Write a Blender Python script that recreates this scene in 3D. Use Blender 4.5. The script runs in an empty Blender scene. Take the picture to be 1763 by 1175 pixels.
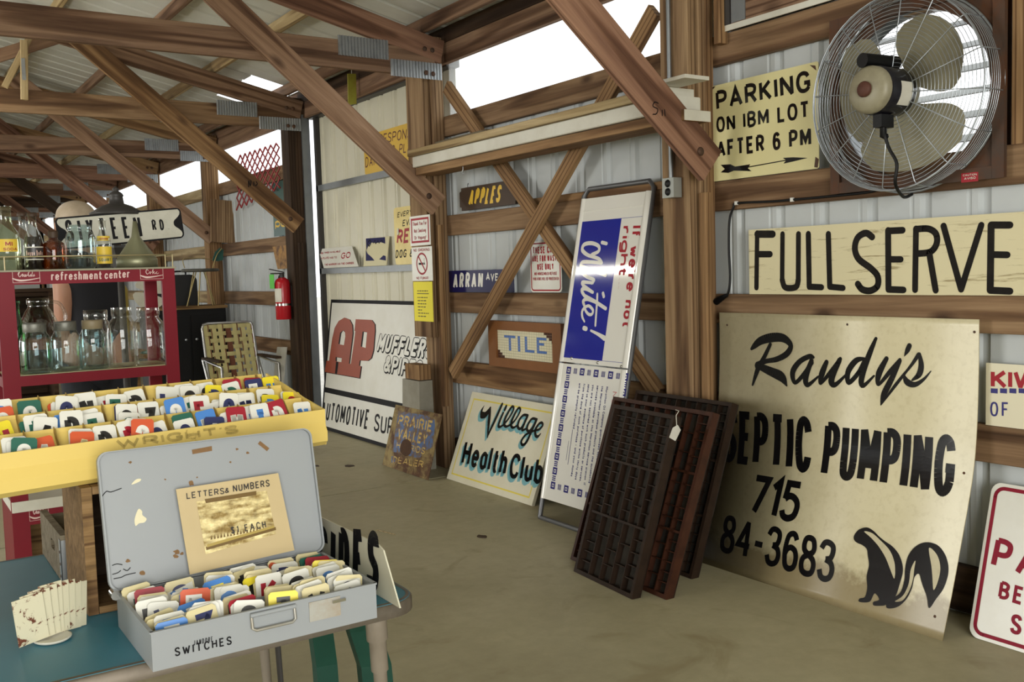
import bpy, math, random
from mathutils import Vector, Matrix, noise
from mathutils.geometry import tessellate_polygon
random.seed(7)
SC = bpy.context.scene
COL = SC.collection
V3 = Vector
# ------------------------------------------------------------------ camera
IW, IH = 1763.0, 1175.0
CF = 1678.25                                   # focal length in pixels of the 1763 wide frame
CYAW, CPIT, CROL = math.radians(33.5185), math.radians(-4.1616), math.radians(-1.6885)
CAM = V3((-3.25524, -3.20424, 1.31))
_f = V3((math.sin(CYAW)*math.cos(CPIT), math.cos(CYAW)*math.cos(CPIT), math.sin(CPIT)))
_r = V3((math.cos(CYAW), -math.sin(CYAW), 0)); _u = _r.cross(_f)
CR = math.cos(CROL)*_r + math.sin(CROL)*_u
CU = -math.sin(CROL)*_r + math.cos(CROL)*_u
cd = bpy.data.cameras.new('camera'); cam = bpy.data.objects.new('camera', cd); COL.objects.link(cam)
cd.sensor_width = 36.0; cd.lens = CF/IW*36.0; cd.clip_start = .05; cd.clip_end = 200
cam.matrix_world = Matrix(((CR.x, CU.x, -_f.x, CAM.x), (CR.y, CU.y, -_f.y, CAM.y), (CR.z, CU.z, -_f.z, CAM.z), (0, 0, 0, 1)))
SC.camera = cam
SC.view_settings.view_transform = 'Standard'; SC.view_settings.look = 'None'
SC.view_settings.gamma = 1.0; SC.view_settings.use_curve_mapping = False
SC.view_settings.exposure = -0.03
SC.cycles.use_denoising = True
SC.cycles.max_bounces = 10; SC.cycles.diffuse_bounces = 6; SC.cycles.glossy_bounces = 4
SC.cycles.transparent_max_bounces = 24; SC.cycles.transmission_bounces = 6
SC.cycles.sample_clamp_indirect = 6.0
SC.cycles.caustics_reflective = False; SC.cycles.caustics_refractive = False
# ------------------------------------------------------------------ sky and added fill lamps
w = bpy.data.worlds.new('overcast_sky'); SC.world = w; w.use_nodes = True
bg = w.node_tree.nodes['Background']; bg.inputs[0].default_value = (.95, .975, 1, 1); bg.inputs[1].default_value = 2.2
def portal(name, loc, rot, sx, sy):
    l = bpy.data.lights.new(name, 'AREA'); l.shape = 'RECTANGLE'; l.size = sx; l.size_y = sy
    l.cycles.is_portal = True
    o = bpy.data.objects.new(name, l); o.location = loc; o.rotation_euler = rot; COL.objects.link(o)
def lamp(name, loc, rot, sx, sy, power, col):
    l = bpy.data.lights.new(name, 'AREA'); l.shape = 'RECTANGLE'; l.size = sx; l.size_y = sy; l.energy = power; l.color = col
    o = bpy.data.objects.new(name, l); o.location = loc; o.rotation_euler = rot; COL.objects.link(o)
BAY = 2.44                                     # post spacing, metres
XL = -10.2                                     # inner face of the opposite wall
YN, YF = -7.3, 8*BAY                           # gable ends
# fill lamps added outside unseen doorways of the near gable and the opposite wall
lamp('daylight_rear_door', (-4.6, YN-.25, 1.55), (math.radians(90), 0, 0), 4.4, 2.9, 420, (1, .98, .92))
lamp('daylight_side_door', (XL-.25, 2.7, 1.35), (0, math.radians(-90), 0), 2.5, 3.4, 300, (1, .98, .93))
lamp('daylight_far_side_door', (XL-.25, 17.2, 1.35), (0, math.radians(-90), 0), 2.5, 3.4, 300, (1, .98, .93))

def PX(x, y, X=None, Y=None, Z=None):
    """point of the photographed room: the sight line through picture position (x, y) met with one real plane of the room"""
    d = _f + CR*((x-IW/2)/CF) - CU*((y-IH/2)/CF)
    if X is not None: t = (X-CAM.x)/d.x
    elif Y is not None: t = (Y-CAM.y)/d.y
    else: t = (Z-CAM.z)/d.z
    return CAM + d*t
# ------------------------------------------------------------------ materials
def lin(h):
    h = h.lstrip('#'); c = [int(h[i:i+2], 16)/255 for i in (0, 2, 4)]
    return tuple(v/12.92 if v <= .04045 else ((v+.055)/1.055)**2.4 for v in c) + (1,)
MATS = {}
class NT:
    def __init__(s, name):
        s.m = bpy.data.materials.new(name); s.m.use_nodes = True; s.t = s.m.node_tree; s.b = s.t.nodes['Principled BSDF']; MATS[name] = s.m
    def n(s, typ, **kw):
        nd = s.t.nodes.new(typ)
        for k, v in kw.items(): setattr(nd, k, v)
        return nd
    def l(s, a, b): s.t.links.new(a, b)
    def coords(s, scale=(1, 1, 1), rnd=False):
        tc = s.n('ShaderNodeTexCoord'); mp = s.n('ShaderNodeMapping'); mp.inputs['Scale'].default_value = scale
        if rnd:
            oi = s.n('ShaderNodeObjectInfo'); mul = s.n('ShaderNodeVectorMath', operation='MULTIPLY_ADD')
            cb = s.n('ShaderNodeCombineXYZ')
            for i in range(3): s.l(oi.outputs['Random'], cb.inputs[i])
            mul.inputs[1].default_value = (37, 53, 71); s.l(cb.outputs[0], mul.inputs[0]); s.l(tc.outputs['Object'], mul.inputs[2])
            s.l(mul.outputs[0], mp.inputs['Vector'])
        else: s.l(tc.outputs['Object'], mp.inputs['Vector'])
        return mp.outputs[0]
    def noise(s, vec, scale, detail=4, rough=.55, dist=0):
        nd = s.n('ShaderNodeTexNoise'); nd.inputs['Scale'].default_value = scale; nd.inputs['Detail'].default_value = detail
        nd.inputs['Roughness'].default_value = rough; nd.inputs['Distortion'].default_value = dist; s.l(vec, nd.inputs['Vector']); return nd.outputs['Fac']
    def ramp(s, fac, stops):
        nd = s.n('ShaderNodeValToRGB'); e = nd.color_ramp.elements
        while len(e) < len(stops): e.new(.5)
        for el, (p, c) in zip(e, stops): el.position = p; el.color = c
        s.l(fac, nd.inputs[0]); return nd.outputs[0]
    def mix(s, fac, a, b, mode='MIX'):
        nd = s.n('ShaderNodeMix', data_type='RGBA', blend_type=mode)
        for sock, v in ((nd.inputs[0], fac), (nd.inputs[6], a), (nd.inputs[7], b)):
            if isinstance(v, (float, int)): sock.default_value = v
            elif isinstance(v, tuple): sock.default_value = v
            else: s.l(v, sock)
        return nd.outputs[2]
    def bump(s, h, strength=.2, dist=.01):
        nd = s.n('ShaderNodeBump'); nd.inputs['Strength'].default_value = strength; nd.inputs['Distance'].default_value = dist
        s.l(h, nd.inputs['Height']); s.l(nd.outputs[0], s.b.inputs['Normal'])
    def done(s, col=None, rough=.6, metal=0, spec=.5):
        if col is not None:
            if isinstance(col, tuple): s.b.inputs['Base Color'].default_value = col
            else: s.l(col, s.b.inputs['Base Color'])
        s.b.inputs['Roughness'].default_value = rough; s.b.inputs['Metallic'].default_value = metal
        s.b.inputs['Specular IOR Level'].default_value = spec
        return s.m
BLK, WHT = (0, 0, 0, 1), (1, 1, 1, 1)
def wood(name, light, mid, dark, knots=.5, rough=.75, gs=1.0):
    t = NT(name); v = t.coords((.55*gs, 9*gs, 9*gs), True)
    n1 = t.noise(v, 1.6, 5, .6, .9)
    wv = t.n('ShaderNodeTexWave', wave_type='BANDS', bands_direction='Y'); wv.inputs['Scale'].default_value = 1.25
    wv.inputs['Distortion'].default_value = 9; wv.inputs['Detail'].default_value = 2; wv.inputs['Detail Scale'].default_value = .6; t.l(v, wv.inputs['Vector'])
    base = t.ramp(n1, [(.25, lin(dark)), (.5, lin(mid)), (.75, lin(light))])
    g = t.ramp(wv.outputs['Fac'], [(.0, (.32, .24, .17, 1)), (.10, (.55, .46, .37, 1)), (.30, WHT), (1, WHT)])
    c = t.mix(.8, base, g, 'MULTIPLY')
    fine = t.noise(t.coords((2*gs, 60*gs, 60*gs), True), 2.0, 3)
    c = t.mix(.35, c, t.ramp(fine, [(.3, (.55, .5, .45, 1)), (.62, WHT)]), 'MULTIPLY')
    if knots:
        vo = t.n('ShaderNodeTexVoronoi'); vo.inputs['Scale'].default_value = 1.0; t.l(t.coords((2.2*gs, 5*gs, 5*gs), True), vo.inputs['Vector'])
        c = t.mix(t.ramp(vo.outputs['Distance'], [(.05, (knots,)*3+(1,)), (.16, BLK)]), c, lin('3a2112'))
    hs = t.n('ShaderNodeHueSaturation'); hs.inputs['Saturation'].default_value = .86; hs.inputs['Value'].default_value = .98; t.l(c, hs.inputs['Color'])
    t.bump(n1, .25, .004)
    return t.done(hs.outputs[0], rough, 0, .2)
def paint(name, hexc, rough=.5, dirt=None, amt=.25, scale=5, spec=.5, metal=0):
    t = NT(name); c = lin(hexc)
    if dirt:
        n = t.noise(t.coords(), scale, 6, .65); c = t.mix(t.ramp(n, [(.42, BLK), (.75, (amt,)*3+(1,))]), c, lin(dirt))
    return t.done(c, rough, metal, spec)
def rusty(name, base, rust, lo=.55, hi=.6, scale=8, rough=.6, metal=0, rust2='5a3415'):
    t = NT(name); v = t.coords(); n = t.noise(v, scale, 8, .7, .3)
    r = t.mix(t.noise(v, 30, 4), lin(rust), lin(rust2))
    c = t.mix(t.ramp(n, [(lo, BLK), (hi, WHT)]), lin(base), r)
    return t.done(c, rough, metal)
def thin_glass(name, tint, refl=.9):
    t = NT(name); nt = t.t; nt.nodes.remove(t.b)
    tr = t.n('ShaderNodeBsdfTransparent'); tr.inputs[0].default_value = tint
    gl = t.n('ShaderNodeBsdfGlossy'); gl.inputs['Roughness'].default_value = .04; gl.inputs[0].default_value = (refl,)*3+(1,)
    lw = t.n('ShaderNodeLayerWeight'); lw.inputs[0].default_value = .32
    rp = t.n('ShaderNodeValToRGB'); rp.color_ramp.elements[0].position = .0; rp.color_ramp.elements[0].color = (.05,)*3+(1,)
    rp.color_ramp.elements[1].color = (.7,)*3+(1,); t.l(lw.outputs['Facing'], rp.inputs[0])
    mx = t.n('ShaderNodeMixShader'); t.l(rp.outputs[0], mx.inputs[0]); t.l(tr.outputs[0], mx.inputs[1]); t.l(gl.outputs[0], mx.inputs[2])
    t.l(mx.outputs[0], nt.nodes['Material Output'].inputs[0]); return t.m
def pane_mat(name, clear=.8, tint=(.97, .98, .98, 1)):
    t = NT(name); nt = t.t; nt.nodes.remove(t.b)
    a = t.n('ShaderNodeBsdfTransparent'); a.inputs[0].default_value = tint
    b = t.n('ShaderNodeBsdfTranslucent'); b.inputs[0].default_value = tint
    mx = t.n('ShaderNodeMixShader'); mx.inputs[0].default_value = 1-clear; t.l(a.outputs[0], mx.inputs[1]); t.l(b.outputs[0], mx.inputs[2])
    t.l(mx.outputs[0], nt.nodes['Material Output'].inputs[0]); return t.m
W_POST = wood('post_wood', 'ab8c60', '8e6e47', '66492d')
W_GIRT = wood('girt_wood', 'a6855c', '886743', '5c4229', .8)
W_BRACE = wood('brace_wood', 'ac8651', '906a3b', '684a2a', .6)
W_TRUSS = wood('truss_wood', 'a58362', '89674b', '5e4432', .7)
W_RED = wood('reddish_wood', 'ad7f5e', '8f6449', '633f2f', .6)
W_KNEE = wood('pinkish_wood', 'b5906f', '977252', '694a37', .7)
W_PALE = wood('pale_wood', 'c9b283', 'ad9462', '8a7145', .4)
W_DARK = wood('dark_wood', '5a4028', '42301f', '2c1f14', .3)
W_CRATE = wood('crate_wood', 'a07c49', '85632f', '5f451f', .6, gs=3)
W_GREY = wood('weathered_wood', '9a8f78', '80745c', '5f553f', .3, gs=3)
W_CASE = paint('type_case_wood', '2d2017', .5, '170f0a', .7, 16, .2)
W_CASER = paint('reddish_case_wood', '3f2418', .45, '22120c', .7, 16, .2)
CASE_IN = paint('type_case_bottom', '2b2721', .8, '484036', .5, 12)
# steel cladding
CLAD = paint('white_steel_cladding', 'bcc1c2', .5, '908f86', .15, 2.5)
CLADC = paint('cream_steel_cladding', 'cecab6', .45, '8d8b80', .15, 2.5)
ROOF = paint('galvanised_roof_steel', 'cfd0c8', .4, '8d8c80', .3, 2.0)
GALV = rusty('galvanised_plate', 'a5a9ab', '7e8284', .5, .7, 6, .38, .75, '8b8e90')
STEEL = paint('grey_steel', '8a8e90', .4, '5e6062', .4, 4, .5, .6)
DKSTEEL = paint('dark_steel', '33302e', .5, None)
CHROME = paint('chrome', 'c9c9c6', .18, None, metal=1.0)
RUSTST = rusty('rusty_dark_steel', '4a3a30', '5b3a26', .4, .65, 7, .65, .3)
def concrete():
    t = NT('concrete_floor'); v = t.coords()
    n1 = t.noise(v, .8, 6, .6, .4); n2 = t.noise(v, 14, 6, .65); n3 = t.noise(v, 2.6, 4, .6, 1.2)
    c = t.ramp(n1, [(.3, lin('a29b7e')), (.5, lin('b3ac8e')), (.7, lin('c0b99c'))])
    c = t.mix(.5, c, t.ramp(n2, [(.3, (.72, .7, .66, 1)), (.7, WHT)]), 'MULTIPLY')
    c = t.mix(t.ramp(n3, [(.58, BLK), (.72, (.55,)*3+(1,))]), c, lin('8a7c5a'))
    t.bump(n2, .15, .003)
    t.l(t.ramp(n1, [(.3, (.42,)*3+(1,)), (.7, (.6,)*3+(1,))]), t.b.inputs['Roughness'])
    t.done(c, .5, 0, .4)
    t.l(t.ramp(n1, [(.3, (.45,)*3+(1,)), (.7, (.62,)*3+(1,))]), t.b.inputs['Roughness'])
    return t.m
FLOORM = concrete()
BLACKP = paint('black_sign_paint', '0f0e0f', .16, None)
SCREEN = paint('flat_black_paint', '121114', .5, spec=.15)
CREAMB = paint('cream_board', 'd3c9a2', .42, 'a08a58', .35, 3.2)
WHITEP = paint('white_enamel', 'dad9d0', .28, 'b5ae95', .3, 4)
WHITEG = paint('glossy_white_plastic', 'dcdad2', .07, None)
MATW = paint('matt_white_paint', 'd4d2c6', .6, 'a89f88', .35, 6)
CREAMP = paint('cream_paint', 'd8cfa0', .45, '8f7c4c', .35, 6)
YELP = rusty('yellow_painted_steel', 'dbc06a', 'b3964c', .66, .72, 9, .42, 0, '6e5228')
YELS = paint('yellow_sign_paint', 'e0bd45', .4, 'a3822f', .3, 4)
YELC = paint('yellow_card', 'eadc20', .5)
REDP = paint('deep_red_paint', '78051c', .45, '5a0415', .25, 3, .25)
REDS = paint('red_sign_paint', '9c1626', .4, spec=.2)
BLUES = paint('royal_blue_film', '262d90', .07)
NAVY = paint('navy_enamel', '17164c', .35, spec=.25)
INK = paint('printed_navy_ink', '2a2770', .35, spec=.25)
TURQ = paint('turquoise_shadow_paint', '6fa6ae', .5)
YLINE = paint('yellow_pinstripe', 'd9c64a', .5)
BLUETOP = paint('turquoise_table_top', '38768a', .45, '2a5c6c', .5, 3)
GREENP = paint('dark_green_paint', '0b3a2e', .5, '24584a', .35, 9)
GREYBOX = rusty('grey_box_enamel', '8f9396', 'a69a78', .70, .76, 11, .42, 0, '6a4c2b')
BRICKRED = paint('rust_red_paint', '94422a', .45, '7a3320', .4, 3)
DKBROWN = paint('dark_brown_stain', '3f2c1c', .6, '2a1c12', .5, 6)
YPAINT = paint('warm_yellow_paint', 'e0b83a', .5)
BROWNT = paint('brown_sign_text', '5c2a20', .5)
SKIN = paint('skin', 'b98a72', .55, 'a5705c', .3, 8)
PALE = paint('pale_scalp', 'bfae98', .6, '9c8a74', .6, 14)
SHIRT = paint('dark_navy_shirt', '1b1b22', .85)
JEANS = paint('dark_trousers', '23252d', .85)
BLKVINYL = paint('black_vinyl', '080809', .5, spec=.3)
BROWNW = paint('brown_webbing', '6e3f2a', .7)
CREAMW = paint('cream_webbing', 'c9bf86', .7)
ALU = paint('aluminium_tube', 'c4c5c6', .28, None, metal=.9)
ZINC = rusty('zinc_lid', '7f7f78', '5a5a52', .5, .7, 30, .5, .6, '6a6a60')
G_AQUA = thin_glass('aqua_glass', (.72, .84, .86, 1)); G_CLEAR = thin_glass('clear_glass', (.93, .94, .93, 1))
G_AMBER = thin_glass('amber_glass', (.62, .25, .05, 1), .7); G_GREEN = thin_glass('green_glass', (.10, .45, .16, 1))
G_PALE = thin_glass('pale_green_glass', (.84, .9, .72, 1))
PANE = pane_mat('translucent_panel', .82)
COLA = paint('dark_cola', '120a08', .2)
PLAST = paint('white_plastic', 'd5d5d0', .4); GREYBX = paint('grey_metal_box', '9a9d98', .4, None, metal=.4)
PINKINK = paint('faded_red_ink', 'c06a66', .4)
GREENT = paint('dark_green_enamel', '1f4a42', .35, '2d5f54', .4, 4)
LIMETAG = paint('lime_green_tag', '58c040', .6)
# ------------------------------------------------------------------ mesh helpers
class MB:
    def __init__(s): s.v = []; s.f = []; s.mi = []; s.sm = []
    def add(s, vs, fs, mi=0, smooth=False):
        b = len(s.v); s.v += [V3(p) for p in vs]; s.f += [tuple(i+b for i in f) for f in fs]; s.mi += [mi]*len(fs); s.sm += [smooth]*len(fs)
    def box(s, a, b, mi=0):
        x0, y0, z0 = a; x1, y1, z1 = b
        if x0 > x1: x0, x1 = x1, x0
        if y0 > y1: y0, y1 = y1, y0
        if z0 > z1: z0, z1 = z1, z0
        s.add([(x0,y0,z0),(x1,y0,z0),(x1,y1,z0),(x0,y1,z0),(x0,y0,z1),(x1,y0,z1),(x1,y1,z1),(x0,y1,z1)],
              [(0,3,2,1),(4,5,6,7),(0,1,5,4),(1,2,6,5),(2,3,7,6),(3,0,4,7)], mi)
    def hexa(s, bot, top, mi=0):
        s.add(list(bot)+list(top), [(0,3,2,1),(4,5,6,7),(0,1,5,4),(1,2,6,5),(2,3,7,6),(3,0,4,7)], mi)
    def bar(s, p0, p1, w, h, up=(0, 0, 1), mi=0):
        p0, p1 = V3(p0), V3(p1); d = (p1-p0).normalized(); sd = d.cross(V3(up)).normalized()*w/2; u = sd.cross(d).normalized()*h/2
        q = [-sd-u, sd-u, sd+u, -sd+u]; s.hexa([p0+c for c in q], [p1+c for c in q], mi)
    def tube(s, pts, r, n=10, closed=False, mi=0, caps=True):
        pts = [V3(p) for p in pts]; N = len(pts); rs = r if isinstance(r, (list, tuple)) else [r]*N
        t = []
        for i in range(N):
            a = pts[i-1] if (i > 0 or closed) else pts[i]; b = pts[(i+1) % N] if (i < N-1 or closed) else pts[i]
            t.append((b-a).normalized())
        u = t[0].orthogonal().normalized(); vs = []
        for i in range(N):
            u = (u - t[i]*u.dot(t[i])); u = u.normalized() if u.length > 1e-6 else t[i].orthogonal().normalized()
            w_ = t[i].cross(u)
            for k in range(n):
                a = 2*math.pi*k/n; vs.append(pts[i]+(u*math.cos(a)+w_*math.sin(a))*rs[i])
        fs = []
        for i in range(N if closed else N-1):
            j = (i+1) % N
            for k in range(n):
                fs.append((i*n+k, i*n+(k+1) % n, j*n+(k+1) % n, j*n+k))
        s.add(vs, fs, mi, True)
        if caps and not closed:
            s.add(vs[:n], [tuple(range(n-1, -1, -1))], mi); s.add(vs[-n:], [tuple(range(n))], mi)
    def lathe(s, prof, o=(0, 0, 0), ax=(0, 0, 1), n=24, mi=0, smooth=True):
        o = V3(o); ax = V3(ax).normalized(); u = ax.orthogonal().normalized()
        if abs(ax.z) > .99: u = V3((1, 0, 0))
        w_ = ax.cross(u); vs = []; fs = []
        for (r, z) in prof:
            for k in range(n):
                a = 2*math.pi*k/n; vs.append(o+ax*z+(u*math.cos(a)+w_*math.sin(a))*r)
        for i in range(len(prof)-1):
            for k in range(n): fs.append((i*n+k, i*n+(k+1) % n, (i+1)*n+(k+1) % n, (i+1)*n+k))
        s.add(vs, fs, mi, smooth)
    def poly(s, pts, mi=0):
        s.add(pts, [tuple(range(len(pts)))], mi)
    def prism(s, pts2, z0, z1, fn=lambda x, y, z: (x, y, z), mi=0, holes=()):
        loops = [list(pts2)]+[list(h) for h in holes]
        tri = tessellate_polygon([[V3((a, b, 0)) for a, b in l] for l in loops])
        flat = [p for l in loops for p in l]; n = len(flat)
        vs = [fn(a, b, z0) for a, b in flat]+[fn(a, b, z1) for a, b in flat]
        fs = [tuple(t[::-1]) for t in tri]+[tuple(i+n for i in t) for t in tri]
        st = 0
        for l in loops:
            m = len(l)
            for i in range(m): a, b = st+i, st+(i+1) % m; fs.append((a, b, b+n, a+n))
            st += m
        s.add(vs, fs, mi)
    def build(s, name, mats, parent=None, loc=None, mw=None, fix=True):
        me = bpy.data.meshes.new(name); off = V3(loc) if loc is not None else V3((0, 0, 0))
        me.from_pydata([v-off for v in s.v], [], s.f); me.update()
        if not isinstance(mats, (list, tuple)): mats = [mats]
        for m in mats: me.materials.append(m)
        for p, mi, sm in zip(me.polygons, s.mi, s.sm): p.material_index = mi; p.use_smooth = sm
        o = bpy.data.objects.new(name, me); COL.objects.link(o)
        if parent is not None: o.parent = parent
        if mw is not None: o.matrix_basis = mw
        elif loc is not None: o.location = loc
        return o
def tag(o, label=None, cat=None, group=None, kind=None):
    if label: o['label'] = label
    if cat: o['category'] = cat
    if group: o['group'] = group
    if kind: o['kind'] = kind
    return o
def empty(name, loc=(0, 0, 0), mw=None):
    o = bpy.data.objects.new(name, None); COL.objects.link(o); o.empty_display_size = .05
    if mw is not None: o.matrix_basis = mw
    else: o.location = loc
    return o
def beam(name, p0, p1, wdt, hgt, mat, up=(0, 0, 1), parent=None, ends=0):
    """timber: local X runs along it, local Z is its height"""
    p0, p1 = V3(p0), V3(p1); d = (p1-p0); L = d.length; d.normalize(); y = V3(up).cross(d).normalized(); z = d.cross(y)
    M = Matrix(((d.x, y.x, z.x, p0.x), (d.y, y.y, z.y, p0.y), (d.z, y.z, z.z, p0.z), (0, 0, 0, 1)))
    mb = MB(); e = min(.004, wdt*.1, hgt*.1); a, b = wdt/2, hgt/2
    sec = [(-a+e, -b), (a-e, -b), (a, -b+e), (a, b-e), (a-e, b), (-a+e, b), (-a, b-e), (-a, -b+e)]
    vs = [(0, q[0], q[1]) for q in sec]+[(L, q[0], q[1]) for q in sec]
    fs = [tuple(range(7, -1, -1)), tuple(range(8, 16))]+[(i, (i+1) % 8, (i+1) % 8+8, i+8) for i in range(8)]
    mb.add(vs, fs)
    o = mb.build(name, mat)
    if parent is not None: o.parent = parent; o.matrix_basis = parent.matrix_basis.inverted() @ M
    else: o.matrix_basis = M
    return o
def cr(pts, closed=False, k=6):
    """smooth curve through points (tuples of any length)"""
    n = len(pts); out = []
    rng = range(n if closed else n-1)
    for i in rng:
        p0 = pts[(i-1) % n] if (closed or i > 0) else pts[0]; p1 = pts[i]; p2 = pts[(i+1) % n]
        p3 = pts[(i+2) % n] if (closed or i+2 < n) else pts[-1]
        for j in range(k):
            t = j/k
            out.append(tuple(.5*(2*b+(c-a)*t+(2*a-5*b+4*c-d)*t*t+(-a+3*b-3*c+d)*t**3) for a, b, c, d in zip(p0, p1, p2, p3)))
    if not closed: out.append(tuple(pts[-1]))
    return out
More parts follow.
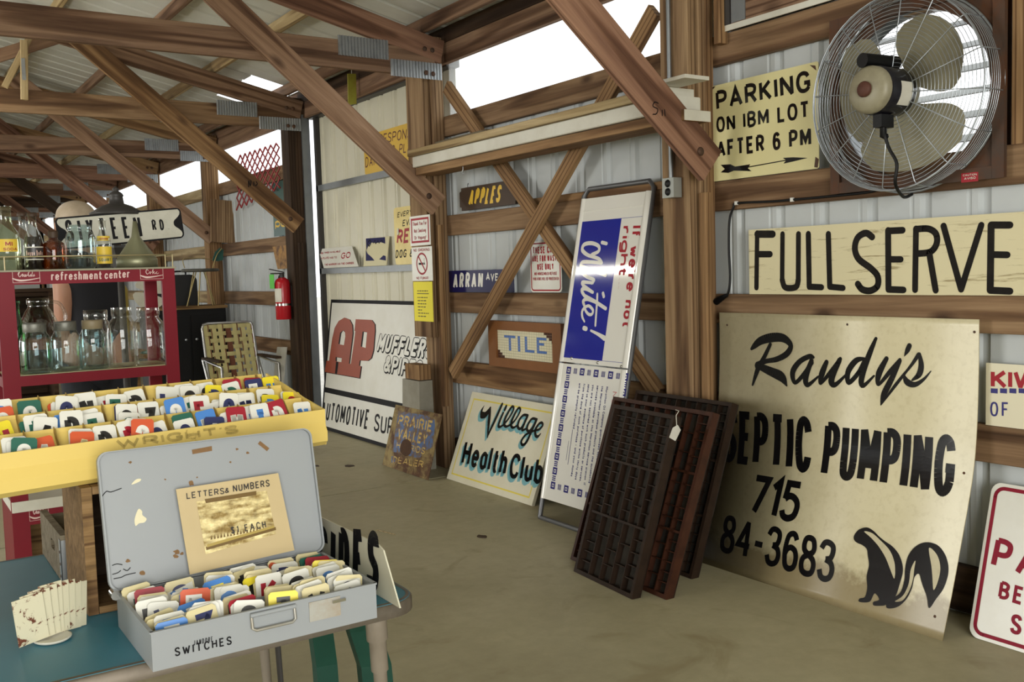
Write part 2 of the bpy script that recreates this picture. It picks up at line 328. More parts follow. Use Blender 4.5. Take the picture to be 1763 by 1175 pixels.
# ------------------------------------------------------------------ sign lettering: brush strokes on a sheet
_G = {
'A': (.66, "0,0 .33,1 .66,0", ".12,.32 .54,.32"), 'B': (.56, "0,0 0,1", "~0,1 .3,1 .5,.9 .52,.76 .45,.6 .28,.53 0,.53", "~.2,.53 .44,.47 .56,.28 .48,.08 .28,0 0,0"),
'C': (.58, "~.58,.76 .5,.94 .3,1 .1,.88 0,.5 .1,.12 .3,0 .5,.06 .58,.24"), 'D': (.57, "0,0 0,1", "~0,1 .25,1 .48,.85 .57,.5 .48,.15 .25,0 0,0"),
'E': (.5, ".5,1 0,1 0,0 .5,0", "0,.52 .42,.52"), 'F': (.5, ".5,1 0,1 0,0", "0,.52 .42,.52"),
'G': (.6, "~.58,.78 .5,.94 .3,1 .1,.88 0,.5 .1,.12 .3,0 .5,.06 .6,.2", ".6,.2 .6,.45 .36,.45"), 'H': (.56, "0,0 0,1", ".56,0 .56,1", "0,.52 .56,.52"),
'I': (.0, "0,0 0,1"), 'J': (.4, ".4,1 .4,.3", "~.4,.3 .34,.06 .2,0 .05,.06 0,.25"), 'K': (.56, "0,0 0,1", ".54,1 0,.42", ".16,.58 .56,0"),
'L': (.46, "0,1 0,0 .46,0"), 'M': (.74, "0,0 0,1 .37,.25 .74,1 .74,0"), 'N': (.58, "0,0 0,1 .58,0 .58,1"),
'O': (.62, "~.31,1 .52,.9 .62,.5 .52,.1 .31,0 .1,.1 0,.5 .1,.9 .31,1"), 'P': (.54, "0,0 0,1", "~0,1 .3,1 .5,.91 .54,.73 .48,.54 .3,.46 0,.46"),
'Q': (.62, "~.31,1 .52,.9 .62,.5 .52,.1 .31,0 .1,.1 0,.5 .1,.9 .31,1", ".4,.22 .62,-.04"), 'R': (.56, "0,0 0,1", "~0,1 .3,1 .5,.91 .54,.74 .48,.56 .3,.48 0,.48", ".28,.48 .56,0"),
'S': (.54, "~.52,.8 .44,.96 .26,1 .08,.93 .02,.76 .1,.6 .28,.5 .46,.4 .54,.24 .46,.06 .27,0 .08,.05 0,.21"), 'T': (.56, "0,1 .56,1", ".28,1 .28,0"),
'U': (.54, "0,1 0,.3", "~0,.3 .06,.07 .27,0 .48,.07 .54,.3", ".54,.3 .54,1"), 'V': (.62, "0,1 .31,0 .62,1"), 'W': (.86, "0,1 .22,0 .43,.8 .64,0 .86,1"),
'X': (.6, "0,0 .6,1", "0,1 .6,0"), 'Y': (.6, "0,1 .3,.46 .6,1", ".3,.46 .3,0"), 'Z': (.54, "0,1 .54,1 0,0 .54,0"),
'0': (.5, "~.25,1 .44,.88 .5,.5 .44,.12 .25,0 .06,.12 0,.5 .06,.88 .25,1"), '1': (.2, "0,.8 .2,1 .2,0"), '2': (.5, "~0,.76 .08,.95 .26,1 .44,.93 .48,.74 .4,.52 .0,.0", "0,0 .5,0"),
'3': (.5, "~0,.8 .1,.96 .26,1 .44,.92 .46,.74 .38,.58 .2,.53", "~.2,.53 .42,.46 .5,.28 .43,.08 .25,0 .08,.05 0,.22"), '4': (.54, ".4,0 .4,1 0,.3 .54,.3"),
'5': (.5, ".46,1 .06,1 .03,.54", "~.03,.54 .16,.64 .32,.62 .46,.5 .5,.32 .44,.1 .26,0 .08,.05 0,.2"), '6': (.5, "~.46,.84 .38,.97 .25,1 .1,.9 .02,.6 .02,.35 .08,.08 .25,0 .44,.08 .5,.3 .44,.52 .26,.6 .1,.53 .02,.38"),
'7': (.5, "0,1 .5,1 .18,0"), '8': (.5, "~.25,.53 .08,.63 .04,.78 .1,.95 .25,1 .4,.95 .46,.78 .42,.63 .25,.53 .06,.42 0,.25 .06,.06 .25,0 .44,.06 .5,.25 .44,.42 .25,.53"),
'9': (.5, "~.48,.62 .4,.47 .24,.4 .06,.48 0,.7 .06,.92 .25,1 .42,.92 .48,.66 .46,.36 .38,.1 .22,0 .06,.1"),
'&': (.66, "~.66,.0 .5,.18 .26,.5 .12,.72 .16,.92 .3,1 .42,.92 .42,.74 .28,.58 .06,.4 0,.22 .06,.05 .24,0 .44,.08 .56,.25 .62,.42"),
'!': (.0, "0,.32 0,1", "0,0 0,.02"), "'": (.0, "0,.78 0,1"), '.': (.0, "0,0 0,.02"), ',': (.06, ".06,.04 0,-.12"), '-': (.34, "0,.45 .34,.45"), '$': (.54, "~.52,.8 .44,.96 .26,1 .08,.93 .02,.76 .1,.6 .28,.5 .46,.4 .54,.24 .46,.06 .27,0 .08,.05 0,.21", ".27,-.1 .27,1.1"),
'a': (.42, "~.42,.33 .38,.58 .2,.66 .05,.55 0,.33 .05,.1 .2,0 .38,.08 .42,.33", ".42,.66 .42,0"), 'b': (.42, "0,1 0,0", "~0,.33 .05,.58 .22,.66 .38,.55 .42,.33 .38,.1 .22,0 .05,.08 0,.33"),
'c': (.4, "~.4,.5 .34,.63 .2,.66 .05,.55 0,.33 .05,.1 .2,0 .34,.03 .4,.16"), 'd': (.42, "~.42,.33 .38,.58 .2,.66 .05,.55 0,.33 .05,.1 .2,0 .38,.08 .42,.33", ".42,1 .42,0"),
'e': (.44, "~0,.35 .43,.36 .38,.58 .22,.66 .06,.56 0,.33 .06,.08 .24,0 .42,.12"), 'f': (.3, "~.3,.96 .2,1 .1,.92 .1,.7", ".1,.7 .1,0", "0,.64 .28,.64"),
'g': (.42, "~.42,.33 .38,.58 .2,.66 .05,.55 0,.33 .05,.1 .2,0 .38,.08 .42,.33", "~.42,.66 .42,-.1 .36,-.26 .2,-.3 .04,-.24"), 'h': (.4, "0,0 0,1", "~0,.36 .06,.58 .22,.66 .36,.58 .4,.4", ".4,.4 .4,0"),
'i': (.0, "0,0 0,.66", "0,.9 0,.93"), 'k': (.38, "0,0 0,1", ".36,.66 0,.26", ".12,.38 .38,0"), 'l': (.0, "0,0 0,1"), 'm': (.66, "0,0 0,.66", "~0,.4 .06,.6 .18,.66 .29,.58 .33,.4", ".33,.4 .33,0", "~.33,.4 .39,.6 .51,.66 .62,.58 .66,.4", ".66,.4 .66,0"),
'n': (.4, "0,0 0,.66", "~0,.36 .06,.58 .22,.66 .36,.58 .4,.4", ".4,.4 .4,0"), 'o': (.44, "~.22,.66 .38,.57 .44,.33 .38,.09 .22,0 .06,.09 0,.33 .06,.57 .22,.66"), 'p': (.42, "0,.66 0,-.3", "~0,.33 .05,.58 .22,.66 .38,.55 .42,.33 .38,.1 .22,0 .05,.08 0,.33"),
'r': (.26, "0,0 0,.66", "~0,.36 .06,.58 .16,.66 .26,.64"), 's': (.36, "~.34,.54 .28,.64 .17,.66 .05,.6 .04,.47 .16,.36 .3,.28 .36,.16 .28,.03 .17,0 .06,.03 0,.13"), 't': (.28, ".1,.92 .1,.14", "~.1,.14 .14,.02 .22,0 .28,.04", "0,.64 .28,.64"),
'u': (.4, ".4,.66 .4,0", "0,.66 0,.26", "~0,.26 .04,.06 .18,0 .34,.08 .4,.3"), 'v': (.4, "0,.66 .2,0 .4,.66"), 'w': (.6, "0,.66 .15,0 .3,.55 .45,0 .6,.66"), 'y': (.42, "0,.66 .21,0", ".42,.66 .12,-.3"), 'x': (.38, "0,.66 .38,0", ".38,.66 0,0"), 'z': (.36, "0,.66 .36,.66 0,0 .36,0"),
}
def glyph(ch, k=5):
    g = _G[ch]; out = []
    for s in g[1:]:
        sm = s.startswith('~'); pts = [tuple(float(q) for q in p.split(',')) for p in s.lstrip('~').split()]
        if sm:
            if pts[0] == pts[-1]: pts = cr(pts[:-1], True, k); pts.append(pts[0])
            else: pts = cr(pts, False, k)
        out.append(pts)
    return g[0], out
class Sheet:
    """a flat (or bowed) sheet: u to the right, v up, normal towards the room"""
    def __init__(s, O, U, V, prof=None):
        s.O = V3(O); s.U = V3(U).normalized(); V = V3(V); s.V = (V - s.U*V.dot(s.U)).normalized(); s.N = s.U.cross(s.V); s.prof = prof
        s.M = Matrix(((s.U.x, s.V.x, s.N.x, s.O.x), (s.U.y, s.V.y, s.N.y, s.O.y), (s.U.z, s.V.z, s.N.z, s.O.z), (0, 0, 0, 1)))
    def bow(s, v):
        p = s.prof
        if not p: return 0
        if v <= p[0][0]: return p[0][1]+(p[1][1]-p[0][1])*(v-p[0][0])/(p[1][0]-p[0][0])
        for (a, b), (c, d) in zip(p, p[1:]):
            if v <= c: return b+(d-b)*(v-a)/(c-a)
        return p[-1][1]
    def loc(s, u, v, n=0): return (u, v, s.bow(v)+n)
    def px(s, x, y):
        d = _f + CR*((x-IW/2)/CF) - CU*((y-IH/2)/CF); n = 0
        for _ in range(1 if not s.prof else 8):
            P0 = s.O+s.N*n; P = CAM + d*((P0-CAM).dot(s.N)/d.dot(s.N)); u, v = (P-s.O).dot(s.U), (P-s.O).dot(s.V); n = s.bow(v)
        return u, v
    def board(s, name, mats, u0, v0, u1, v1, t=.004, r=0, parent=None, n0=0, mi=0):
        mb = MB()
        if s.prof:
            vv = sorted({v0, v1} | {p[0] for p in s.prof if v0 < p[0] < v1}); K = len(vv)-1
            f = [s.loc(u0 if j == 0 else u1, vv[i], n0-(t if b else 0)) for b in (0, 1) for i in range(K+1) for j in (0, 1)]
            fs = []; q = 2*(K+1)
            for i in range(K):
                a = 2*i; fs += [(a, a+1, a+3, a+2), (q+a, q+a+2, q+a+3, q+a+1), (a, a+2, q+a+2, q+a), (a+1, q+a+1, q+a+3, a+3)]
            fs += [(0, q, q+1, 1), (2*K, 2*K+1, q+2*K+1, q+2*K)]
            mb.add(f, fs, smooth=True)
        else:
            if r:
                pts = []
                for cx, cy, a0 in ((u1-r, v0+r, -90), (u1-r, v1-r, 0), (u0+r, v1-r, 90), (u0+r, v0+r, 180)):
                    pts += [(cx+r*math.cos(math.radians(a0+k*15)), cy+r*math.sin(math.radians(a0+k*15))) for k in range(7)]
            else: pts = [(u0, v0), (u1, v0), (u1, v1), (u0, v1)]
            mb.prism(pts, n0-t, n0, mi=mi)
        return mb.build(name, mats, parent, mw=None if parent is not None else s.M)
class Ink:
    def __init__(s, sh): s.sh = sh; s.p = []; s.cut = []
    def _uv(s, p, uv): return p if uv else s.sh.px(*p)
    def rib(s, pts, ws, rnd=True, nd=10):
        if s.sh.prof:                                            # follow the bow of the sheet
            q, qw = [pts[0]], [ws[0]]
            for (a, b), (c, d), w0, w1 in zip(pts, pts[1:], ws, ws[1:]):
                m = max(1, int(abs(d-b)/.012))
                for i in range(1, m+1): q.append((a+(c-a)*i/m, b+(d-b)*i/m)); qw.append(w0+(w1-w0)*i/m)
            pts, ws = q, qw
        P = [V3((a, b, 0)) for a, b in pts]; n = len(P)
        cl = n > 2 and (P[0]-P[-1]).length < 1e-9
        for i in range(n-1):
            d = P[i+1]-P[i]
            if d.length < 1e-9: continue
            d.normalize(); m = V3((-d.y, d.x, 0))
            s.p.append([P[i]+m*ws[i]/2, P[i]-m*ws[i]/2, P[i+1]-m*ws[i+1]/2, P[i+1]+m*ws[i+1]/2])
        for i in range(n):
            end = (i == 0 or i == n-1) and not cl
            if end and not rnd: continue
            a, b = P[i-1] if i > 0 else P[-2], P[(i+1)] if i < n-1 else P[1]
            if not end:
                d1 = (P[i]-a).normalized(); d2 = (b-P[i]).normalized(); cz = d1.x*d2.y-d1.y*d2.x; dt = d1.dot(d2)
                if abs(cz) < .05 and dt > 0: continue
                if not rnd:
                    sg = -1 if cz > 0 else 1; m1 = V3((-d1.y, d1.x, 0))*sg*ws[i]/2; m2 = V3((-d2.y, d2.x, 0))*sg*ws[i]/2
                    mm = m1+m2; L = mm.length
                    if L > 1e-9 and dt > -.75:
                        mit = mm/L*(ws[i]/2)/max(.35, L/ws[i]); s.p.append([P[i], P[i]+m1, P[i]+mit, P[i]+m2])
                    else: s.p.append([P[i], P[i]+m1, P[i]+m2])
                    continue
            r = ws[i]/2
            s.p.append([P[i]+V3((math.cos(2*math.pi*k/nd)*r, math.sin(2*math.pi*k/nd)*r, 0)) for k in range(nd)])
    def stroke(s, pts, conv=None, scale=1.0, k=6, rnd=True, w=None, smooth=True, uv=False, dx=0, dy=0):
        """pts (x, y, width) traced on the photographed sign; conv turns crop coordinates into picture coordinates"""
        if w is not None: pts = [(p[0], p[1], w) for p in pts]
        q = cr([tuple(p) for p in pts], False, k) if smooth and len(pts) > 2 else pts
        out = []; ws = []
        for x, y, wd in q:
            x += dx; y += dy
            if uv: out.append((x, y)); ws.append(wd); continue
            X, Y = conv(x, y) if conv else (x, y); a = s.sh.px(X, Y); b = s.sh.px(X+1, Y); c = s.sh.px(X, Y+1)
            m = math.sqrt(abs((b[0]-a[0])*(c[1]-a[1])-(b[1]-a[1])*(c[0]-a[0])))
            out.append(a); ws.append(wd*scale*m)
        s.rib(out, ws, rnd)
    def fill(s, pts, conv=None, holes=(), smooth=False, uv=False, k=5):
        def cv(l):
            if smooth: l = cr([tuple(p) for p in l], True, k)
            return [s._uv(conv(*p) if conv else p, uv) for p in l]
        L = [cv(pts)]+[cv(h) for h in holes]; fl = [V3((a, b, 0)) for l in L for a, b in l]
        for t in tessellate_polygon([[V3((a, b, 0)) for a, b in l] for l in L]): s.p.append([fl[i] for i in t])
    def text(s, st, BL, BR, TL, wt, gap=.14, rnd=False, uv=False, slant=0, d=(0, 0), k=5, sp=.38):
        """lettering st run between baseline ends BL and BR, cap height up to TL; wt = stroke width as a share of the cap height"""
        s.cut.append(len(s.p))
        a, b, c = (V3((*s._uv(p, uv), 0)) for p in (BL, BR, TL))
        ex, ey = b-a, c-a; L = ex.length; ex.normalize(); H = ey.length; ey.normalize(); w = wt*H
        gs = [None if ch == ' ' else glyph(ch, k) for ch in st]
        fix = sum(w for g in gs if g)+sum(gap*H for _ in gs[:-1])
        flex = sum((sp if g is None else g[0]) for g in gs)
        sx = max((L-fix)/max(flex, .01), .02*H)
        x = 0
        for g in gs:
            if g is None: x += sp*sx+gap*H; continue
            for q in g[1]:
                pts = []
                for px_, py_ in q:
                    vy = w/2+py_*(H-w); vx = x+w/2+px_*sx+slant*vy
                    p = a+ex*vx+ey*vy; pts.append((p.x+d[0], p.y+d[1]))
                s.rib(pts, [w]*len(pts), rnd, 8)
            x += g[0]*sx+w+gap*H
    def rect(s, u0, v0, u1, v1): s.p.append([V3((u0, v0, 0)), V3((u1, v0, 0)), V3((u1, v1, 0)), V3((u0, v1, 0))])
    def frame(s, u0, v0, u1, v1, w, r=0):
        if not r: s.rib([(u0, v0), (u1, v0), (u1, v1), (u0, v1), (u0, v0)], [w]*5, False); return
        pts = []
        for cx, cy, a0 in ((u1-r, v0+r, -90), (u1-r, v1-r, 0), (u0+r, v1-r, 90), (u0+r, v0+r, 180)):
            pts += [(cx+r*math.cos(math.radians(a0+k*15)), cy+r*math.sin(math.radians(a0+k*15))) for k in range(7)]
        s.rib(pts+[pts[0]], [w]*(len(pts)+1), True, 6)
    def disc(s, u, v, r, n=16): s.p.append([V3((u+r*math.cos(2*math.pi*k/n), v+r*math.sin(2*math.pi*k/n), 0)) for k in range(n)])
    def build(s, name, mat, parent, off=.0008, split=True):
        if split and len(s.cut) > 1:                              # every line of writing is a part of its own
            al, cuts = s.p, [0]+s.cut[1:]+[len(s.p)]
            for i, j in zip(cuts, cuts[1:]):
                s.p = al[i:j]; o = s.build(name, mat, parent, off, False) if j > i else None
            s.p = al; return o
        mb = MB()
        for i, poly in enumerate(s.p):
            ar = sum(p.x*q.y-p.y*q.x for p, q in zip(poly, poly[1:]+poly[:1]))
            if ar < 0: poly = poly[::-1]
            mb.poly([s.sh.loc(p.x, p.y, off+(i % 14)*.00003) for p in poly])     # overlapping brush marks lie in hair thin layers
        return mb.build(name, mat, parent)
def crop(ox, oy, sc): return lambda x, y: (ox+x/sc, oy+y/sc)
def rect_uv(sh, *pxs):
    q = [sh.px(*p) for p in pxs]; return min(a for a, b in q), min(b for a, b in q), max(a for a, b in q), max(b for a, b in q)
UY, UZ = V3((0, -1, 0)), V3((0, 0, 1))
def wall(X, z=0, y=0): return Sheet((X, y, z), UY, UZ)              # a sheet flat against the long wall
def lean(Xb, zb, Xt, zt, y=0): return Sheet((Xb, y, zb), UY, V3((Xt-Xb, 0, zt-zb)))   # leaning on the wall, foot out in the room
# ================================================================== THE BUILDING
ORD = ['first', 'second', 'third', 'fourth', 'fifth', 'sixth', 'seventh', 'eighth', 'ninth', 'tenth', 'eleventh', 'twelfth', 'thirteenth', 'fourteenth', 'fifteenth', 'sixteenth']
def struct(o): o['kind'] = 'structure'; return o
def roofz(x): return 2.905-.237*x if x > -5.1 else 2.905+.237*(x+10.2)
# floor: poured slabs with open joints, on a darker base
mb = MB(); xs = [XL-.1, -7.3, -3.65, .06]; ys = [YN-.1, -2.7, 2.2, 7.1, 12.0, YF+.1]
for x0, x1 in zip(xs, xs[1:]):
    for y0, y1 in zip(ys, ys[1:]): mb.box((x0+.006, y0+.009, -.1), (x1-.006, y1-.009, 0))
mb.box((XL-.1, YN-.1, -.12), (.06, YF+.1, -.006), 1)
struct(mb.build('floor', [FLOORM, paint('joint_filler', '2e2a22', .9)]))
mb = MB(); mb.box((-40, -40, -.3), (40, 60, -.14)); struct(mb.build('ground', paint('gravel_outside', 'b9b5aa', .9, '8d877b', .6, 9)))
def clad(mb, y0, y1, z0, z1, X=.045, pitch=.2286, dep=.018, out=1):
    ys = [y0]; k = math.floor(y0/pitch)
    while k*pitch < y1:
        for o_, d in ((0, 0), (.092, 0), (.104, dep), (.13, dep), (.142, 0), (.165, 0), (.169, .006), (.181, .006), (.185, 0)):
            y = k*pitch+o_
            if y0 < y < y1: ys.append((y, d))
        k += 1
    pts = [(y0, 0)]+[p for p in ys[1:]]+[(y1, 0)]
    vs = []; fs = []
    for y, d in pts: vs += [(X+out*d, y, z0), (X+out*d, y, z1)]
    for i in range(len(pts)-1): fs.append((2*i, 2*i+2, 2*i+3, 2*i+1))
    mb.add(vs, fs)
ZA0, ZA1 = 2.20, 2.33; ZB0, ZB1 = 1.55, 1.683; ZC0, ZC1 = 1.04, 1.173; ZD0, ZD1 = .584, .719
ZHEAD = 2.67
FY0, FY1, FZ0, FZ1 = -1.355, -.672, 1.58, 2.235          # fan opening
mb = MB()
clad(mb, YN, FY0, 0, ZA1); clad(mb, FY1, BAY+.1, 0, ZA1); clad(mb, FY0, FY1, 0, FZ0); clad(mb, FY0, FY1, FZ1, ZA1)
clad(mb, 2*BAY+.02, YF, 0, ZA1)
clad(mb, YN, .1, ZA1, 3.0)
struct(mb.build('wall_right', CLAD))
# sliding door panel hung outside the opening between the second and third posts
mb = MB(); clad(mb, 2.5, 4.80, .01, 2.68, X=.10, out=1); mb.box((.13, 2.5, .01), (.135, 4.80, 2.68))
door = struct(mb.build('door_1', CLADC))
for z0, z1 in ((2.035, 2.085), (1.325, 1.372), (.04, .09)):
    mb = MB(); mb.box((.06, 2.5, z0), (.098, 4.80, z1)); struct(mb.build('door_rail', STEEL, door))
mb = MB(); mb.box((.06, 4.755, 0), (.1, 4.80, 2.68)); struct(mb.build('door_stile', DKSTEEL, door))
mb = MB(); mb.box((-.02, 4.86, 0), (.05, 4.89, 2.70)); struct(mb.build('trim_1', STEEL))
mb = MB(); mb.box((.03, 2.44, 2.66), (.13, 4.88, 2.72)); struct(mb.build('trim_2', DKSTEEL))
# translucent transom panels under the eaves
n = 1
for k in list(range(0, 8)):
    if k == 1: continue
    mb = MB(); mb.box((.046, k*BAY+.02, ZA1-.03), (.05, (k+1)*BAY, ZHEAD+.08)); struct(mb.build('window_%d' % n, PANE)); n += 1
# roof: ribbed sheets, left and right slope, one translucent sheet added to imitate strongly lit roof near the eave
LIT_ROOF_R = (-.42, -.01, 4.90, 5.9)
def roof_strip(mb, y0, y1, x0, x1):
    pts = [y0]; k = math.floor(y0/.2286)
    P = [(y0, 0)]
    while k*.2286 < y1:
        for o_, d in ((.09, 0), (.1, .018), (.125, .018), (.135, 0)):
            y = k*.2286+o_
            if y0 < y < y1: P.append((y, d))
        k += 1
    P.append((y1, 0)); vs = []; fs = []
    for y, d in P: vs += [(x0, y, roofz(x0)+d), (x1, y, roofz(x1)+d)]
    for i in range(len(P)-1): fs.append((2*i, 2*i+1, 2*i+3, 2*i+2))
    mb.add(vs, fs)
mb = MB()
a, b, c, d = LIT_ROOF_R
roof_strip(mb, YN-.3, c, -5.1, .35); roof_strip(mb, d, YF+.3, -5.1, .35); roof_strip(mb, c, d, b, .35); roof_strip(mb, c, d, -5.1, a)
roof_strip(mb, YN-.3, YF+.3, XL-.35, -5.1)
struct(mb.build('ceiling', ROOF))
mb = MB(); roof_strip(mb, c, d, a, b); struct(mb.build('window_skylight', PANE))
# gables and the opposite long wall, with unseen doorways added to let light in
mb = MB()
def gable(mb, Y, doorx=None, dz=3.0):
    def q(x0, x1, z0, f=lambda x: roofz(x)): mb.add([(x0, Y, z0), (x1, Y, z0), (x1, Y, f(x1)), (x0, Y, f(x0))], [(0, 1, 2, 3)])
    cuts = sorted({XL, -5.1, .05} | set(doorx or ()))
    for x0, x1 in zip(cuts, cuts[1:]):
        q(x0, x1, dz if doorx and doorx[0] <= x0 < doorx[1] else 0)
gable(mb, YN, (-6.8, -2.4), 3.0); struct(mb.build('wall_near', CLAD))
mb = MB(); gable(mb, YF, (-6.2, -3.4), 2.8); struct(mb.build('wall_far', CLAD))
mb = MB(); ycut = [YN, 1.0, 4.4, 15.5, 18.9, YF]
for i, (y0, y1) in enumerate(zip(ycut, ycut[1:])):
    clad(mb, y0, y1, 2.6 if i in (1, 3) else 0, 2.68 if i in (1, 3) else ZA1, X=XL, out=-1)
struct(mb.build('wall_left', CLAD))
n = 20
for i, (y0, y1) in enumerate(zip(ycut, ycut[1:])):
    if i in (1, 3): continue
    mb = MB(); mb.box((XL-.006, y0, ZA1), (XL-.002, y1, 2.86)); struct(mb.build('window_%d' % n, PANE)); n += 1
# ------------------------------------------------------------------ posts
PLABEL = {0: 'timber post with a grey outlet box, beside the board with the skunk', 1: 'timber post carrying three paper notices, its foot on a concrete pier',
 2: 'dark timber post that carries the red fire extinguisher', 3: 'timber post behind the round seated stool, beside the leaning wood plank',
 4: 'timber post under the bright transom just beyond the street sign', 5: 'far timber post, first one past the street sign', 6: 'far timber post, second one past the street sign', 7: 'far timber post, third one past the street sign', 8: 'far timber post in the last corner of the barn'}
posts = {}
for k in range(-1, 9):
    Y = k*BAY; z0 = .0 if k != 1 else .0
    wmat = W_DARK if k == 2 else (W_POST if k < 2 else W_BRACE)
    x0 = -.14; y1 = Y+.2 if k < 2 else Y+.17
    root = tag(empty('timber_post', (0, Y, 0)), PLABEL.get(k, 'timber post out in the next bay of the wall'), 'post', 'posts along the wall')
    zt = 2.84 if k != 0 else 2.9
    def col(nm, xa, xb, ya, yb, za, zb, mt): return beam(nm, ((xa+xb)/2, (ya+yb)/2, za), ((xa+xb)/2, (ya+yb)/2, zb), xb-xa, yb-ya, mt, up=(0, 1, 0), parent=root)
    if k == 1:
        col('column', -.085, 0, Y, Y+.2, 0, zt, W_POST); col('column', -.14, -.087, Y+.03, Y+.26, .88, zt, W_POST)
        col('filler_board', -.095, -.055, Y-.04, Y-.001, .42, 1.62, W_BRACE); col('block', -.23, -.142, Y+.04, Y+.25, .60, .70, W_BRACE)
    elif k == 0:
        col('column', -.14, -.095, Y+.02, y1, 0, zt, W_POST); col('column', -.093, -.05, Y+.0, y1-.02, 0, zt, W_POST); col('column', -.048, 0, Y, y1, 0, zt, W_BRACE)
        col('filler_board', -.108, -.07, Y-.045, Y-.001, .02, 1.63, W_BRACE)
        col('stub', -.05, .0, Y-.09, Y-.05, 2.28, 2.9, W_BRACE)
    else:
        col('column', -.14, 0, Y, y1, 0, zt, wmat)
        if k >= 2: col('filler_board', -.10, -.055, Y-.041, Y-.001, .02, 1.6, wmat)
mb = MB(); mb.hexa([(-.26, 2.46, 0), (-.14, 2.46, 0), (-.14, 2.72, 0), (-.26, 2.72, 0)], [(-.24, 2.47, .595), (-.142, 2.47, .595), (-.142, 2.71, .595), (-.24, 2.71, .595)])
tag(mb.build('concrete_pier', paint('pier_concrete', '8f8b7e', .8, '6d6858', .5, 9), loc=(-.2, 2.6, 0)), 'grey concrete pier standing at the foot of the notice post', 'pier')
# ------------------------------------------------------------------ girts and eave headers between the posts
def girt(y0, y1, z0, z1, label, mat=W_GIRT, x0=0.0, x1=.04, name='girt', cat='girt', group='girts of the long wall'):
    o = beam(name, ((x0+x1)/2, y1, (z0+z1)/2), ((x0+x1)/2, y0, (z0+z1)/2), x1-x0, z1-z0, mat); return tag(o, label, cat, group)
NB = 'in the bay with the fan'; LB = 'in the bay with the crossed braces'; FB = 'in the bay with the red lattice'
girt(-3.4, .02, ZA0, ZA1, 'top plank girt above the parking sign '+NB); girt(-3.4, .02, ZB0, ZB1, 'plank girt under the fan, with a black cord tacked to it')
girt(-3.4, .02, ZC0, ZC1, 'plank girt that the FULL SERVE sign stands on'); girt(-3.4, .02, ZD0, ZD1, 'plank girt right of the skunk board, under the small red and blue sign')
girt(-3.4, .02, .02, .19, 'dark bottom plank along the floor right of the skunk board', W_DARK)
girt(.1, BAY+.02, ZA0, ZA1, 'plank girt forming the transom sill '+LB); girt(.1, BAY+.02, ZB0, ZB1, 'plank girt below the brown APPLES sign')
girt(.1, 1.5, ZB1-.005, ZB1+.035, 'narrow ledge plank nailed on top of the girt behind the tall white sign', W_BRACE, -.010, .02, 'ledge_plank', 'plank')
girt(.1, BAY+.02, ZC0, ZC1, 'plank girt below the navy street sign '+LB); girt(.1, BAY+.02, ZD0-.015, ZD1, 'wide plank girt behind the tile panel and just above the floor signs', W_BRACE)
girt(.1, BAY+.02, .02, .19, 'dark bottom plank behind the leaning white signs', W_DARK)
for k in range(2, 8):
    y0, y1 = k*BAY+.15, (k+1)*BAY+.02
    bl = FB if k == 2 else 'in the %s bay past the red lattice' % ORD[k-3]
    for z0, z1, nm in ((ZA0, ZA1, 'transom sill girt'), (ZB0, ZB1, 'upper wall girt'), (ZC0, ZC1, 'middle wall girt'), (ZD0, ZD1, 'lower wall girt')):
        girt(y0, y1, z0, z1, nm+' '+bl, W_PALE if k > 2 else W_GIRT)
    girt(y0, y1, .02, .19, 'bottom plank along the floor '+bl, W_DARK)
for k in range(-1, 8):
    y0, y1 = k*BAY+.1, (k+1)*BAY+.1
    bl = {-1: NB, 0: LB, 1: 'in the bay of the cream sliding door', 2: FB}.get(k, 'in the %s bay past the red lattice' % ORD[max(0, k-3)])
    girt(y0, y1, ZHEAD, ZHEAD+.13, 'lower eave plank '+bl, W_TRUSS, -.002, .04, 'eave_plank', 'eave plank', 'eave planks under the roof edge')
    girt(y0, y1, ZHEAD+.132, 2.9, 'upper eave plank '+bl, W_DARK if k < 2 else W_TRUSS, .0, .04, 'eave_plank', 'eave plank', 'eave planks under the roof edge')
# ------------------------------------------------------------------ roof trusses (bottom chord, top chords, webs, ribbed steel plates, bolts)
TL = {0: 'roof truss over the outlet post, mostly above view', 1: 'nearest full roof truss, over the post with the notices', 2: 'roof truss over the fire extinguisher post', 3: 'roof truss over the post behind the stool',
      4: 'roof truss past the street sign, fourth bottom chord from top', 5: 'roof truss, fifth bottom chord down from the top left', 6: 'roof truss, sixth bottom chord down from the top left', 7: 'roof truss, seventh bottom chord down from the top left', 8: 'roof truss at the far end of the barn'}
ZB, ZT = 2.57, 2.74
def ribbed_plate(name, x0, x1, z0, z1, Y, parent):
    mb = MB(); n = max(3, int((x1-x0)/.021)); vs = []; fs = []
    P = [(x0, 0)]
    for i in range(n):
        s = x0+(x1-x0)*i/n; e = (x1-x0)/n; P += [(s+.1*e, 0), (s+.3*e, .007), (s+.65*e, .007), (s+.85*e, 0)]
    P.append((x1, 0))
    for x, d in P: vs += [(x, Y-.001-d, z0), (x, Y-.001-d, z1)]
    for i in range(len(P)-1): fs.append((2*i, 2*i+2, 2*i+3, 2*i+1))
    mb.add(vs, fs); return mb.build(name, GALV, parent)
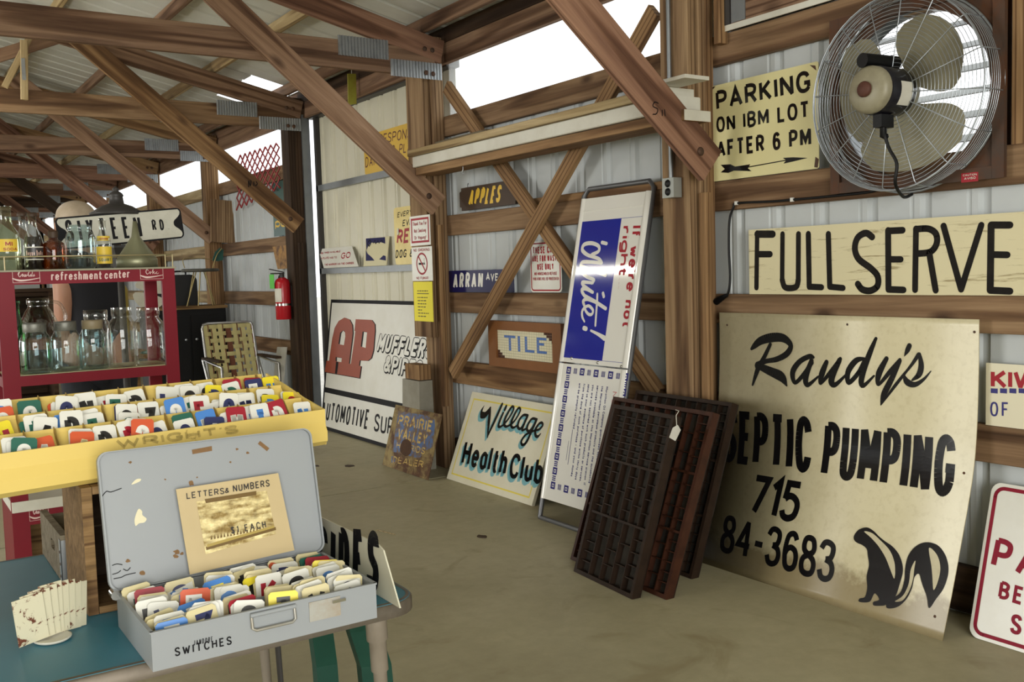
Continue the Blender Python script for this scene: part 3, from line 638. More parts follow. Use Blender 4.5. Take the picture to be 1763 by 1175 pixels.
for k in range(0, 9):
    Yf = k*BAY-.06; Yc = Yf+.02
    root = tag(empty('roof_truss', (0, 0, 0)), TL[k], 'truss', 'roof trusses')
    mtl = [W_TRUSS, W_TRUSS, W_GIRT, W_TRUSS, W_RED, W_TRUSS, W_DARK, W_RED, W_TRUSS][k]; mt2 = [W_RED, W_RED, W_TRUSS, W_BRACE, W_BRACE, W_RED, W_BRACE, W_RED, W_BRACE][k]
    beam('bottom_chord', (XL+.1, Yc, (ZB+ZT)/2), (-.09, Yc, (ZB+ZT)/2), .04, ZT-ZB, mtl, parent=root)
    tz = lambda x: 2.80-.237*x-.075
    beam('top_chord', (-5.1, Yc, tz(-5.1)), (-.03, Yc, tz(-.03)), .042, .15, mt2, parent=root)
    tz2 = lambda x: 2.80+.237*(x+10.2)-.075
    beam('top_chord', (-5.1, Yc, tz2(-5.1)), (XL+.03, Yc, tz2(XL+.03)), .042, .15, mt2, parent=root)
    for xb, xt in ((-3.0, -1.9), (-3.1, -4.3), (-5.0, -4.4), (-5.2, -5.8), (-7.1, -5.9), (-7.2, -8.3)):
        beam('web', (xb, Yc+.002, ZT-.06), (xt, Yc+.002, (tz(xt) if xt > -5.1 else tz2(xt))-.02), .036, .09, mt2, parent=root)
    ribbed_plate('steel_plate', -.76, -.42, 2.645, 2.765, Yf, root); ribbed_plate('steel_plate', -.41, -.04, 2.55, 2.655, Yf, root)
    for bx, bz in ((-.11, 2.735), (-.165, 2.738), (-.11, 2.585), (-.16, 2.588)):
        mb = MB(); mb.lathe([(0, .006), (.011, .006), (.016, .002), (.016, 0)], (bx, Yf-.009, bz), (0, -1, 0), 10); mb.build('bolt', RUSTST, root)
# knee braces from the posts up to the top chords
KL = {0: 'big diagonal knee brace bolted to the outlet post, marked with pencil', 1: 'long diagonal knee brace rising left from the notice post', 2: 'long diagonal knee brace rising left from the extinguisher post',
      3: 'diagonal knee brace behind the street sign, ending by the stool', 4: 'diagonal knee brace, second one left of the extinguisher brace', 5: 'diagonal knee brace, third one left of the extinguisher brace', 6: 'diagonal knee brace, fourth one left of the extinguisher brace', 7: 'diagonal knee brace at the far end of the row'}
for k in range(0, 8):
    Yc = k*BAY-.082
    mt = [W_RED, W_KNEE, W_BRACE, W_KNEE, W_RED, W_DARK, W_RED, W_TRUSS][k]
    root = tag(empty('knee_brace', (0, 0, 0)), KL[k], 'brace', 'knee braces under the trusses')
    beam('brace_plank', (-.115, Yc, 1.742), (-1.93, Yc, 3.2705), .04, .152 if k else .17, mt, parent=root)
    mb = MB(); mb.lathe([(0, .008), (.014, .008), (.02, .002), (.02, 0)], (-.19, Yc-.02, 1.80), (0, -1, 0), 10); mb.build('bolt', RUSTST, root)
    if k in (0, 2):
        ks = Sheet((0, Yc-.0203, 0), (1, 0, 0), UZ); ink = Ink(ks)
        for st in ([[(1133,178),(1127,176),(1124,183),(1132,188),(1130,196),(1124,197)], [(1140,190),(1140,199)], [(1144,189),(1145,199)]] if k == 0 else [[(428,322),(428,312),(431,320),(432,311)], [(437,320),(437,313)], [(441,313),(443,317),(440,320)]]): ink.stroke([(x, y, 1.6) for x, y in st])
        ink.build('pencil_mark', SCREEN, root).matrix_basis = ks.M
# purlins
for i, x in enumerate([-.15, -.75, -1.35, -1.95, -2.55, -3.15, -3.75, -4.35, -4.95, -5.55, -6.3, -7.1, -7.9, -8.7, -9.5]):
    z = roofz(x)-.048
    o = beam('roof_purlin', (x, YN+.1, z), (x, YF-.1, z), .038, .086, W_PALE if i % 2 else W_TRUSS)
    tag(o, 'roof purlin running under the steel sheets, %s up from the eave' % ORD[i], 'purlin', 'roof purlins')

# ------------------------------------------------------------------ fluorescent strip light slung under the trusses
def strip_light(x, y0, y1, z, label):
    r = tag(empty('strip_light', (x, (y0+y1)/2, z)), label, 'light', 'fluorescent strip lights')
    L = (y1-y0)/2; mb = MB(); mb.box((-.03, -L, .035), (.03, L, .075)); mb.build('housing', MATW, r)
    for sx in (-.035, .035):
        mb = MB(); mb.tube([(sx, -L+.03, .012), (sx, L-.03, .012)], .013, 10); mb.build('tube_lamp', TUBEM, r)
    for y in (-L+.01, L-.01): mb = MB(); mb.box((-.055, y-.012, -.004), (.055, y+.012, .034)); mb.build('lamp_holder', MATW, r)
    for y in (-L*.7, L*.7): mb = MB(); mb.tube([(0, y, .075), (0, y, roofz(x)-z-.005)], .003, 6); mb.build('hanger', GALV, r)
t = NT('lit_fluorescent_tube'); t.done((.9, .9, .85, 1), .4); t.b.inputs['Emission Color'].default_value = (1, .97, .86, 1); t.b.inputs['Emission Strength'].default_value = 45; TUBEM = t.m
strip_light(-2.9, 3.35, 5.75, 2.46, 'fluorescent strip light slung under the trusses above the red stand')
# ================================================================== SIGNS AND THINGS ALONG THE WALL
def sign(name, label, cat, sh, mats, uv, t=.004, r=0, group=None, bolts=()):
    o = tag(sh.board(name, mats, *uv, t, r), label, cat, group); return o
def blots(o): pass
# --- large cream board with the skunk (bowed, kicked out at the foot)
prof = cr([(0, .259), (.17, .200), (.333, .147), (.46, .107), (.56, .080), (.66, .064), (.79, .055), (.93, .050), (1.10, .049)], False, 4)
sh = Sheet((0, -.062, 0), UY, UZ, prof)
U1 = 1.229
RB = NT('septic_board_paint')
def board_mat():
    t = RB; v = t.coords(); c = t.mix(t.ramp(t.noise(v, 3.2, 6, .65), [(.4, BLK), (.75, (.4,)*3+(1,))]), lin('cbc2a1'), lin('a3966e'))
    c = t.mix(t.ramp(t.noise(v, 40, 3), [(.5, BLK), (.8, (.35,)*3+(1,))]), c, lin('9c8d62'))
    sx = t.n('ShaderNodeSeparateXYZ'); tc = t.n('ShaderNodeTexCoord'); t.l(tc.outputs['Object'], sx.inputs[0])
    ad = t.n('ShaderNodeMath', operation='MULTIPLY_ADD'); t.l(t.noise(v, 9, 5, .7), ad.inputs[0]); ad.inputs[1].default_value = -.21; t.l(sx.outputs[1], ad.inputs[2])
    c = t.mix(t.ramp(ad.outputs[0], [(.0, (.7,)*3+(1,)), (.05, BLK)]), c, lin('6d5a34'))      # mud splashes dried along the foot
    t.done(c, .34, 0, .5)
board_mat(); RBM = RB.m
o = sign('septic_board', 'large cream board with black brush lettering and a skunk, leaning on the wall', 'sign', sh, RBM, (0, 0, U1, 1.092), .005)
ink = Ink(sh); c = crop(1280, 560, 4.64)
for st in ([(66,190,22),(90,165,42),(140,125,58),(230,100,66),(320,105,60),(378,160,42),(352,225,46),(270,272,40),(170,292,34),(118,325,62)], [(215,155,28),(165,260,34),(115,355,40),(74,478,16)], [(128,330,46),(220,372,64),(305,415,70),(346,484,14)],
           [(560,258,22),(530,250,36),(450,292,40),(395,375,46),(412,460,30),(480,398,34),(548,300,34)], [(545,285,38),(508,385,46),(498,450,46),(520,478,32),(598,412,16)],
           [(665,296,36),(628,390,50),(618,466,24),(700,372,34),(775,270,30)], [(768,282,40),(715,400,50),(705,460,52),(740,474,34),(830,388,16)],
           [(965,268,22),(900,285,44),(838,372,46),(842,460,36),(920,382,36),(972,275,32)], [(1060,108,26),(1012,220,44),(965,355,46),(942,450,48),(962,484,32),(1045,406,16)],
           [(1145,268,36),(1085,385,52),(1080,476,24),(1172,372,36),(1252,275,24)], [(1250,285,36),(1190,420,46),(1125,550,48),(1100,638,10)], [(1106,632,8),(1205,495,26),(1300,375,22)],
           [(1328,165,40),(1310,205,38),(1288,248,6)], [(1408,232,26),(1422,320,46),(1405,395,46),(1350,440,16)], [(1285,405,20),(1310,455,52),(1370,476,40),(1440,435,24),(1500,368,8)], [(1268,412,16),(1340,325,24),(1402,235,34)]):
    ink.stroke(st, c, 1/4.64)
for s_, bl, br, tl, w_ in (('SEPTIC', (1243, 795), (1395, 816), (1247, 706), .15), ('PUMPING', (1412, 821), (1639, 858), (1421, 726), .15), ('715', (1285, 884), (1371, 902), (1300, 817), .165), ('84-3683', (1238, 950), (1434, 1007), (1247, 885), .145)):
    ink.text(s_, bl, br, tl, w_, .045)
# a plain skunk: black animal, white band, plumed tail
ink.build('lettering', BLACKP, o, .0012); ink = Ink(sh)
c = crop(1440, 840, 5.109)
ink.fill([(160,420),(200,370),(270,350),(330,380),(380,430),(430,470),(500,520),(560,600),(590,720),(560,850),(520,960),(440,1030),(380,1040),(330,1035),(330,1005),(380,985),(340,930),(300,1000),(240,1010),(200,1000),(210,975),(255,960),(275,880),(270,780),(290,680),(280,600),(270,540),(230,505),(185,485),(158,455)], c, smooth=True)
ink.fill([(455,1000),(560,930),(600,820),(610,700),(640,590),(710,510),(800,480),(900,510),(970,610),(990,740),(950,880),(880,980),(820,1060),(800,960),(760,850),(730,760),(690,790),(670,880),(620,980),(540,1050),(450,1060)], c, smooth=True)
ink.build('skunk_figure', BLACKP, o, .0022)
wi = Ink(sh); wj = Ink(sh); wk = Ink(sh); wi.fill([(250,385),(320,400),(400,470),(480,560),(520,680),(515,800),(480,720),(440,620),(380,520),(310,440)], c, smooth=True)
wj.fill([(820,530),(890,590),(920,700),(900,820),(860,900),(850,780),(840,680)], c, smooth=True); wk.fill([(520,1000),(590,950),(640,850),(660,720),(700,640),(690,720),(680,800),(650,900),(590,990)], c, smooth=True)

for q in (wi, wj, wk): q.build('skunk_stripe', RBM, o, .0036)
nl = Ink(sh)
for p in ((1252, 560), (1459, 559), (1678, 572), (1660, 815), (1610, 1062)): nl.disc(*sh.px(*p), .005, 10)
nl.build('nail_head', RUSTST, o, .001)
# --- PARKING ... sign with arrow
sh = wall(-.008); uv = rect_uv(sh, (1221,150), (1407,110), (1410,290), (1230,307))
o = sign('parking_sign', 'cream metal parking sign with black lettering and arrow, left of the fan', 'sign', sh, rusty('cream_enamel_sign', 'd8d09c', '7a6436', .7, .74, 7, .3), uv, .003, .01)
ink = Ink(sh)
for s_, bl, br, tl in (('PARKING', (1234,191), (1396,158), (1232,157)), ('ON IBM LOT', (1234,229), (1394,203), (1233,202)), ('AFTER 6 PM', (1235,272), (1397,251), (1234,243))): ink.text(s_, bl, br, tl, .19, .16)
ink.fill([(1241,284),(1258,283),(1266,287),(1292,283),(1288,290),(1294,295),(1264,294),(1254,298),(1241,297),(1248,291)])
ink.stroke([(1285,288.5),(1365,274)], w=1.6); ink.fill([(1348,272),(1366,271),(1391,272),(1367,278),(1349,282),(1354,276)])
ink.build('lettering', BLACKP, o)
ink = Ink(sh)
for a in ([(1394,112),(1404,113),(1406,122)], [(1222,150),(1232,149),(1224,158)], [(1404,270),(1410,274),(1408,289),(1402,288)]): ink.fill(a)
ink.build('chipped_corner', RUSTST, o, .0006)
# --- FULL SERVE plank
sh = wall(-.006); uv = rect_uv(sh, (1289,396), (1291,508)); uv = (uv[0], 1.1735, sh.px(1763, 368)[0]+.06, 1.455)
def flaky(name, base, under, sc=(1.2, 14, 14), lo=.56, hi=.62):
    t = NT(name); v = t.coords(sc); n = t.noise(v, 2.4, 7, .72, .4)
    return t.done(t.mix(t.ramp(n, [(lo, BLK), (hi, (.85,)*3+(1,))]), lin(base), t.mix(t.noise(v, 20, 3), lin(under), lin('9a8a62'))), .6, 0, .3)
FS = flaky('flaking_cream_paint', 'd6cda8', '83714a', lo=.57, hi=.65)
o = sign('painted_plank_sign', 'weathered cream FULL SERVE plank with hand painted black letters', 'sign', sh, FS, uv, .018)
ink = Ink(sh); c = crop(1220, 340, 3.2468); W_ = 1/3.2468
for st, w_ in (([(272,200),(268,505)],28), ([(272,206),(360,206)],36), ([(272,318),(345,318)],32), ([(414,205),(412,460)],28), ([(412,460),(425,500),(458,508),(492,498),(502,460)],32), ([(502,460),(503,205)],30),
               ([(558,205),(563,500),(632,503)],32), ([(670,205),(678,500),(752,507)],32), ([(915,222),(880,200),(835,225),(818,285),(840,345),(905,395),(945,440),(945,495),(905,522),(860,515),(835,485)],36),
               ([(1004,185),(1006,515),(1090,518)],36), ([(1004,188),(1085,184)],36), ([(1006,347),(1075,347)],34), ([(1160,175),(1155,518)],34), ([(1160,178),(1230,176),(1272,205),(1275,260),(1240,305),(1165,315)],36), ([(1235,315),(1270,520)],36),
               ([(1314,160),(1412,515)],36), ([(1525,155),(1412,515)],36), ([(1580,155),(1575,520),(1685,525)],40), ([(1580,155),(1685,155)],40), ([(1580,320),(1670,322)],38)):
    ink.stroke([(a, b, w_) for a, b in st], c, W_, smooth=len(st) > 3, rnd=True)
ink.build('lettering', paint('brushed_black_paint', '171412', .6, '2e2923', .5, 12, .12), o)
# --- small club sign right of the board, and the parking rules sign on the floor
sh = wall(-.006); uv = rect_uv(sh, (1700,625), (1697,732)); uv = (uv[0], .7195, uv[0]+.62, uv[3])
o = sign('club_sign', 'small cream sign with red and blue slab letters, cut by the right edge', 'sign', sh, rusty('cream_sign_rusted', 'd9d2b6', 'a4824c', .62, .7, 6, .35), uv, .004)
ink = Ink(sh); ink.text('KIW', (1706,669), (1786,672), (1706,637), .22, .06); ink.build('lettering', REDS, o)
ink = Ink(sh); ink.text('OF', (1705,717), (1737,718.5), (1705,692), .13, .25); ink.build('lettering', INK, o)
ink = Ink(sh); a = sh.px(1706,678); b = sh.px(1790,680)
for p in (1706, 1722, 1738, 1754): ink.fill([(p,669),(p+12,669.5),(p+12,678),(p,677)])
ink.build('blue_foot_stripe', INK, o)
sh = lean(-.15, .0, -.002, .53); uv = rect_uv(sh, (1667,1095), (1712,830)); uv = (uv[0], .002, uv[0]+.62, uv[3])
o = sign('parking_rules_sign', 'white metal sign with a deep red border standing on the floor, rightmost thing', 'sign', sh, WHITEP, uv, .003, .035)
ink = Ink(sh); ink.frame(uv[0]+.018, uv[1]+.018, uv[2]-.018, uv[3]-.018, .013, .03)
ink.text('PARKING', (1705,976), (2010,1072), (1716,925), .18, .2); ink.text('BETWEEN', (1718,1030), (1900,1088), (1723,1000), .19, .22); ink.text('SIGNS', (1738,1090), (1860,1128), (1742,1056), .19, .22)
ink.build('lettering', paint('maroon_reflective_paint', '86122a', .45, spec=.15), o)
# --- outlet box, conduit, cord
def gbox(mb, a, b): mb.box(a, b)
p = PX(1137, 345, X=-.19); y0 = PX(1155, 325, X=-.19).y; z1 = PX(1148, 307, X=-.19).z; z0 = PX(1148, 341, X=-.19).z
mb = MB(); mb.box((-.192, y0-.02, z0), (-.143, y0+.055, z1))
o = tag(mb.build('outlet_box', GREYBX, loc=(-.17, y0, z0)), 'grey metal outlet box with two black sockets on the post', 'outlet')
for q in (.3, .72):
    mb = MB(); mb.lathe([(0, .004), (.016, .004), (.018, 0)], (-.192, y0+.018, z0+(z1-z0)*q), (-1, 0, 0), 14); mb.build('socket', BLKVINYL, o, mw=Matrix.Translation(-o.location))
mb = MB(); mb.tube([(-.155, y0+.035, z1), (-.155, y0+.035, 2.9)], .010, 8)
tag(mb.build('conduit', STEEL, loc=(-.155, y0, z1)), 'thin grey conduit running up the post above the outlet box', 'pipe')
pts = [PX(*q, X=-.012) for q in ((1238,516),(1252,508),(1257,480),(1255,430),(1256,380),(1263,357),(1270,350),(1330,347),(1365,344),(1420,339),(1500,330),(1522,318))]
mb = MB(); mb.tube(cr([tuple(q) for q in pts], False, 6), .0055, 8)
o = tag(mb.build('power_cord', BLKVINYL, loc=pts[0]), 'black power cord tacked along the plank under the fan', 'cord')
mb = MB(); mb.tube([pts[0]+V3((0, .02, -.012)), pts[0], pts[1]], [.016, .016, .008], 10); mb.build('plug', BLKVINYL, o, mw=Matrix.Translation(-o.location))
for q in ((1268,350),(1364,344)):
    p = PX(*q, X=-.014); mb = MB(); mb.box(p-V3((.006,.007,.008)), p+V3((.004,.007,.008))); mb.build('cable_clip', PLAST, o, mw=Matrix.Translation(-o.location))
# --- wall fan
FC = V3((0, -1.012, 1.905)); FR = .325
fan = tag(empty('exhaust_fan', (0, FC.y, FC.z)), 'big round wall fan with wire cage and three dusty blades in a rusty frame', 'fan')
def fb(mb, name, mat, par=None): return mb.build(name, mat, par or fan, mw=Matrix() if par else Matrix.Translation(-V3((0, FC.y, FC.z))))
mb = MB(); fn = lambda a, b, z: (z, a, b)
hole = [(FC.y+.300*math.cos(2*math.pi*k/40), FC.z+.300*math.sin(2*math.pi*k/40)) for k in range(40)]
mb.prism([(FY0-.01, FZ0-.005), (FY1+.01, FZ0-.005), (FY1+.01, FZ1+.01), (FY0-.01, FZ1+.01)], -.022, -.012, fn, holes=[hole])
for a, b in (((FY0-.012, FZ0-.007), (FY0+.03, FZ1+.012)), ((FY1-.03, FZ0-.007), (FY1+.012, FZ1+.012)), ((FY0+.0305, FZ0-.007), (FY1-.0305, FZ0+.035)), ((FY0+.0305, FZ1-.03), (FY1-.0305, FZ1+.012))): mb.box((-.034, a[0], a[1]), (-.0225, b[0], b[1]))
fb(mb, 'frame_panel', RUSTST)
mb = MB()
for k in range(40):
    a0, a1 = 2*math.pi*k/40, 2*math.pi*(k+1)/40
    q = [(x, FC.y+.3*math.cos(a), FC.z+.3*math.sin(a)) for a in (a0, a1) for x in (-.02, .05)]; mb.add(q, [(0, 1, 3, 2)], smooth=True)
fb(mb, 'shroud_ring', STEEL)
for i in range(8):
    z = FZ0+.06+i*.082; mb = MB(); y0, y1 = FY0+.02, FY1-.02
    mb.add([(.055, y0, z), (.055, y1, z), (.105, y1, z+.030), (.105, y0, z+.030), (.057, y0, z-.003), (.057, y1, z-.003), (.107, y1, z+.027), (.107, y0, z+.027)], [(0,1,2,3),(7,6,5,4),(0,4,5,1),(2,6,7,3),(0,3,7,4),(1,5,6,2)])
    fb(mb, 'louver', GREYBX)
mb = MB()
for y0, y1, z0, z1 in ((FY0-.02, FY0+.03, FZ0-.02, FZ1+.02), (FY1-.03, FY1+.02, FZ0-.02, FZ1+.02), (FY0+.031, FY1-.031, FZ0-.02, FZ0+.02), (FY0+.031, FY1-.031, FZ1-.02, FZ1+.02)): mb.box((.05, y0, z0), (.115, y1, z1))
fb(mb, 'louver_frame', RUSTST)
CH = paint('cage_wire', 'aab0b5', .3, None, metal=.8)
def ring(r, x, n=48): return [(x, FC.y+r*math.cos(2*math.pi*k/n), FC.z+r*math.sin(2*math.pi*k/n)) for k in range(n)]
def prof_x(r): return -.03-.165*math.sqrt(max(0, 1-(r/.345)**2.6)) if r < .345 else -.03
mb = MB()
for i in range(20):
    r = .09+.0135*i; mb.tube(ring(r, -.135-.012*(1-r/.345)), .0013, 4, True)
for i in range(9): mb.tube(ring(.345+.004*math.sin(i/8*math.pi), -.135+.105*i/8), .0014, 4, True)
mb.tube(ring(.352, -.028), .005, 6, True); mb.tube(ring(.349, -.137), .003, 6, True)
fb(mb, 'cage', CH)
for k in range(16):
    a = 2*math.pi*(k+.3)/16; ca, sa = math.cos(a), math.sin(a)
    P = [(x, FC.y+r*ca, FC.z+r*sa) for r, x in ((.09, -.149), (.2, -.144), (.335, -.139), (.349, -.128), (.352, -.08), (.353, -.03))]
    mb = MB(); mb.tube(P, .0022, 5); fb(mb, 'cage_rib', CH)
BLADE = paint('dusty_fan_blade', '8d8870', .6, '6a6450', .5, 9)
for ang, nm in ((48, 0), (-75, 1), (168, 2)):
    mb = MB(); a = math.radians(ang); N1, N2 = 10, 12; vs = []
    for i in range(N1+1):
        r = .045+.235*i/N1
        hw = math.radians(26+ 30*math.sin(math.pi*min(1, (i/N1)**.8*.78)))*(1 if i < N1-1 else .93 if i < N1 else .72)
        for j in range(N2+1):
            t = j/N2*2-1; th = a+hw*t; x = -.085+.045*t*(.4+.6*i/N1)+.01*(1-t*t)
            vs.append((x, FC.y-r*math.cos(th), FC.z+r*math.sin(th)))
    fs = [(i*(N2+1)+j, i*(N2+1)+j+1, (i+1)*(N2+1)+j+1, (i+1)*(N2+1)+j) for i in range(N1) for j in range(N2)]
    mb.add(vs, fs, smooth=True); fb(mb, 'blade', BLADE)
mb = MB(); mb.lathe([(0, .0), (.06, .0), (.06, .02), (.03, .05), (0, .05)], (-.06, FC.y, FC.z), (-1, 0, 0), 24); fb(mb, 'hub', BLADE)
mb = MB(); mb.lathe([(0, 0), (.082, 0), (.086, .01), (.086, .135), (.082, .143)], (-.11, FC.y, FC.z), (-1, 0, 0), 32); mot = fb(mb, 'motor', paint('black_motor_paint', '17161c', .25))
mb = MB(); mb.lathe([(.083, .142), (.083, .160), (.07, .175), (.03, .180), (0, .180)], (-.11, FC.y, FC.z), (-1, 0, 0), 32); fb(mb, 'motor_end_cap', paint('cream_motor_cap', '8f8972', .45, '6d654f', .6, 20), mot)
mb = MB(); mb.lathe([(.026, .175), (.028, .188), (.022, .196), (0, .198)], (-.11, FC.y, FC.z), (-1, 0, 0), 18); fb(mb, 'shaft_plug', paint('rusty_plug', '4f2c20', .7), mot)
mb = MB(); mb.tube([(-.10, FC.y+.01, FC.z+.108), (-.265, FC.y+.03, FC.z+.108)], .026, 14); fb(mb, 'capacitor', BLKVINYL, mot)
mb = MB()
for t0 in (math.radians(150), ):
    vs = []
    for i in range(9):
        th = math.radians(165+i*7); 
        for x in (-.205, -.14): vs.append((x, FC.y+.0868*math.cos(th), FC.z+.0868*math.sin(th)))
    mb.add(vs, [(2*i, 2*i+1, 2*i+3, 2*i+2) for i in range(8)])
fb(mb, 'rating_label', MATW, mot)
mb = MB(); mb.box((-.24, FC.y-.03, FC.z-.13), (-.17, FC.y+.005, FC.z-.085)); mb.tube([(-.205, FC.y-.012, FC.z-.09), (-.205, FC.y-.012, FC.z-.16), (-.19, FC.y-.012, FC.z-.16)], .012, 8); fb(mb, 'mounting_bracket', BLKVINYL, mot)
pts = [(-.21, FC.y-.01, FC.z-.12), (-.20, FC.y-.03, FC.z-.2), (-.196, FC.y-.06, FC.z-.26), (-.19, FC.y-.05, FC.z-.33), (-.10, FC.y-.02, FC.z-.372), (-.02, FC.y+.0, FC.z-.36)]
mb = MB(); mb.tube(cr(pts, False, 5), .006, 8); fb(mb, 'cord', BLKVINYL)
sh = wall(-.0345); uv = rect_uv(sh, (1655,299), (1684,312)); lab = sh.board('warning_label', REDS, *uv, .0008); lab.parent = fan; lab.matrix_basis = fan.matrix_basis.inverted() @ sh.M
ink = Ink(sh)
for p, q in ((1658,301), (1666,300)): pass
ink.text('CAUTION', (1658,304), (1682,302), (1658,300.5), .2, .15); ink.text('AVISO', (1660,310), (1680,308), (1660,306), .2, .15); ink.build('lettering', MATW, lab)
for y0, y1, nm in ((-.665, -.628, 'left'), (-1.45, -1.37, 'right')):
    o = beam('fan_stud', (.02, (y0+y1)/2, ZB1), (.02, (y0+y1)/2, ZA0), y1-y0, .04, W_BRACE, up=(1, 0, 0)); tag(o, 'upright stud just %s of the rusty fan frame' % nm, 'stud')
# white framed panel tucked above the top girt
sh = wall(-.012, 0); uv = rect_uv(sh, (1250,45), (1420,0)); uv = (.085, ZA1+.001, .70, ZA1+.45)
o = sign('framed_panel', 'white edged brown panel standing on the top girt, cut by the top edge', 'panel', sh, W_TRUSS, uv, .012)
mb = MB(); mb.box((uv[0], uv[1], -.012), (uv[2], uv[1]+.025, .008)); mb.build('white_edge', MATW, o)
mb = MB(); mb.box((uv[0]+.005, uv[1]+.026, .0), (uv[0]+.035, uv[3], .01)); mb.build('hinge_strap', DKSTEEL, o)
mb = MB(); mb.box((uv[0]+.04, uv[1]+.03, .0), (uv[0]+.12, uv[3], .004)); mb.build('grey_screen', STEEL, o)
# ------------------------------------------------------------------ bay with the crossed braces
def brace(p0, p1, X, w_, label):
    a, b = PX(*p0, X=X), PX(*p1, X=X); o = beam('cross_brace', a, b, .036, w_, W_BRACE, up=(1, 0, 0)); return tag(o, label, 'brace', 'crossed wall braces')
def bar_up(o): pass
a, b = PX(780, 643, X=-.085), PX(1128, 18, X=-.085); o = beam('cross_brace', a, b, .089, .036, W_BRACE, up=(1, 0, 0)); tag(o, 'long wall brace rising to the right in front of the APPLES sign bay', 'brace', 'crossed wall braces')
a, b = PX(770, 150, X=-.046), PX(1135, 680, X=-.046); o = beam('cross_brace', a, b, .089, .036, W_BRACE, up=(1, 0, 0)); tag(o, 'wall brace falling to the right behind the tall white sign', 'brace', 'crossed wall braces')
# boards stored on the knee braces
def stored(x0, x1, y0, y1, z0, z1, mat, label, ends=None):
    o = beam('stored_board', ((x0+x1)/2, y1, (z0+z1)/2), ((x0+x1)/2, y0, (z0+z1)/2), abs(x1-x0), z1-z0, mat); tag(o, label, 'board', 'boards stored on the knee braces'); return o
def board_end(o, x0, x1, y, z0, z1):
    mb = MB(); mb.box((x0, y-.0015, z0), (x1, y, z1)); c = mb.build('painted_end', MATW, o); c.matrix_basis = o.matrix_basis.inverted()
o = stored(-.30, -.146, -.12, 2.30, 1.925, 1.972, wood('honey_wood', 'b08a55', '946e40', '6e4f2e', .4), 'tan board at the bottom of the stack stored on the knee braces', 1); board_end(o, -.30, -.146, -.12, 1.926, 1.971)
o = stored(-.315, -.146, -.06, 2.31, 1.974, 2.040, MATW, 'white painted board in the middle of the stored stack', 1)
o = stored(-.34, -.146, -.02, 2.33, 2.042, 2.082, W_PALE, 'pale top board of the stored stack', 1); board_end(o, -.34, -.146, -.02, 2.043, 2.081)
o = stored(-.37, -.23, -.20, .05, 2.0835, 2.099, MATW, 'short white offcut lying over the right end of the stored boards')
o = stored(-.24, -.08, 1.55, 2.15, 2.0835, 2.118, W_GREY, 'short grey offcut lying on the left end of the stored boards')
p = PX(798, 318, X=-.28)
mb = MB(); mb.tube([(p.x, p.y, 1.924), (p.x, p.y, 1.905), (p.x-.006, p.y+.006, 1.893), (p.x-.004, p.y, 1.882), (p.x+.006, p.y-.004, 1.888)], .0025, 6); tag(mb.build('screw_hook', GALV, loc=p), 'small screw hook under the tan stored board', 'hook')
# APPLES
sh = wall(-.006); uv = rect_uv(sh, (793,325), (878,350), (880,318), (792,360)); uv = (uv[0], 1.7, uv[2]+.06, 1.845)
mb = MB(); u0, v0, u1, v1 = uv; e = .02
out = [(u0+e, v0), (u1-e, v0), (u1-e, v0+e), (u1, v0+e*1.3), (u1, v1-e*1.3), (u1-e, v1-e), (u1-e, v1), (u0+e, v1), (u0+e, v1-e), (u0, v1-e*1.3), (u0, v0+e*1.3), (u0+e, v0+e)]
mb.prism(out, -.018, 0); o = tag(mb.build('apples_sign', DKBROWN, mw=sh.M), 'dark brown wooden APPLES plaque with yellow letters', 'sign')
ink = Ink(sh); ink.text('APPLES', (806,355), (860,348.5), (810,326), .2, .16, slant=.05); ink.build('lettering', YPAINT, o)
for u in (u0+.09, u1-.09):
    mb = MB(); mb.tube([(u, v1, -.009), (u, v1+.02, -.009), (u+.008, v1+.026, -.009), (u+.01, v1+.018, -.009)], .002, 6); mb.build('hanging_hook', DKSTEEL, o)
# ARRAN AVE
sh = wall(-.005); uv = rect_uv(sh, (773,467), (773,502)); uv = (uv[0], 1.176, uv[0]+.78, 1.317)
o = sign('street_name_sign', 'navy enamel ARRAN AVE street sign standing on a girt', 'sign', sh, NAVY, uv, .004)
ink = Ink(sh); ink.text('ARRAN', (780,497.5), (831,496.5), (781,470.5), .2, .2); ink.text('AVE', (837,483), (858,484), (837,470), .2, .2); ink.build('lettering', WHITEP, o)
# refuse rules sign
sh = wall(-.006); uv = rect_uv(sh, (916,416), (970,415), (914,503), (968,502)); uv = (uv[0], 1.177, uv[0]+.305, 1.47)
o = sign('refuse_rules_sign', 'small white metal sign with red refuse rules behind the cross braces', 'sign', sh, WHITEP, uv, .003, .025)
ink = Ink(sh); ink.frame(uv[0]+.012, uv[1]+.012, uv[2]-.012, uv[3]-.012, .008, .02)
W3 = uv[2]-uv[0]; H3 = uv[3]-uv[1]
for s_, f, a, h in (('THESE CANS', .76, .1, .12), ('ARE FOR WASTE', .60, .08, .11), ('USE ONLY', .44, .24, .11), ('NO HOUSEHOLD REFUSE', .335, .14, .055), ('VIOLATORS WILL BE PROSECUTED', .235, .09, .055)):
    u0, u1, v = uv[0]+W3*a, uv[2]-W3*a, uv[1]+H3*f; ink.text(s_, (u0, v), (u1, v), (u0, v+h*H3*1.15), .2, .16, uv=True, k=3)
ink.build('lettering', REDS, o)
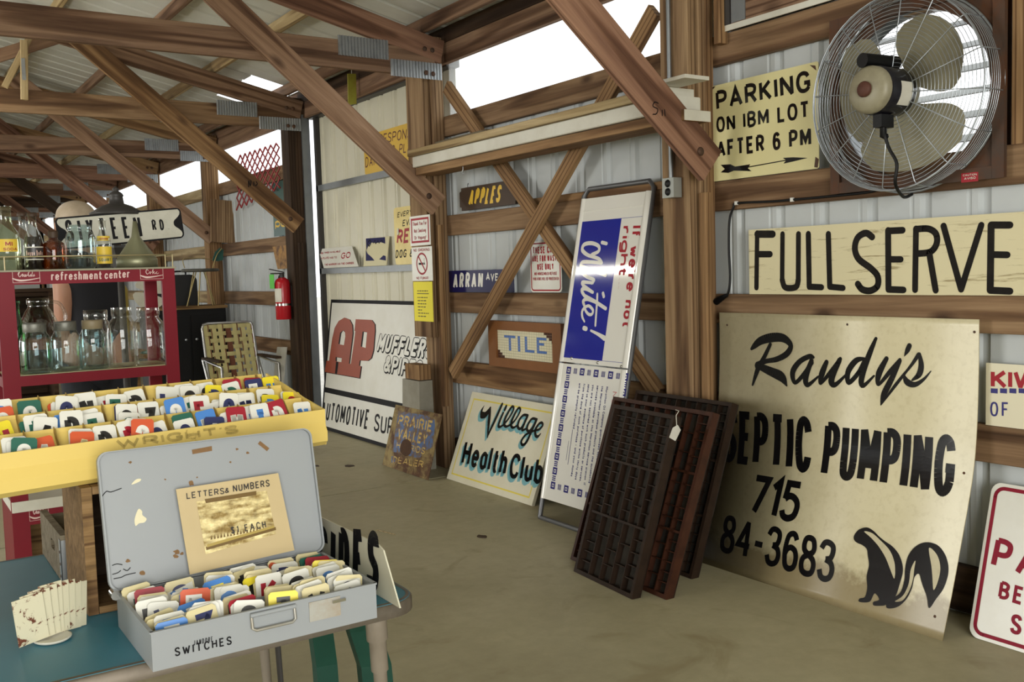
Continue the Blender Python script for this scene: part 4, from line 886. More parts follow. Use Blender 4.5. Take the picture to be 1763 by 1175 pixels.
# TILE panel
sh = wall(-.024); uv = rect_uv(sh, (845,553), (968,556), (845,630), (968,640)); uv = (uv[0], .722, uv[2], 1.003); u0, v0, u1, v1 = uv; m = .058
o = tag(empty('tile_panel', mw=sh.M), 'tile sample panel spelling TILE in a brown wooden frame', 'panel')
mb = MB(); fw = .085; fh = .055
def fr(mb, u0, v0, u1, v1, fw, fh, z0, z1): mb.box((u0, v0, z0), (u0+fw, v1, z1)); mb.box((u1-fw, v0, z0), (u1, v1, z1)); mb.box((u0+fw, v0, z0), (u1-fw, v0+fh, z1)); mb.box((u0+fw, v1-fh, z0), (u1-fw, v1, z1))
fr(mb, u0, v0, u1, v1, fw, fh, -.02, .012); mb.build('frame', paint('brown_frame_paint', '7d4f28', .5, '68401f', .4, 8), o)
mb = MB(); mb.box((u0+fw, v0+fh, -.02), (u1-fw, v1-fh, -.006)); mb.build('backing', paint('grout', 'a9a48d', .8), o)
NX, NY = 24, 11; tu = (u1-u0-2*fw)/NX; tv = (v1-v0-2*fh)/NY
L_ = {}
pat = {'T': ["11111", "00100", "00100", "00100", "00100", "00100"], 'I': ["1", "1", "1", "1", "1", "1"], 'L': ["1000", "1000", "1000", "1000", "1000", "1111"], 'E': ["1111", "1000", "1110", "1000", "1000", "1111"]}
gx = 3; blue = set()
for ch, st in (('T', 7), ('I', 3), ('L', 6), ('E', 5)):
    for r, row in enumerate(pat[ch]):
        for q, bit in enumerate(row):
            if bit == '1': blue.add((gx+q, NY-3-r))
    gx += len(pat[ch][0])+(1 if ch in 'TI' else 1)+(1 if ch == 'I' else 0)
brown = {(NX-1-i, NY-1-j) for i in range(4) for j in range(4) if i+j < 4} | {(i, j) for i in range(3) for j in range(3) if i+j < 3}
mb = MB()
for i in range(NX):
    for j in range(NY):
        mi = 1 if (i, j) in blue else 2 if (i, j) in brown else 0
        a, b = u0+fw+i*tu, v0+fh+j*tv; g = .0009; mb.box((a+g, b+g, -.006), (a+tu-g, b+tv-g, -.002), mi)
mb.build('tiles', [paint('cream_tile', 'd9d3b5', .25), paint('blue_tile', '5a78b4', .25), paint('brown_tile', '4a2a1c', .3)], o)
# Village Health Club
sh = lean(-.25, .0, -.035, .542); uv = rect_uv(sh, (815,675), (779,828), (925,873)); uv = (sh.px(779,828)[0]+.0, .003, sh.px(925,873)[0]+.01, sh.px(815,675)[1])
tl = sh.px(815, 675); uv = (tl[0]-.012, .003, tl[0]+.935, tl[1])
o = sign('club_board', 'white board with black Village script and turquoise shadowed letters, leaning low on the wall', 'sign', sh, paint('off_white_board', 'd3ceb8', .5, 'b5ab8c', .35, 4), uv, .02)
ink = Ink(sh); b_ = .045; ink.frame(uv[0]+b_, uv[1]+b_*.9, uv[2]-b_, uv[3]-b_, .009); ink.build('pinstripe', YLINE, o, .0006)
c = crop(815, 690, 13.05)
VS = [[(248,115,6),(195,215,50),(180,300,70)], [(200,330,120),(260,330,110),(320,270,95),(385,165,44)], [(380,165,44),(360,400,74),(318,830,30)], [(322,800,40),(500,420,62),(650,82,56)], [(670,285,52),(600,450,58),(565,570,56),(610,592,46),(690,540,36)], [(740,130,58),(708,208,60)],
      [(690,530,44),(800,400,40),(900,220,42),(895,140,46),(840,175,52),(720,400,58),(695,540,56),(745,588,46),(845,540,40)], [(845,540,44),(950,430,40),(1050,250,42),(1042,170,46),(985,210,52),(875,430,58),(850,560,56),(900,612,46),(995,560,40)],
      [(1225,340,52),(1130,330,50),(1040,430,54),(1000,580,58),(1050,640,50),(1120,560,50),(1220,360,52)], [(1218,350,56),(1130,560,58),(1100,668,50),(1180,640,40)], [(1425,430,50),(1330,408,50),(1245,510,54),(1205,640,56),(1250,690,50),(1330,610,50),(1420,430,52)],
      [(1425,430,56),(1310,690,60),(1200,930,56),(1110,1000,52),(1082,920,48),(1180,770,46),(1390,672,40)], [(1390,672,46),(1480,650,46),(1560,560,48),(1535,500,50),(1470,535,52),(1400,650,58),(1400,780,58),(1450,812,52),(1515,745,20)]]
SH = Ink(sh); ink = Ink(sh)
for st in VS: SH.stroke(st, c, 1/13.05*1.1, dx=-48, dy=62); SH.stroke(st, c, 1/13.05*1.1, dx=-26, dy=34); ink.stroke(st, c, 1/13.05)
for s_, bl, br, tl in (('Health', (793.7,800), (869.5,820), (802,758)), ('Club', (875,823), (931.6,835.5), (882,780))):
    ink.text(s_, bl, br, tl, .17, .12)
    for q in (.6, 1.1): SH.text(s_, bl, br, tl, .19, .10, d=(-.013*q, -.022*q))
SH.build('shadow_lettering', TURQ, o, .0005); ink.build('lettering', BLACKP, o, .001)
# tall white two part sidewalk sign, leaning
A = PX(938, 905, X=-.385); sh = Sheet((-.385, 1.0, 0), V3((0, -1, 0)), V3((.345, .088, 1.68)))
def SP(x, y): return sh.px(x, y)
tl, tr = SP(1000, 342), SP(1122, 330); hl, hr = SP(974, 622), SP(1088, 640); bl = SP(940, 870)
u0, u1 = tl[0]+.012, tr[0]-.012; vt = (tl[1]+tr[1])/2; vh = (hl[1]+hr[1])/2; vb = bl[1]+.03
stand = tag(empty('sidewalk_sign', mw=sh.M), 'tall white two panel sidewalk sign lettered sideways in blue and red, leaning on the wall', 'sign')
mb = MB(); P = [(u0-.006, .012, -.016), (u0-.006, vt+.02, -.016), (u0+.03, vt+.055, -.016), (u1-.03, vt+.055, -.016), (u1+.006, vt+.02, -.016), (u1+.006, .012, -.016)]
mb.tube(P, .013, 10); mb.tube([(u0-.006, .012, -.016), (u1+.006, .012, -.016)], .013, 10); mb.build('pipe_frame', paint('grey_pipe', '6d6e70', .4, None, metal=.6), stand)
for nm, v0, v1 in (('upper_panel', vh+.004, vt), ('lower_panel', vb, vh-.004)):
    p = sh.board(nm, WHITEG, u0+.022, v0, u1-.022, v1, .004, parent=stand)
    for ua, ub in ((u0-.008, u0+.036), (u1-.036, u1+.010)):
        mb = MB(); pts = []
        n = 9; R_ = (ub-ua)/2; cx = (ua+ub)/2
        q = [(cx+R_*math.cos(math.pi*i/n), -.012+R_*.9*math.sin(math.pi*i/n)) for i in range(n+1)]
        mb.add([(a, v, z) for v in (v0+.0, v1-(.0 if nm == 'lower_panel' else 0)) for a, z in q], [(i, i+1, n+2+i, n+1+i) for i in range(n)]+[tuple(range(n+1)), tuple(range(2*n+1, n, -1))], smooth=False)
        mb.build('edge_roll', WHITEG, p)
    if nm == 'upper_panel':
        mb = MB(); mb.box((u0+.03, v1-.07, 0), (u1-.03, v1-.064, .004)); mb.build('crease', WHITEG, p)
        ink = Ink(sh); b0 = SP(1003, 381); b1 = SP(977, 614); ua = SP(1003, 381)[0]; ub = SP(1108, 376)[0]; um = SP(1070, 378)[0]; va, vz = SP(1040, 379)[1], SP(1020, 620)[1]
        ink.rect(ua, vz, um, va); ink.frame(ua, vz, ub, va, .002); ink.build('blue_field', BLUES, p, .0006)
        ink = Ink(sh); c = crop(950, 430, 6.915)
        for st in ([(655,-70,34),(600,-85,34)], [(480,60,36),(560,20,36),(560,-40,36),(480,-75,38),(390,-60,40),(365,0,40),(400,45,38),(440,70,34)], [(440,70,34),(560,110,34),(600,160,30)], [(590,160,32),(480,150,34),(370,150,36),(345,195,36)], [(345,195,34),(420,222,34),(645,308,34)],
                   [(362,283,32),(430,330,34),(505,362,34),(478,400,30)], [(492,398,28),(420,390,32),(365,392,36),(380,432,34)], [(380,432,36),(440,475,34),(492,510,30)], [(485,508,30),(420,472,34),(368,470,38),(362,500,36),(392,550,34)], [(612,520,34),(622,560,34)],
                   [(392,550,34),(520,622,36),(645,703,36)], [(545,530,26),(540,640,28),(522,905,26)], [(525,628,30),(430,592,34),(378,610,36),(385,655,32)], [(388,655,28),(402,720,28),(440,770,30),(480,770,30),(492,722,30),(445,672,30),(395,692,32),(365,735,30),(366,800,28),(392,860,18)], [(385,935,44),(412,945,44)], [(468,965,22),(560,1012,34),(632,1058,50)]):
            ink.stroke(st, c, 1/6.915)
        ink.build('lettering', WHITEG, p, .0014)
        ink = Ink(sh); ink.text("If we're not", (1089,389), (1071.5,564), (1104.5,388.5), .2, .13, k=4); ink.text('right...', (1072.5,389.5), (1063.5,497), (1086.5,389), .2, .13, k=4); ink.build('red_lettering', REDS, p)
        for q in ((984,621),(1029,629),(1070,636)):
            mb = MB(); a, b = SP(*q); mb.lathe([(0, .006), (.006, .006), (.008, 0)], (a, b+.012, 0), (0, 0, 1), 10); mb.build('rivet', CHROME, p)
    else:
        ink = Ink(sh); a0, b0 = SP(977, 631); a1, b1 = SP(1080, 648); cc, dd = SP(953, 838); ua, ub, va, vz = a0+.0, a1+.006, (b0+b1)/2+.004, dd-.012
        s = .033
        def rosette(u, v):
            ink.frame(u-s*.42, v-s*.42, u+s*.42, v+s*.42, s*.28); ink.disc(u, v, s*.17, 8)
            for du, dv in ((-.42, -.42), (.42, .42), (-.42, .42), (.42, -.42)): ink.disc(u+du*s, v+dv*s, s*.16, 6)
        def bars(u, v, hor):
            for q in (-.3, 0, .3):
                for w__ in (-.22, .22):
                    if hor: ink.rect(u+q*s-.003, v+w__*s-.007, u+q*s+.003, v+w__*s+.007)
                    else: ink.rect(u+w__*s-.007, v+q*s-.003, u+w__*s+.007, v+q*s+.003)
        nv = 9; nu = 5
        for i in range(nv):
            v = va-s/2-(va-vz-s)*i/(nv-1)
            for u in (ua+s/2, ub-s/2): rosette(u, v)
            if i < nv-1:
                for u in (ua+s/2, ub-s/2): bars(u, v-(va-vz-s)/(nv-1)/2, False)
        for i in range(nu):
            u = ua+s/2+(ub-ua-s)*i/(nu-1)
            for v in (va-s/2, vz+s/2):
                if 0 < i < nu-1: rosette(u, v)
                if i < nu-1: bars(u+(ub-ua-s)/(nu-1)/2, v, True)
        vL = va-.075
        for s_, uu, h, e in (('Marathon Oil Company guarantees satisfaction with', .74, .016, .93), ('the Marathon petroleum products and the automotive', .665, .016, .95), ('services available at this Marathon service station. If', .59, .016, .98), ('you are not satisfied with such products or services,', .515, .016, .96), ('send us your evidence of purchase within thirty days', .44, .016, .95), ('from the date of such purchase - and your money', .365, .016, .93), ('will be promptly refunded.', .29, .016, .47)):
            u = ua+(ub-ua)*(uu-.05); ve = vL-(vL-vz-.05)*e; ink.text(s_, (u, vL), (u, ve), (u+h, vL), .17, .12, uv=True, k=2)
        ink.rib([(ua+(ub-ua)*.24, vL-.24), (ua+(ub-ua)*.24, vL-.42)], [.003]*2, False); ink.rib([(ua+(ub-ua)*.20, vL-.3), (ua+(ub-ua)*.20, vL-.40)], [.002]*2, False)
        ink.build('printed_lettering', INK, p)
        ink = Ink(sh); u = ua+(ub-ua)*.80; ink.text('MARATHON', (u, vL-.02), (u, vL-.34), (u+.03, vL-.02), .12, .12, uv=True); ink.build('heading_lettering', PINKINK, p)
# type cases
def type_case(label, Ob, V, wd, ht, dp, mat, rows, yaw=0.0):
    U = V3((.10*yaw, -1, 0)); sh = Sheet(Ob, U, V); o = tag(empty('type_case', mw=sh.M), label, 'type case', 'printers type cases leaning in a row')
    mb = MB(); mb.box((0, 0, -dp), (wd, ht, -dp+.005)); mb.build('bottom_panel', CASE_IN, o)
    mb = MB(); t = .017; fr(mb, 0, 0, wd, ht, t, t, -dp, 0); mb.build('rim', mat, o)
    mb = MB(); z0, z1 = -dp+.005, -.009; y = t
    for rh, cols, subs, thick in rows:
        y1 = y+(ht-2*t)*rh
        if y > t+.01: mb.box((t, y-.005, z0), (wd-t, y+.005, -.004))
        for cidx in range(1, cols): u = t+(wd-2*t)*cidx/cols; mb.box((u-.003, y, z0), (u+.003, y1, z1))
        for cidx in range(cols):
            n = subs[cidx % len(subs)]; ua, ub = t+(wd-2*t)*cidx/cols, t+(wd-2*t)*(cidx+1)/cols
            for j in range(1, n): v = y+(y1-y)*j/n; mb.box((ua, v-.0022, z0), (ub, v+.0022, z1-.002))
        y = y1
    mb.build('dividers', mat, o); return o
RWS = [(.36, 5, (6, 3, 4, 3, 5), 0), (.33, 6, (7, 5, 2, 5, 3, 4), 0), (.31, 5, (8, 8, 8, 6, 6), 0)]
RW2 = [(.34, 9, (8, 3, 3, 3, 3, 3, 3, 4, 6), 0), (.33, 9, (8, 4, 4, 4, 4, 4, 4, 5, 5), 0), (.33, 9, (7, 4, 4, 4, 4, 4, 4, 3, 7), 0)]
tc1 = type_case('front dark printers type case with the paper price tag', (-.775, .112, .002), V3((.225, 0, .70)), .43, .745, .042, W_CASE, RWS, -.9)
tc2 = type_case('wide printers type case with a reddish right edge, second in the leaning row', (-.680, .262, .002), V3((.255, -.02, .70)), .665, .762, .042, W_CASER, RW2, -.5)
tc3 = type_case('rearmost printers type case, its top edge showing above the others', (-.445, .355, .002), V3((.245, .0, .70)), .635, .76, .042, W_CASE, RW2, -.2)
sh = Sheet(tc1.matrix_basis.translation, tc1.matrix_basis.col[0].xyz, tc1.matrix_basis.col[1].xyz)
a = sh.px(1166, 712); b = sh.px(1163, 746)
tg = tag(empty('price_tag', mw=sh.M), 'small white price tag on a string hanging from the front type case', 'tag')
mb = MB(); mb.tube([(a[0]-.01, a[1]+.012, .004), (a[0]+.012, a[1]+.01, .004), (a[0]+.004, a[1]-.01, .006), (b[0]+.004, b[1]+.03, .006)], .0016, 5); mb.build('string', MATW, tg)
mb = MB(); q = [(-.026, -.023), (.016, -.031), (.033, .016), (.008, .033), (-.018, .018)]; mb.prism([(b[0]+x, b[1]+y) for x, y in q], .004, .0055); card = mb.build('tag_card', MATW, tg)
# rusty PRAIRIE VALLEY sign leaning on the pier
sh = lean(-.37, 0, -.247, .42); tl = sh.px(682, 698); tr = sh.px(760, 713); uv = (tl[0]-.01, .004, tr[0]+.01, (tl[1]+tr[1])/2)
PR = rusty('rusted_plate', '8f7c4c', '5c3517', .40, .56, 7, .6, .1, '38210f')
o = sign('rusty_farm_sign', 'rusty square metal sign with faded yellow and blue letters, leaning on the concrete pier', 'sign', sh, PR, uv, .004)
BLW = rusty('worn_blue_enamel', '465f8a', '6b5a3c', .46, .56, 16, .5); YLW = rusty('worn_yellow_enamel', 'c0a254', '70451f', .5, .62, 26, .5)
ink = Ink(sh); ink.fill([(686,708),(735,716),(748,722),(749,733),(745,770),(731,777),(722,790),(676,778)]); ink.fill([(674,786),(681,786),(680,798),(674,797)]); ink.build('blue_field', BLW, o, .0005)
ink = Ink(sh); ink.text('PRAIRIE', (685,732.5), (743,745), (688,714), .2, .2); ink.text('VALLEY', (684,755), (734,767), (687,737), .2, .2); ink.text('HYBRIDS', (682,772), (731,783), (684,761), .18, .25)
ink.text('DEALER', (676,797), (728,806), (678,786), .17, .3); ink.build('lettering', YLW, o)
ink = Ink(sh); ink.fill([(693,760),(702,757),(709,766),(707,781),(698,786),(689,776)], smooth=True); ink.build('rust_patch', paint('deep_rust', '4a2f18', .8, '2f1f12', .6, 30), o, .0012)
# ------------------------------------------------------------------ bay with the cream sliding door
sh = lean(-.055, 0, .092, 1.103); tl = sh.px(573, 516); bl = sh.px(552, 738); uv = (bl[0]-.0, .003, bl[0]+1.83, sh.px(573,516)[1])
uv = (min(tl[0], bl[0]), .003, min(tl[0], bl[0])+1.83, tl[1]); u0, v0, u1, v1 = uv
o = sign('muffler_sign', 'big white muffler shop sign with rust red initials, leaning against the cream door', 'sign', sh, WHITEP, uv, .006)
ink = Ink(sh); ink.frame(u0+.014, v0+.014, u1-.014, v1-.014, .028); mv = (sh.px(556, 672)[1]+sh.px(700, 700)[1])/2
ink.rect(u0, mv-.022, u1, mv+.022); ink.build('black_border', SCREEN, o)
c = crop(550, 530, 9.04)
AP = [(85,1000),(112,828),(152,828),(200,480),(238,315),(300,208),(390,155),(470,185),(512,270),(520,400),(462,870),(490,880),(548,480),(560,365),(546,362),(566,180),(815,192),(862,260),(866,360),(842,660),(808,785),(755,828),(630,822),(618,905),(650,912),(625,1095)]
H1 = [(345,400),(372,358),(402,385),(405,450),(383,585),(320,572)]; H2 = [(278,775),(350,787),(343,850),(275,838)]; H3 = [(697,378),(744,386),(722,628),(668,612)]
ink = Ink(sh); sh2 = [(x+16, y+4) for x, y in AP]; ink.fill(sh2, c); ink.fill([(78,995),(90,1010),(640,1108),(640,1090)], c); ink.build('initials_shadow', SCREEN, o, .0006)
ink = Ink(sh); ink.fill(AP, c); ink.build('initials', BRICKRED, o, .001)
ink = Ink(sh)
for h in (H1, H2, H3): ink.fill([(x-22 if i in (0, len(h)-1) else x, y-6) for i, (x, y) in enumerate(h)], c)
ink.fill([(262,838),(300,850),(276,1032),(244,1026)], c); ink.build('initials_outline', SCREEN, o, .0014)
ink = Ink(sh)
for h in (H1, H2, H3): ink = Ink(sh); ink.fill(h, c); ink.build('initials_opening', WHITEP, o, .0018)
d2 = ((0.012, -.012),)
ink = Ink(sh); wt = Ink(sh)
for s_, bl, br, tl in (('MUFFLERS', (647.3,605), (742,619), (654.5,574)), ('&PIPES', (659,641), (725,653), (664,611))):
    ink.text(s_, bl, br, tl, .32, .02, d=(.006, -.008), rnd=True); ink.text(s_, bl, br, tl, .32, .02, rnd=True)
    wt.text(s_, (bl[0]+.9, bl[1]-.9), (br[0]-.9, br[1]-.9), (tl[0]+.9, tl[1]+1.2), .22, .13, rnd=True)
ink.build('outline_lettering', SCREEN, o, .0006); wt.build('white_lettering', WHITEP, o, .0012)
ink = Ink(sh); ink.text('AUTOMOTIVE', (552,722), (632.5,740), (556,691), .15, .16); ink.text('SUPPLIES', (643,742.5), (730,766), (646,712), .15, .16); ink.build('lettering', SCREEN, o)
# signs on the door rails
sh = wall(.076); u_ = sh.px(628, 290)[0]; uv = (u_, 2.088, u_+1.10, 2.385)
def ysign(): return rusty('yellow_enamel_sign', 'd2ab3c', '6a5a35', .72, .76, 8, .4)
o = sign('damage_sign', 'yellow metal sign about damage, high on the cream door', 'sign', sh, ysign(), uv, .004, .02)
ink = Ink(sh); ink.text('NOT', (628,259), (649,252), (629,243), .13, .2); ink.text('RESPONSIBLE', (652,249), (736,232), (653,232), .13, .2); ink.text('TO & PLAY', (655,269), (716,261), (656,253), .13, .2); ink.text('DAMAGE', (629,289), (672,279), (629.5,271), .13, .2); ink.build('lettering', BROWNT, o)
sh = wall(.076); u_ = sh.px(679, 400)[0]; uv = (u_, 1.374, u_+.80, 1.797)
o = sign('dog_notice_sign', 'yellow enamel sign with red slab letters, partly behind the notice post', 'sign', sh, paint('pale_yellow_enamel', 'dcc878', .35, 'b99a3e', .5, 5), uv, .004, .03)
ink = Ink(sh); ink.text('EVERY DOG', (684,375), (730,365), (685,366), .15, .2); ink.text('EVERY', (693,390), (722,384), (694,379), .15, .2); ink.text('DOG & CAT', (681,445), (737,440), (682,431), .17, .25); ink.build('lettering', SCREEN, o)
ink = Ink(sh); ink.text('RED', (683,421), (716,416), (685,396), .2, .16); ink.build('red_lettering', REDS, o)
mb = MB(); a = sh.px(686, 398); mb.prism([(a[0]-.012, a[1]-.03), (a[0]+.012, a[1]-.026), (a[0]+.012, a[1]+.02), (a[0]-.01, a[1]+.02)], .003, .006); mb.build('paper_tag', MATW, o)
sh = lean(.02, 1.374, .075, 1.545); tl = sh.px(548, 430); tr = sh.px(606, 423); bl, br = sh.px(557, 464), sh.px(617, 460); h_ = (tl[1]+tr[1])/2
mb = MB(); mb.prism([(bl[0], .0), (br[0], .0), (tr[0], h_), (tl[0], h_)], -.004, 0); o = tag(mb.build('trip_sign', WHITEP, mw=sh.M), 'white slanted sign with red GO lettering on the rail of the cream door', 'sign')
ink = Ink(sh); ink.text('GO', (587,446), (603,444), (587,436), .16, .25, slant=.2); ink.text('FINE TIMES AVAILABLE', (551,438), (586,434.5), (551,435), .2, .2, k=2); ink.text('A PLATE HAS TO...', (553,447), (582,445), (553,443.5), .2, .2, k=2); ink.text('THE WARRIOR VIA THE CARRIER', (559,458), (609,455), (559,454.5), .2, .2, k=2); ink.build('lettering', REDS, o)
sh = lean(.045, 1.374, .078, 1.592); tl = sh.px(630, 411); br = sh.px(665, 458); uv = (tl[0], .0, br[0], sh.px(645, 409.5)[1])
o = sign('enamel_plaque', 'small navy and cream enamel plaque on the rail of the cream door', 'sign', sh, [paint('cream_plaque', 'd2cba8', .25)], uv, .006)
ink = Ink(sh); ink.fill([(630,411),(663,408.5),(663.5,420),(655,417),(648,419),(640,418),(634,424),(631,432)]); ink.fill([(630,430),(633,437),(640,443),(645,449),(630,449.5)]); ink.fill([(653,447),(660,440),(664,441),(664.5,449)]); ink.build('navy_field', NAVY, o)
ink = Ink(sh); ink.stroke([(634,417,2),(637,414,1.5),(639,418,1.5),(636,424,1.5),(633,420,1.5)]); ink.stroke([(643,419,1.2),(646,414,1),(647,420,1),(651,415,1),(653,419,1),(657,414,1),(660,418,1)]); ink.build('lettering', SCREEN, o, .0012)
# paper notices on the post
sh = wall(-.1425); tl = sh.px(706, 376); x0, x1 = sh.px(706, 400)[0], sh.px(741, 400)[0]
uv = (x0, 1.492, x1, 1.69); o = sign('paper_notice', 'white notice with a thick red border, topmost of three on the post', 'notice', sh, WHITEP, uv, .001, group='paper notices on the post')
ink = Ink(sh); ink.frame(x0+.025, 1.517, x1-.025, 1.668, .014); ink.text('Thank You For', (x0+.045, 1.625), (x1-.045, 1.625), (x0+.045, 1.652), .17, .18, uv=True, k=3); ink.text('Not Smoking', (x0+.06, 1.578), (x1-.06, 1.578), (x0+.06, 1.605), .17, .18, uv=True, k=3); ink.text('Or Vaping!', (x0+.06, 1.532), (x1-.06, 1.532), (x0+.06, 1.558), .17, .18, uv=True, k=3); ink.build('lettering', REDS, o)
uv = (x0+.01, 1.256, x1+.012, 1.482); o = sign('paper_notice', 'white no smoking notice with a red ring, middle of three on the post', 'notice', sh, WHITEP, uv, .001, group='paper notices on the post')
cx, cy = (uv[0]+uv[2])/2, 1.37; ink = Ink(sh); ink.rib([(cx+.072*math.cos(2*math.pi*k/24), cy+.068*math.sin(2*math.pi*k/24)) for k in range(25)], [.013]*25); ink.rib([(cx-.045, cy+.05), (cx+.045, cy-.05)], [.012]*2); ink.text('NO SMOKING', (uv[0]+.03, 1.452), (uv[2]-.03, 1.452), (uv[0]+.03, 1.472), .18, .2, uv=True, k=3); ink.text('NO FUMAR', (uv[0]+.06, 1.265), (uv[2]-.06, 1.265), (uv[0]+.06, 1.285), .18, .2, uv=True, k=3); ink.build('lettering', REDS, o)
ink = Ink(sh); ink.rect(cx-.045, cy-.007, cx+.02, cy+.007); ink.rect(cx+.025, cy-.007, cx+.04, cy+.007); ink.stroke([(cx+.035, cy+.012, .003), (cx+.03, cy+.025, .003), (cx+.04, cy+.035, .003)], uv=True); ink.build('cigarette_symbol', SCREEN, o, .0006)
uv = (x0+.02, .985, x1+.0, 1.25); o = sign('paper_notice', 'bright yellow typed notice, lowest of three on the post', 'notice', sh, YELC, uv, .001, group='paper notices on the post')
ink = Ink(sh); ink.rect(uv[0]+.05, 1.168, uv[2]-.05, 1.174)
rr = random.Random(3)
for i, e in enumerate((-1.6, .07, .09, .09, .1, .15, .06, .1)):
    v = 1.185 if i == 0 else 1.162-.021*i; u = uv[0]+.055; ue = uv[2]-(.06 if i == 0 else e)
    while u < ue: wd = min(rr.uniform(.015, .04), ue-u); ink.rect(u, v, u+wd, v+.007); u += wd+.008
ink.build('lettering', paint('grey_ink', '6e6432', .6), o)
# flypaper strip hanging from the truss
p = PX(604, 152, Y=BAY+1.2)
# ================================================================== FOREGROUND TABLE AND WHAT STANDS ON IT
TZ = .70
def local(root, mb, name, mat, par=None): return mb.build(name, mat, par or root, mw=Matrix() if par else Matrix.Translation(-root.location))
tab = tag(empty('folding_table', (-2.85, -1.215, 0)), 'folding table with a turquoise top, steel edge and tapered tube legs', 'table')
def rr_pts(x0, y0, x1, y1, r, n=6):
    p = []
    for cx, cy, a0 in ((x1-r, y0+r, -90), (x1-r, y1-r, 0), (x0+r, y1-r, 90), (x0+r, y0+r, 180)): p += [(cx+r*math.cos(math.radians(a0+90*k/n)), cy+r*math.sin(math.radians(a0+90*k/n))) for k in range(n+1)]
    return p
TX0, TX1, TY0, TY1 = -3.42, -2.412, -1.604, -.80
mb = MB(); mb.prism(rr_pts(TX0+.004, TY0+.004, TX1-.004, TY1-.004, .06), TZ-.018, TZ); local(tab, mb, 'tabletop', BLUETOP)
mb = MB(); P = rr_pts(TX0, TY0, TX1, TY1, .064); n = len(P); prof_ = [(0, TZ-.027), (.0, TZ-.004), (-.006, TZ+.0006), (-.012, TZ+.0006)]
vs = []
for i, (x, y) in enumerate(P):
    d = V3((P[(i+1) % n][0]-P[i-1][0], P[(i+1) % n][1]-P[i-1][1], 0)).normalized(); nx, ny = d.y, -d.x
    for o_, z in prof_: vs.append((x+nx*o_, y+ny*o_, z))
m = len(prof_); mb.add(vs, [(i*m+j, ((i+1) % n)*m+j, ((i+1) % n)*m+j+1, i*m+j+1) for i in range(n) for j in range(m-1)], smooth=True); local(tab, mb, 'edge_band', paint('worn_edge_steel', '6b6256', .4, '4a4238', .5, 20, metal=.5))  # worn steel edge, its colour darkened to match the shaded floor under the table
for (x, y), (fx, fy) in (((-2.47, -1.51), (-2.455, -1.54)), ((-2.50, -.90), (-2.46, -.86)), ((-3.36, -1.50), (-3.4, -1.53)), ((-3.36, -.9), (-3.4, -.86))):
    mb = MB(); t_ = V3((x, y, TZ-.03)); b_ = V3((fx, fy, 0)); q = lambda s: t_+(b_-t_)*s
    mb.tube([q(0), q(.10), q(.105), q(.19), q(.195), q(1)], [.021, .021, .017, .017, .0135, .009], 14); lg = local(tab, mb, 'leg', paint('grey_tube', '8f8578', .4, '6f6556', .5, 8, metal=.2))
    mb = MB(); mb.tube([q(.97), q(1)], [.013, .014], 10); local(tab, mb, 'rubber_foot', BLKVINYL, lg)
mb = MB(); a = PX(472, 1110, Y=-.98); mb.tube([(a.x, -.98, TZ-.03), (a.x+.015, -.98, .25), (a.x+.3, -.98, .24)], .008, 8); local(tab, mb, 'leg_brace', DKSTEEL)
# green scratched boards under the table
for pts, lab, Y in ((((536,1075),(537,1090),(545,1150),(556,1230)), 'narrow dark green scratched board under the table, the left of two', -1.12), (((597,1060),(603,1090),(622,1150),(640,1240)), 'wide dark green scratched board under the table, beside the table leg', -1.16)):
    mb = MB(); wd = 36 if 'narrow' in lab else 52; L_ = []; R_ = []
    for i, (x, y) in enumerate(pts): L_.append(PX(x, y, Y=Y+.03*i)); R_.append(PX(x+wd, y-6, Y=Y+.03*i))
    base = [L_[-1], R_[-1]]
    for q, P_ in ((L_, pts[-1]), (R_, pts[-1])): q[-1] = V3((q[-1].x, q[-1].y, .0))
    vs = []
    for l, r in zip(L_, R_): vs += [l, r, r+V3((0, .028, 0)), l+V3((0, .028, 0))]
    fs = [(0, 3, 2, 1), tuple(len(vs)-4+i for i in range(4))]
    for i in range(len(pts)-1): fs += [(4*i+j, 4*i+(j+1) % 4, 4*i+4+(j+1) % 4, 4*i+4+j) for j in range(4)]
    mb.add(vs, fs); tag(mb.build('green_board', GREENP, loc=L_[-1]), lab, 'board', 'green boards under the table')
# ...CIDES sign at the table edge
sh = Sheet((-2.478, 0, TZ+.0006), UY, V3((.008, 0, 1))); a = sh.px(540, 895); b = sh.px(658, 945); c_ = sh.px(688, 1045)
mb = MB(); u0 = a[0]-.06; mb.prism([(u0, 0), (c_[0], 0), (b[0]+.004, b[1]-.003), (b[0]-.005, b[1]), (b[0]-.02, b[1]+.004), (u0, a[1]+.012)], -.003, 0)
o = tag(mb.build('plate_sign', paint('off_white_sign', 'cfcbb6', .4, 'b3ab8e', .3, 6), mw=sh.M), 'white plate sign with black letters ending in CIDES, on the right edge of the table', 'sign')
ink = Ink(sh); ink.text('CIDES', (547,1000), (652,1022), (548,906), .2, .14); ink.text('I', (538,990), (541,991), (538,902), .3, .1); ink.build('lettering', SCREEN, o)
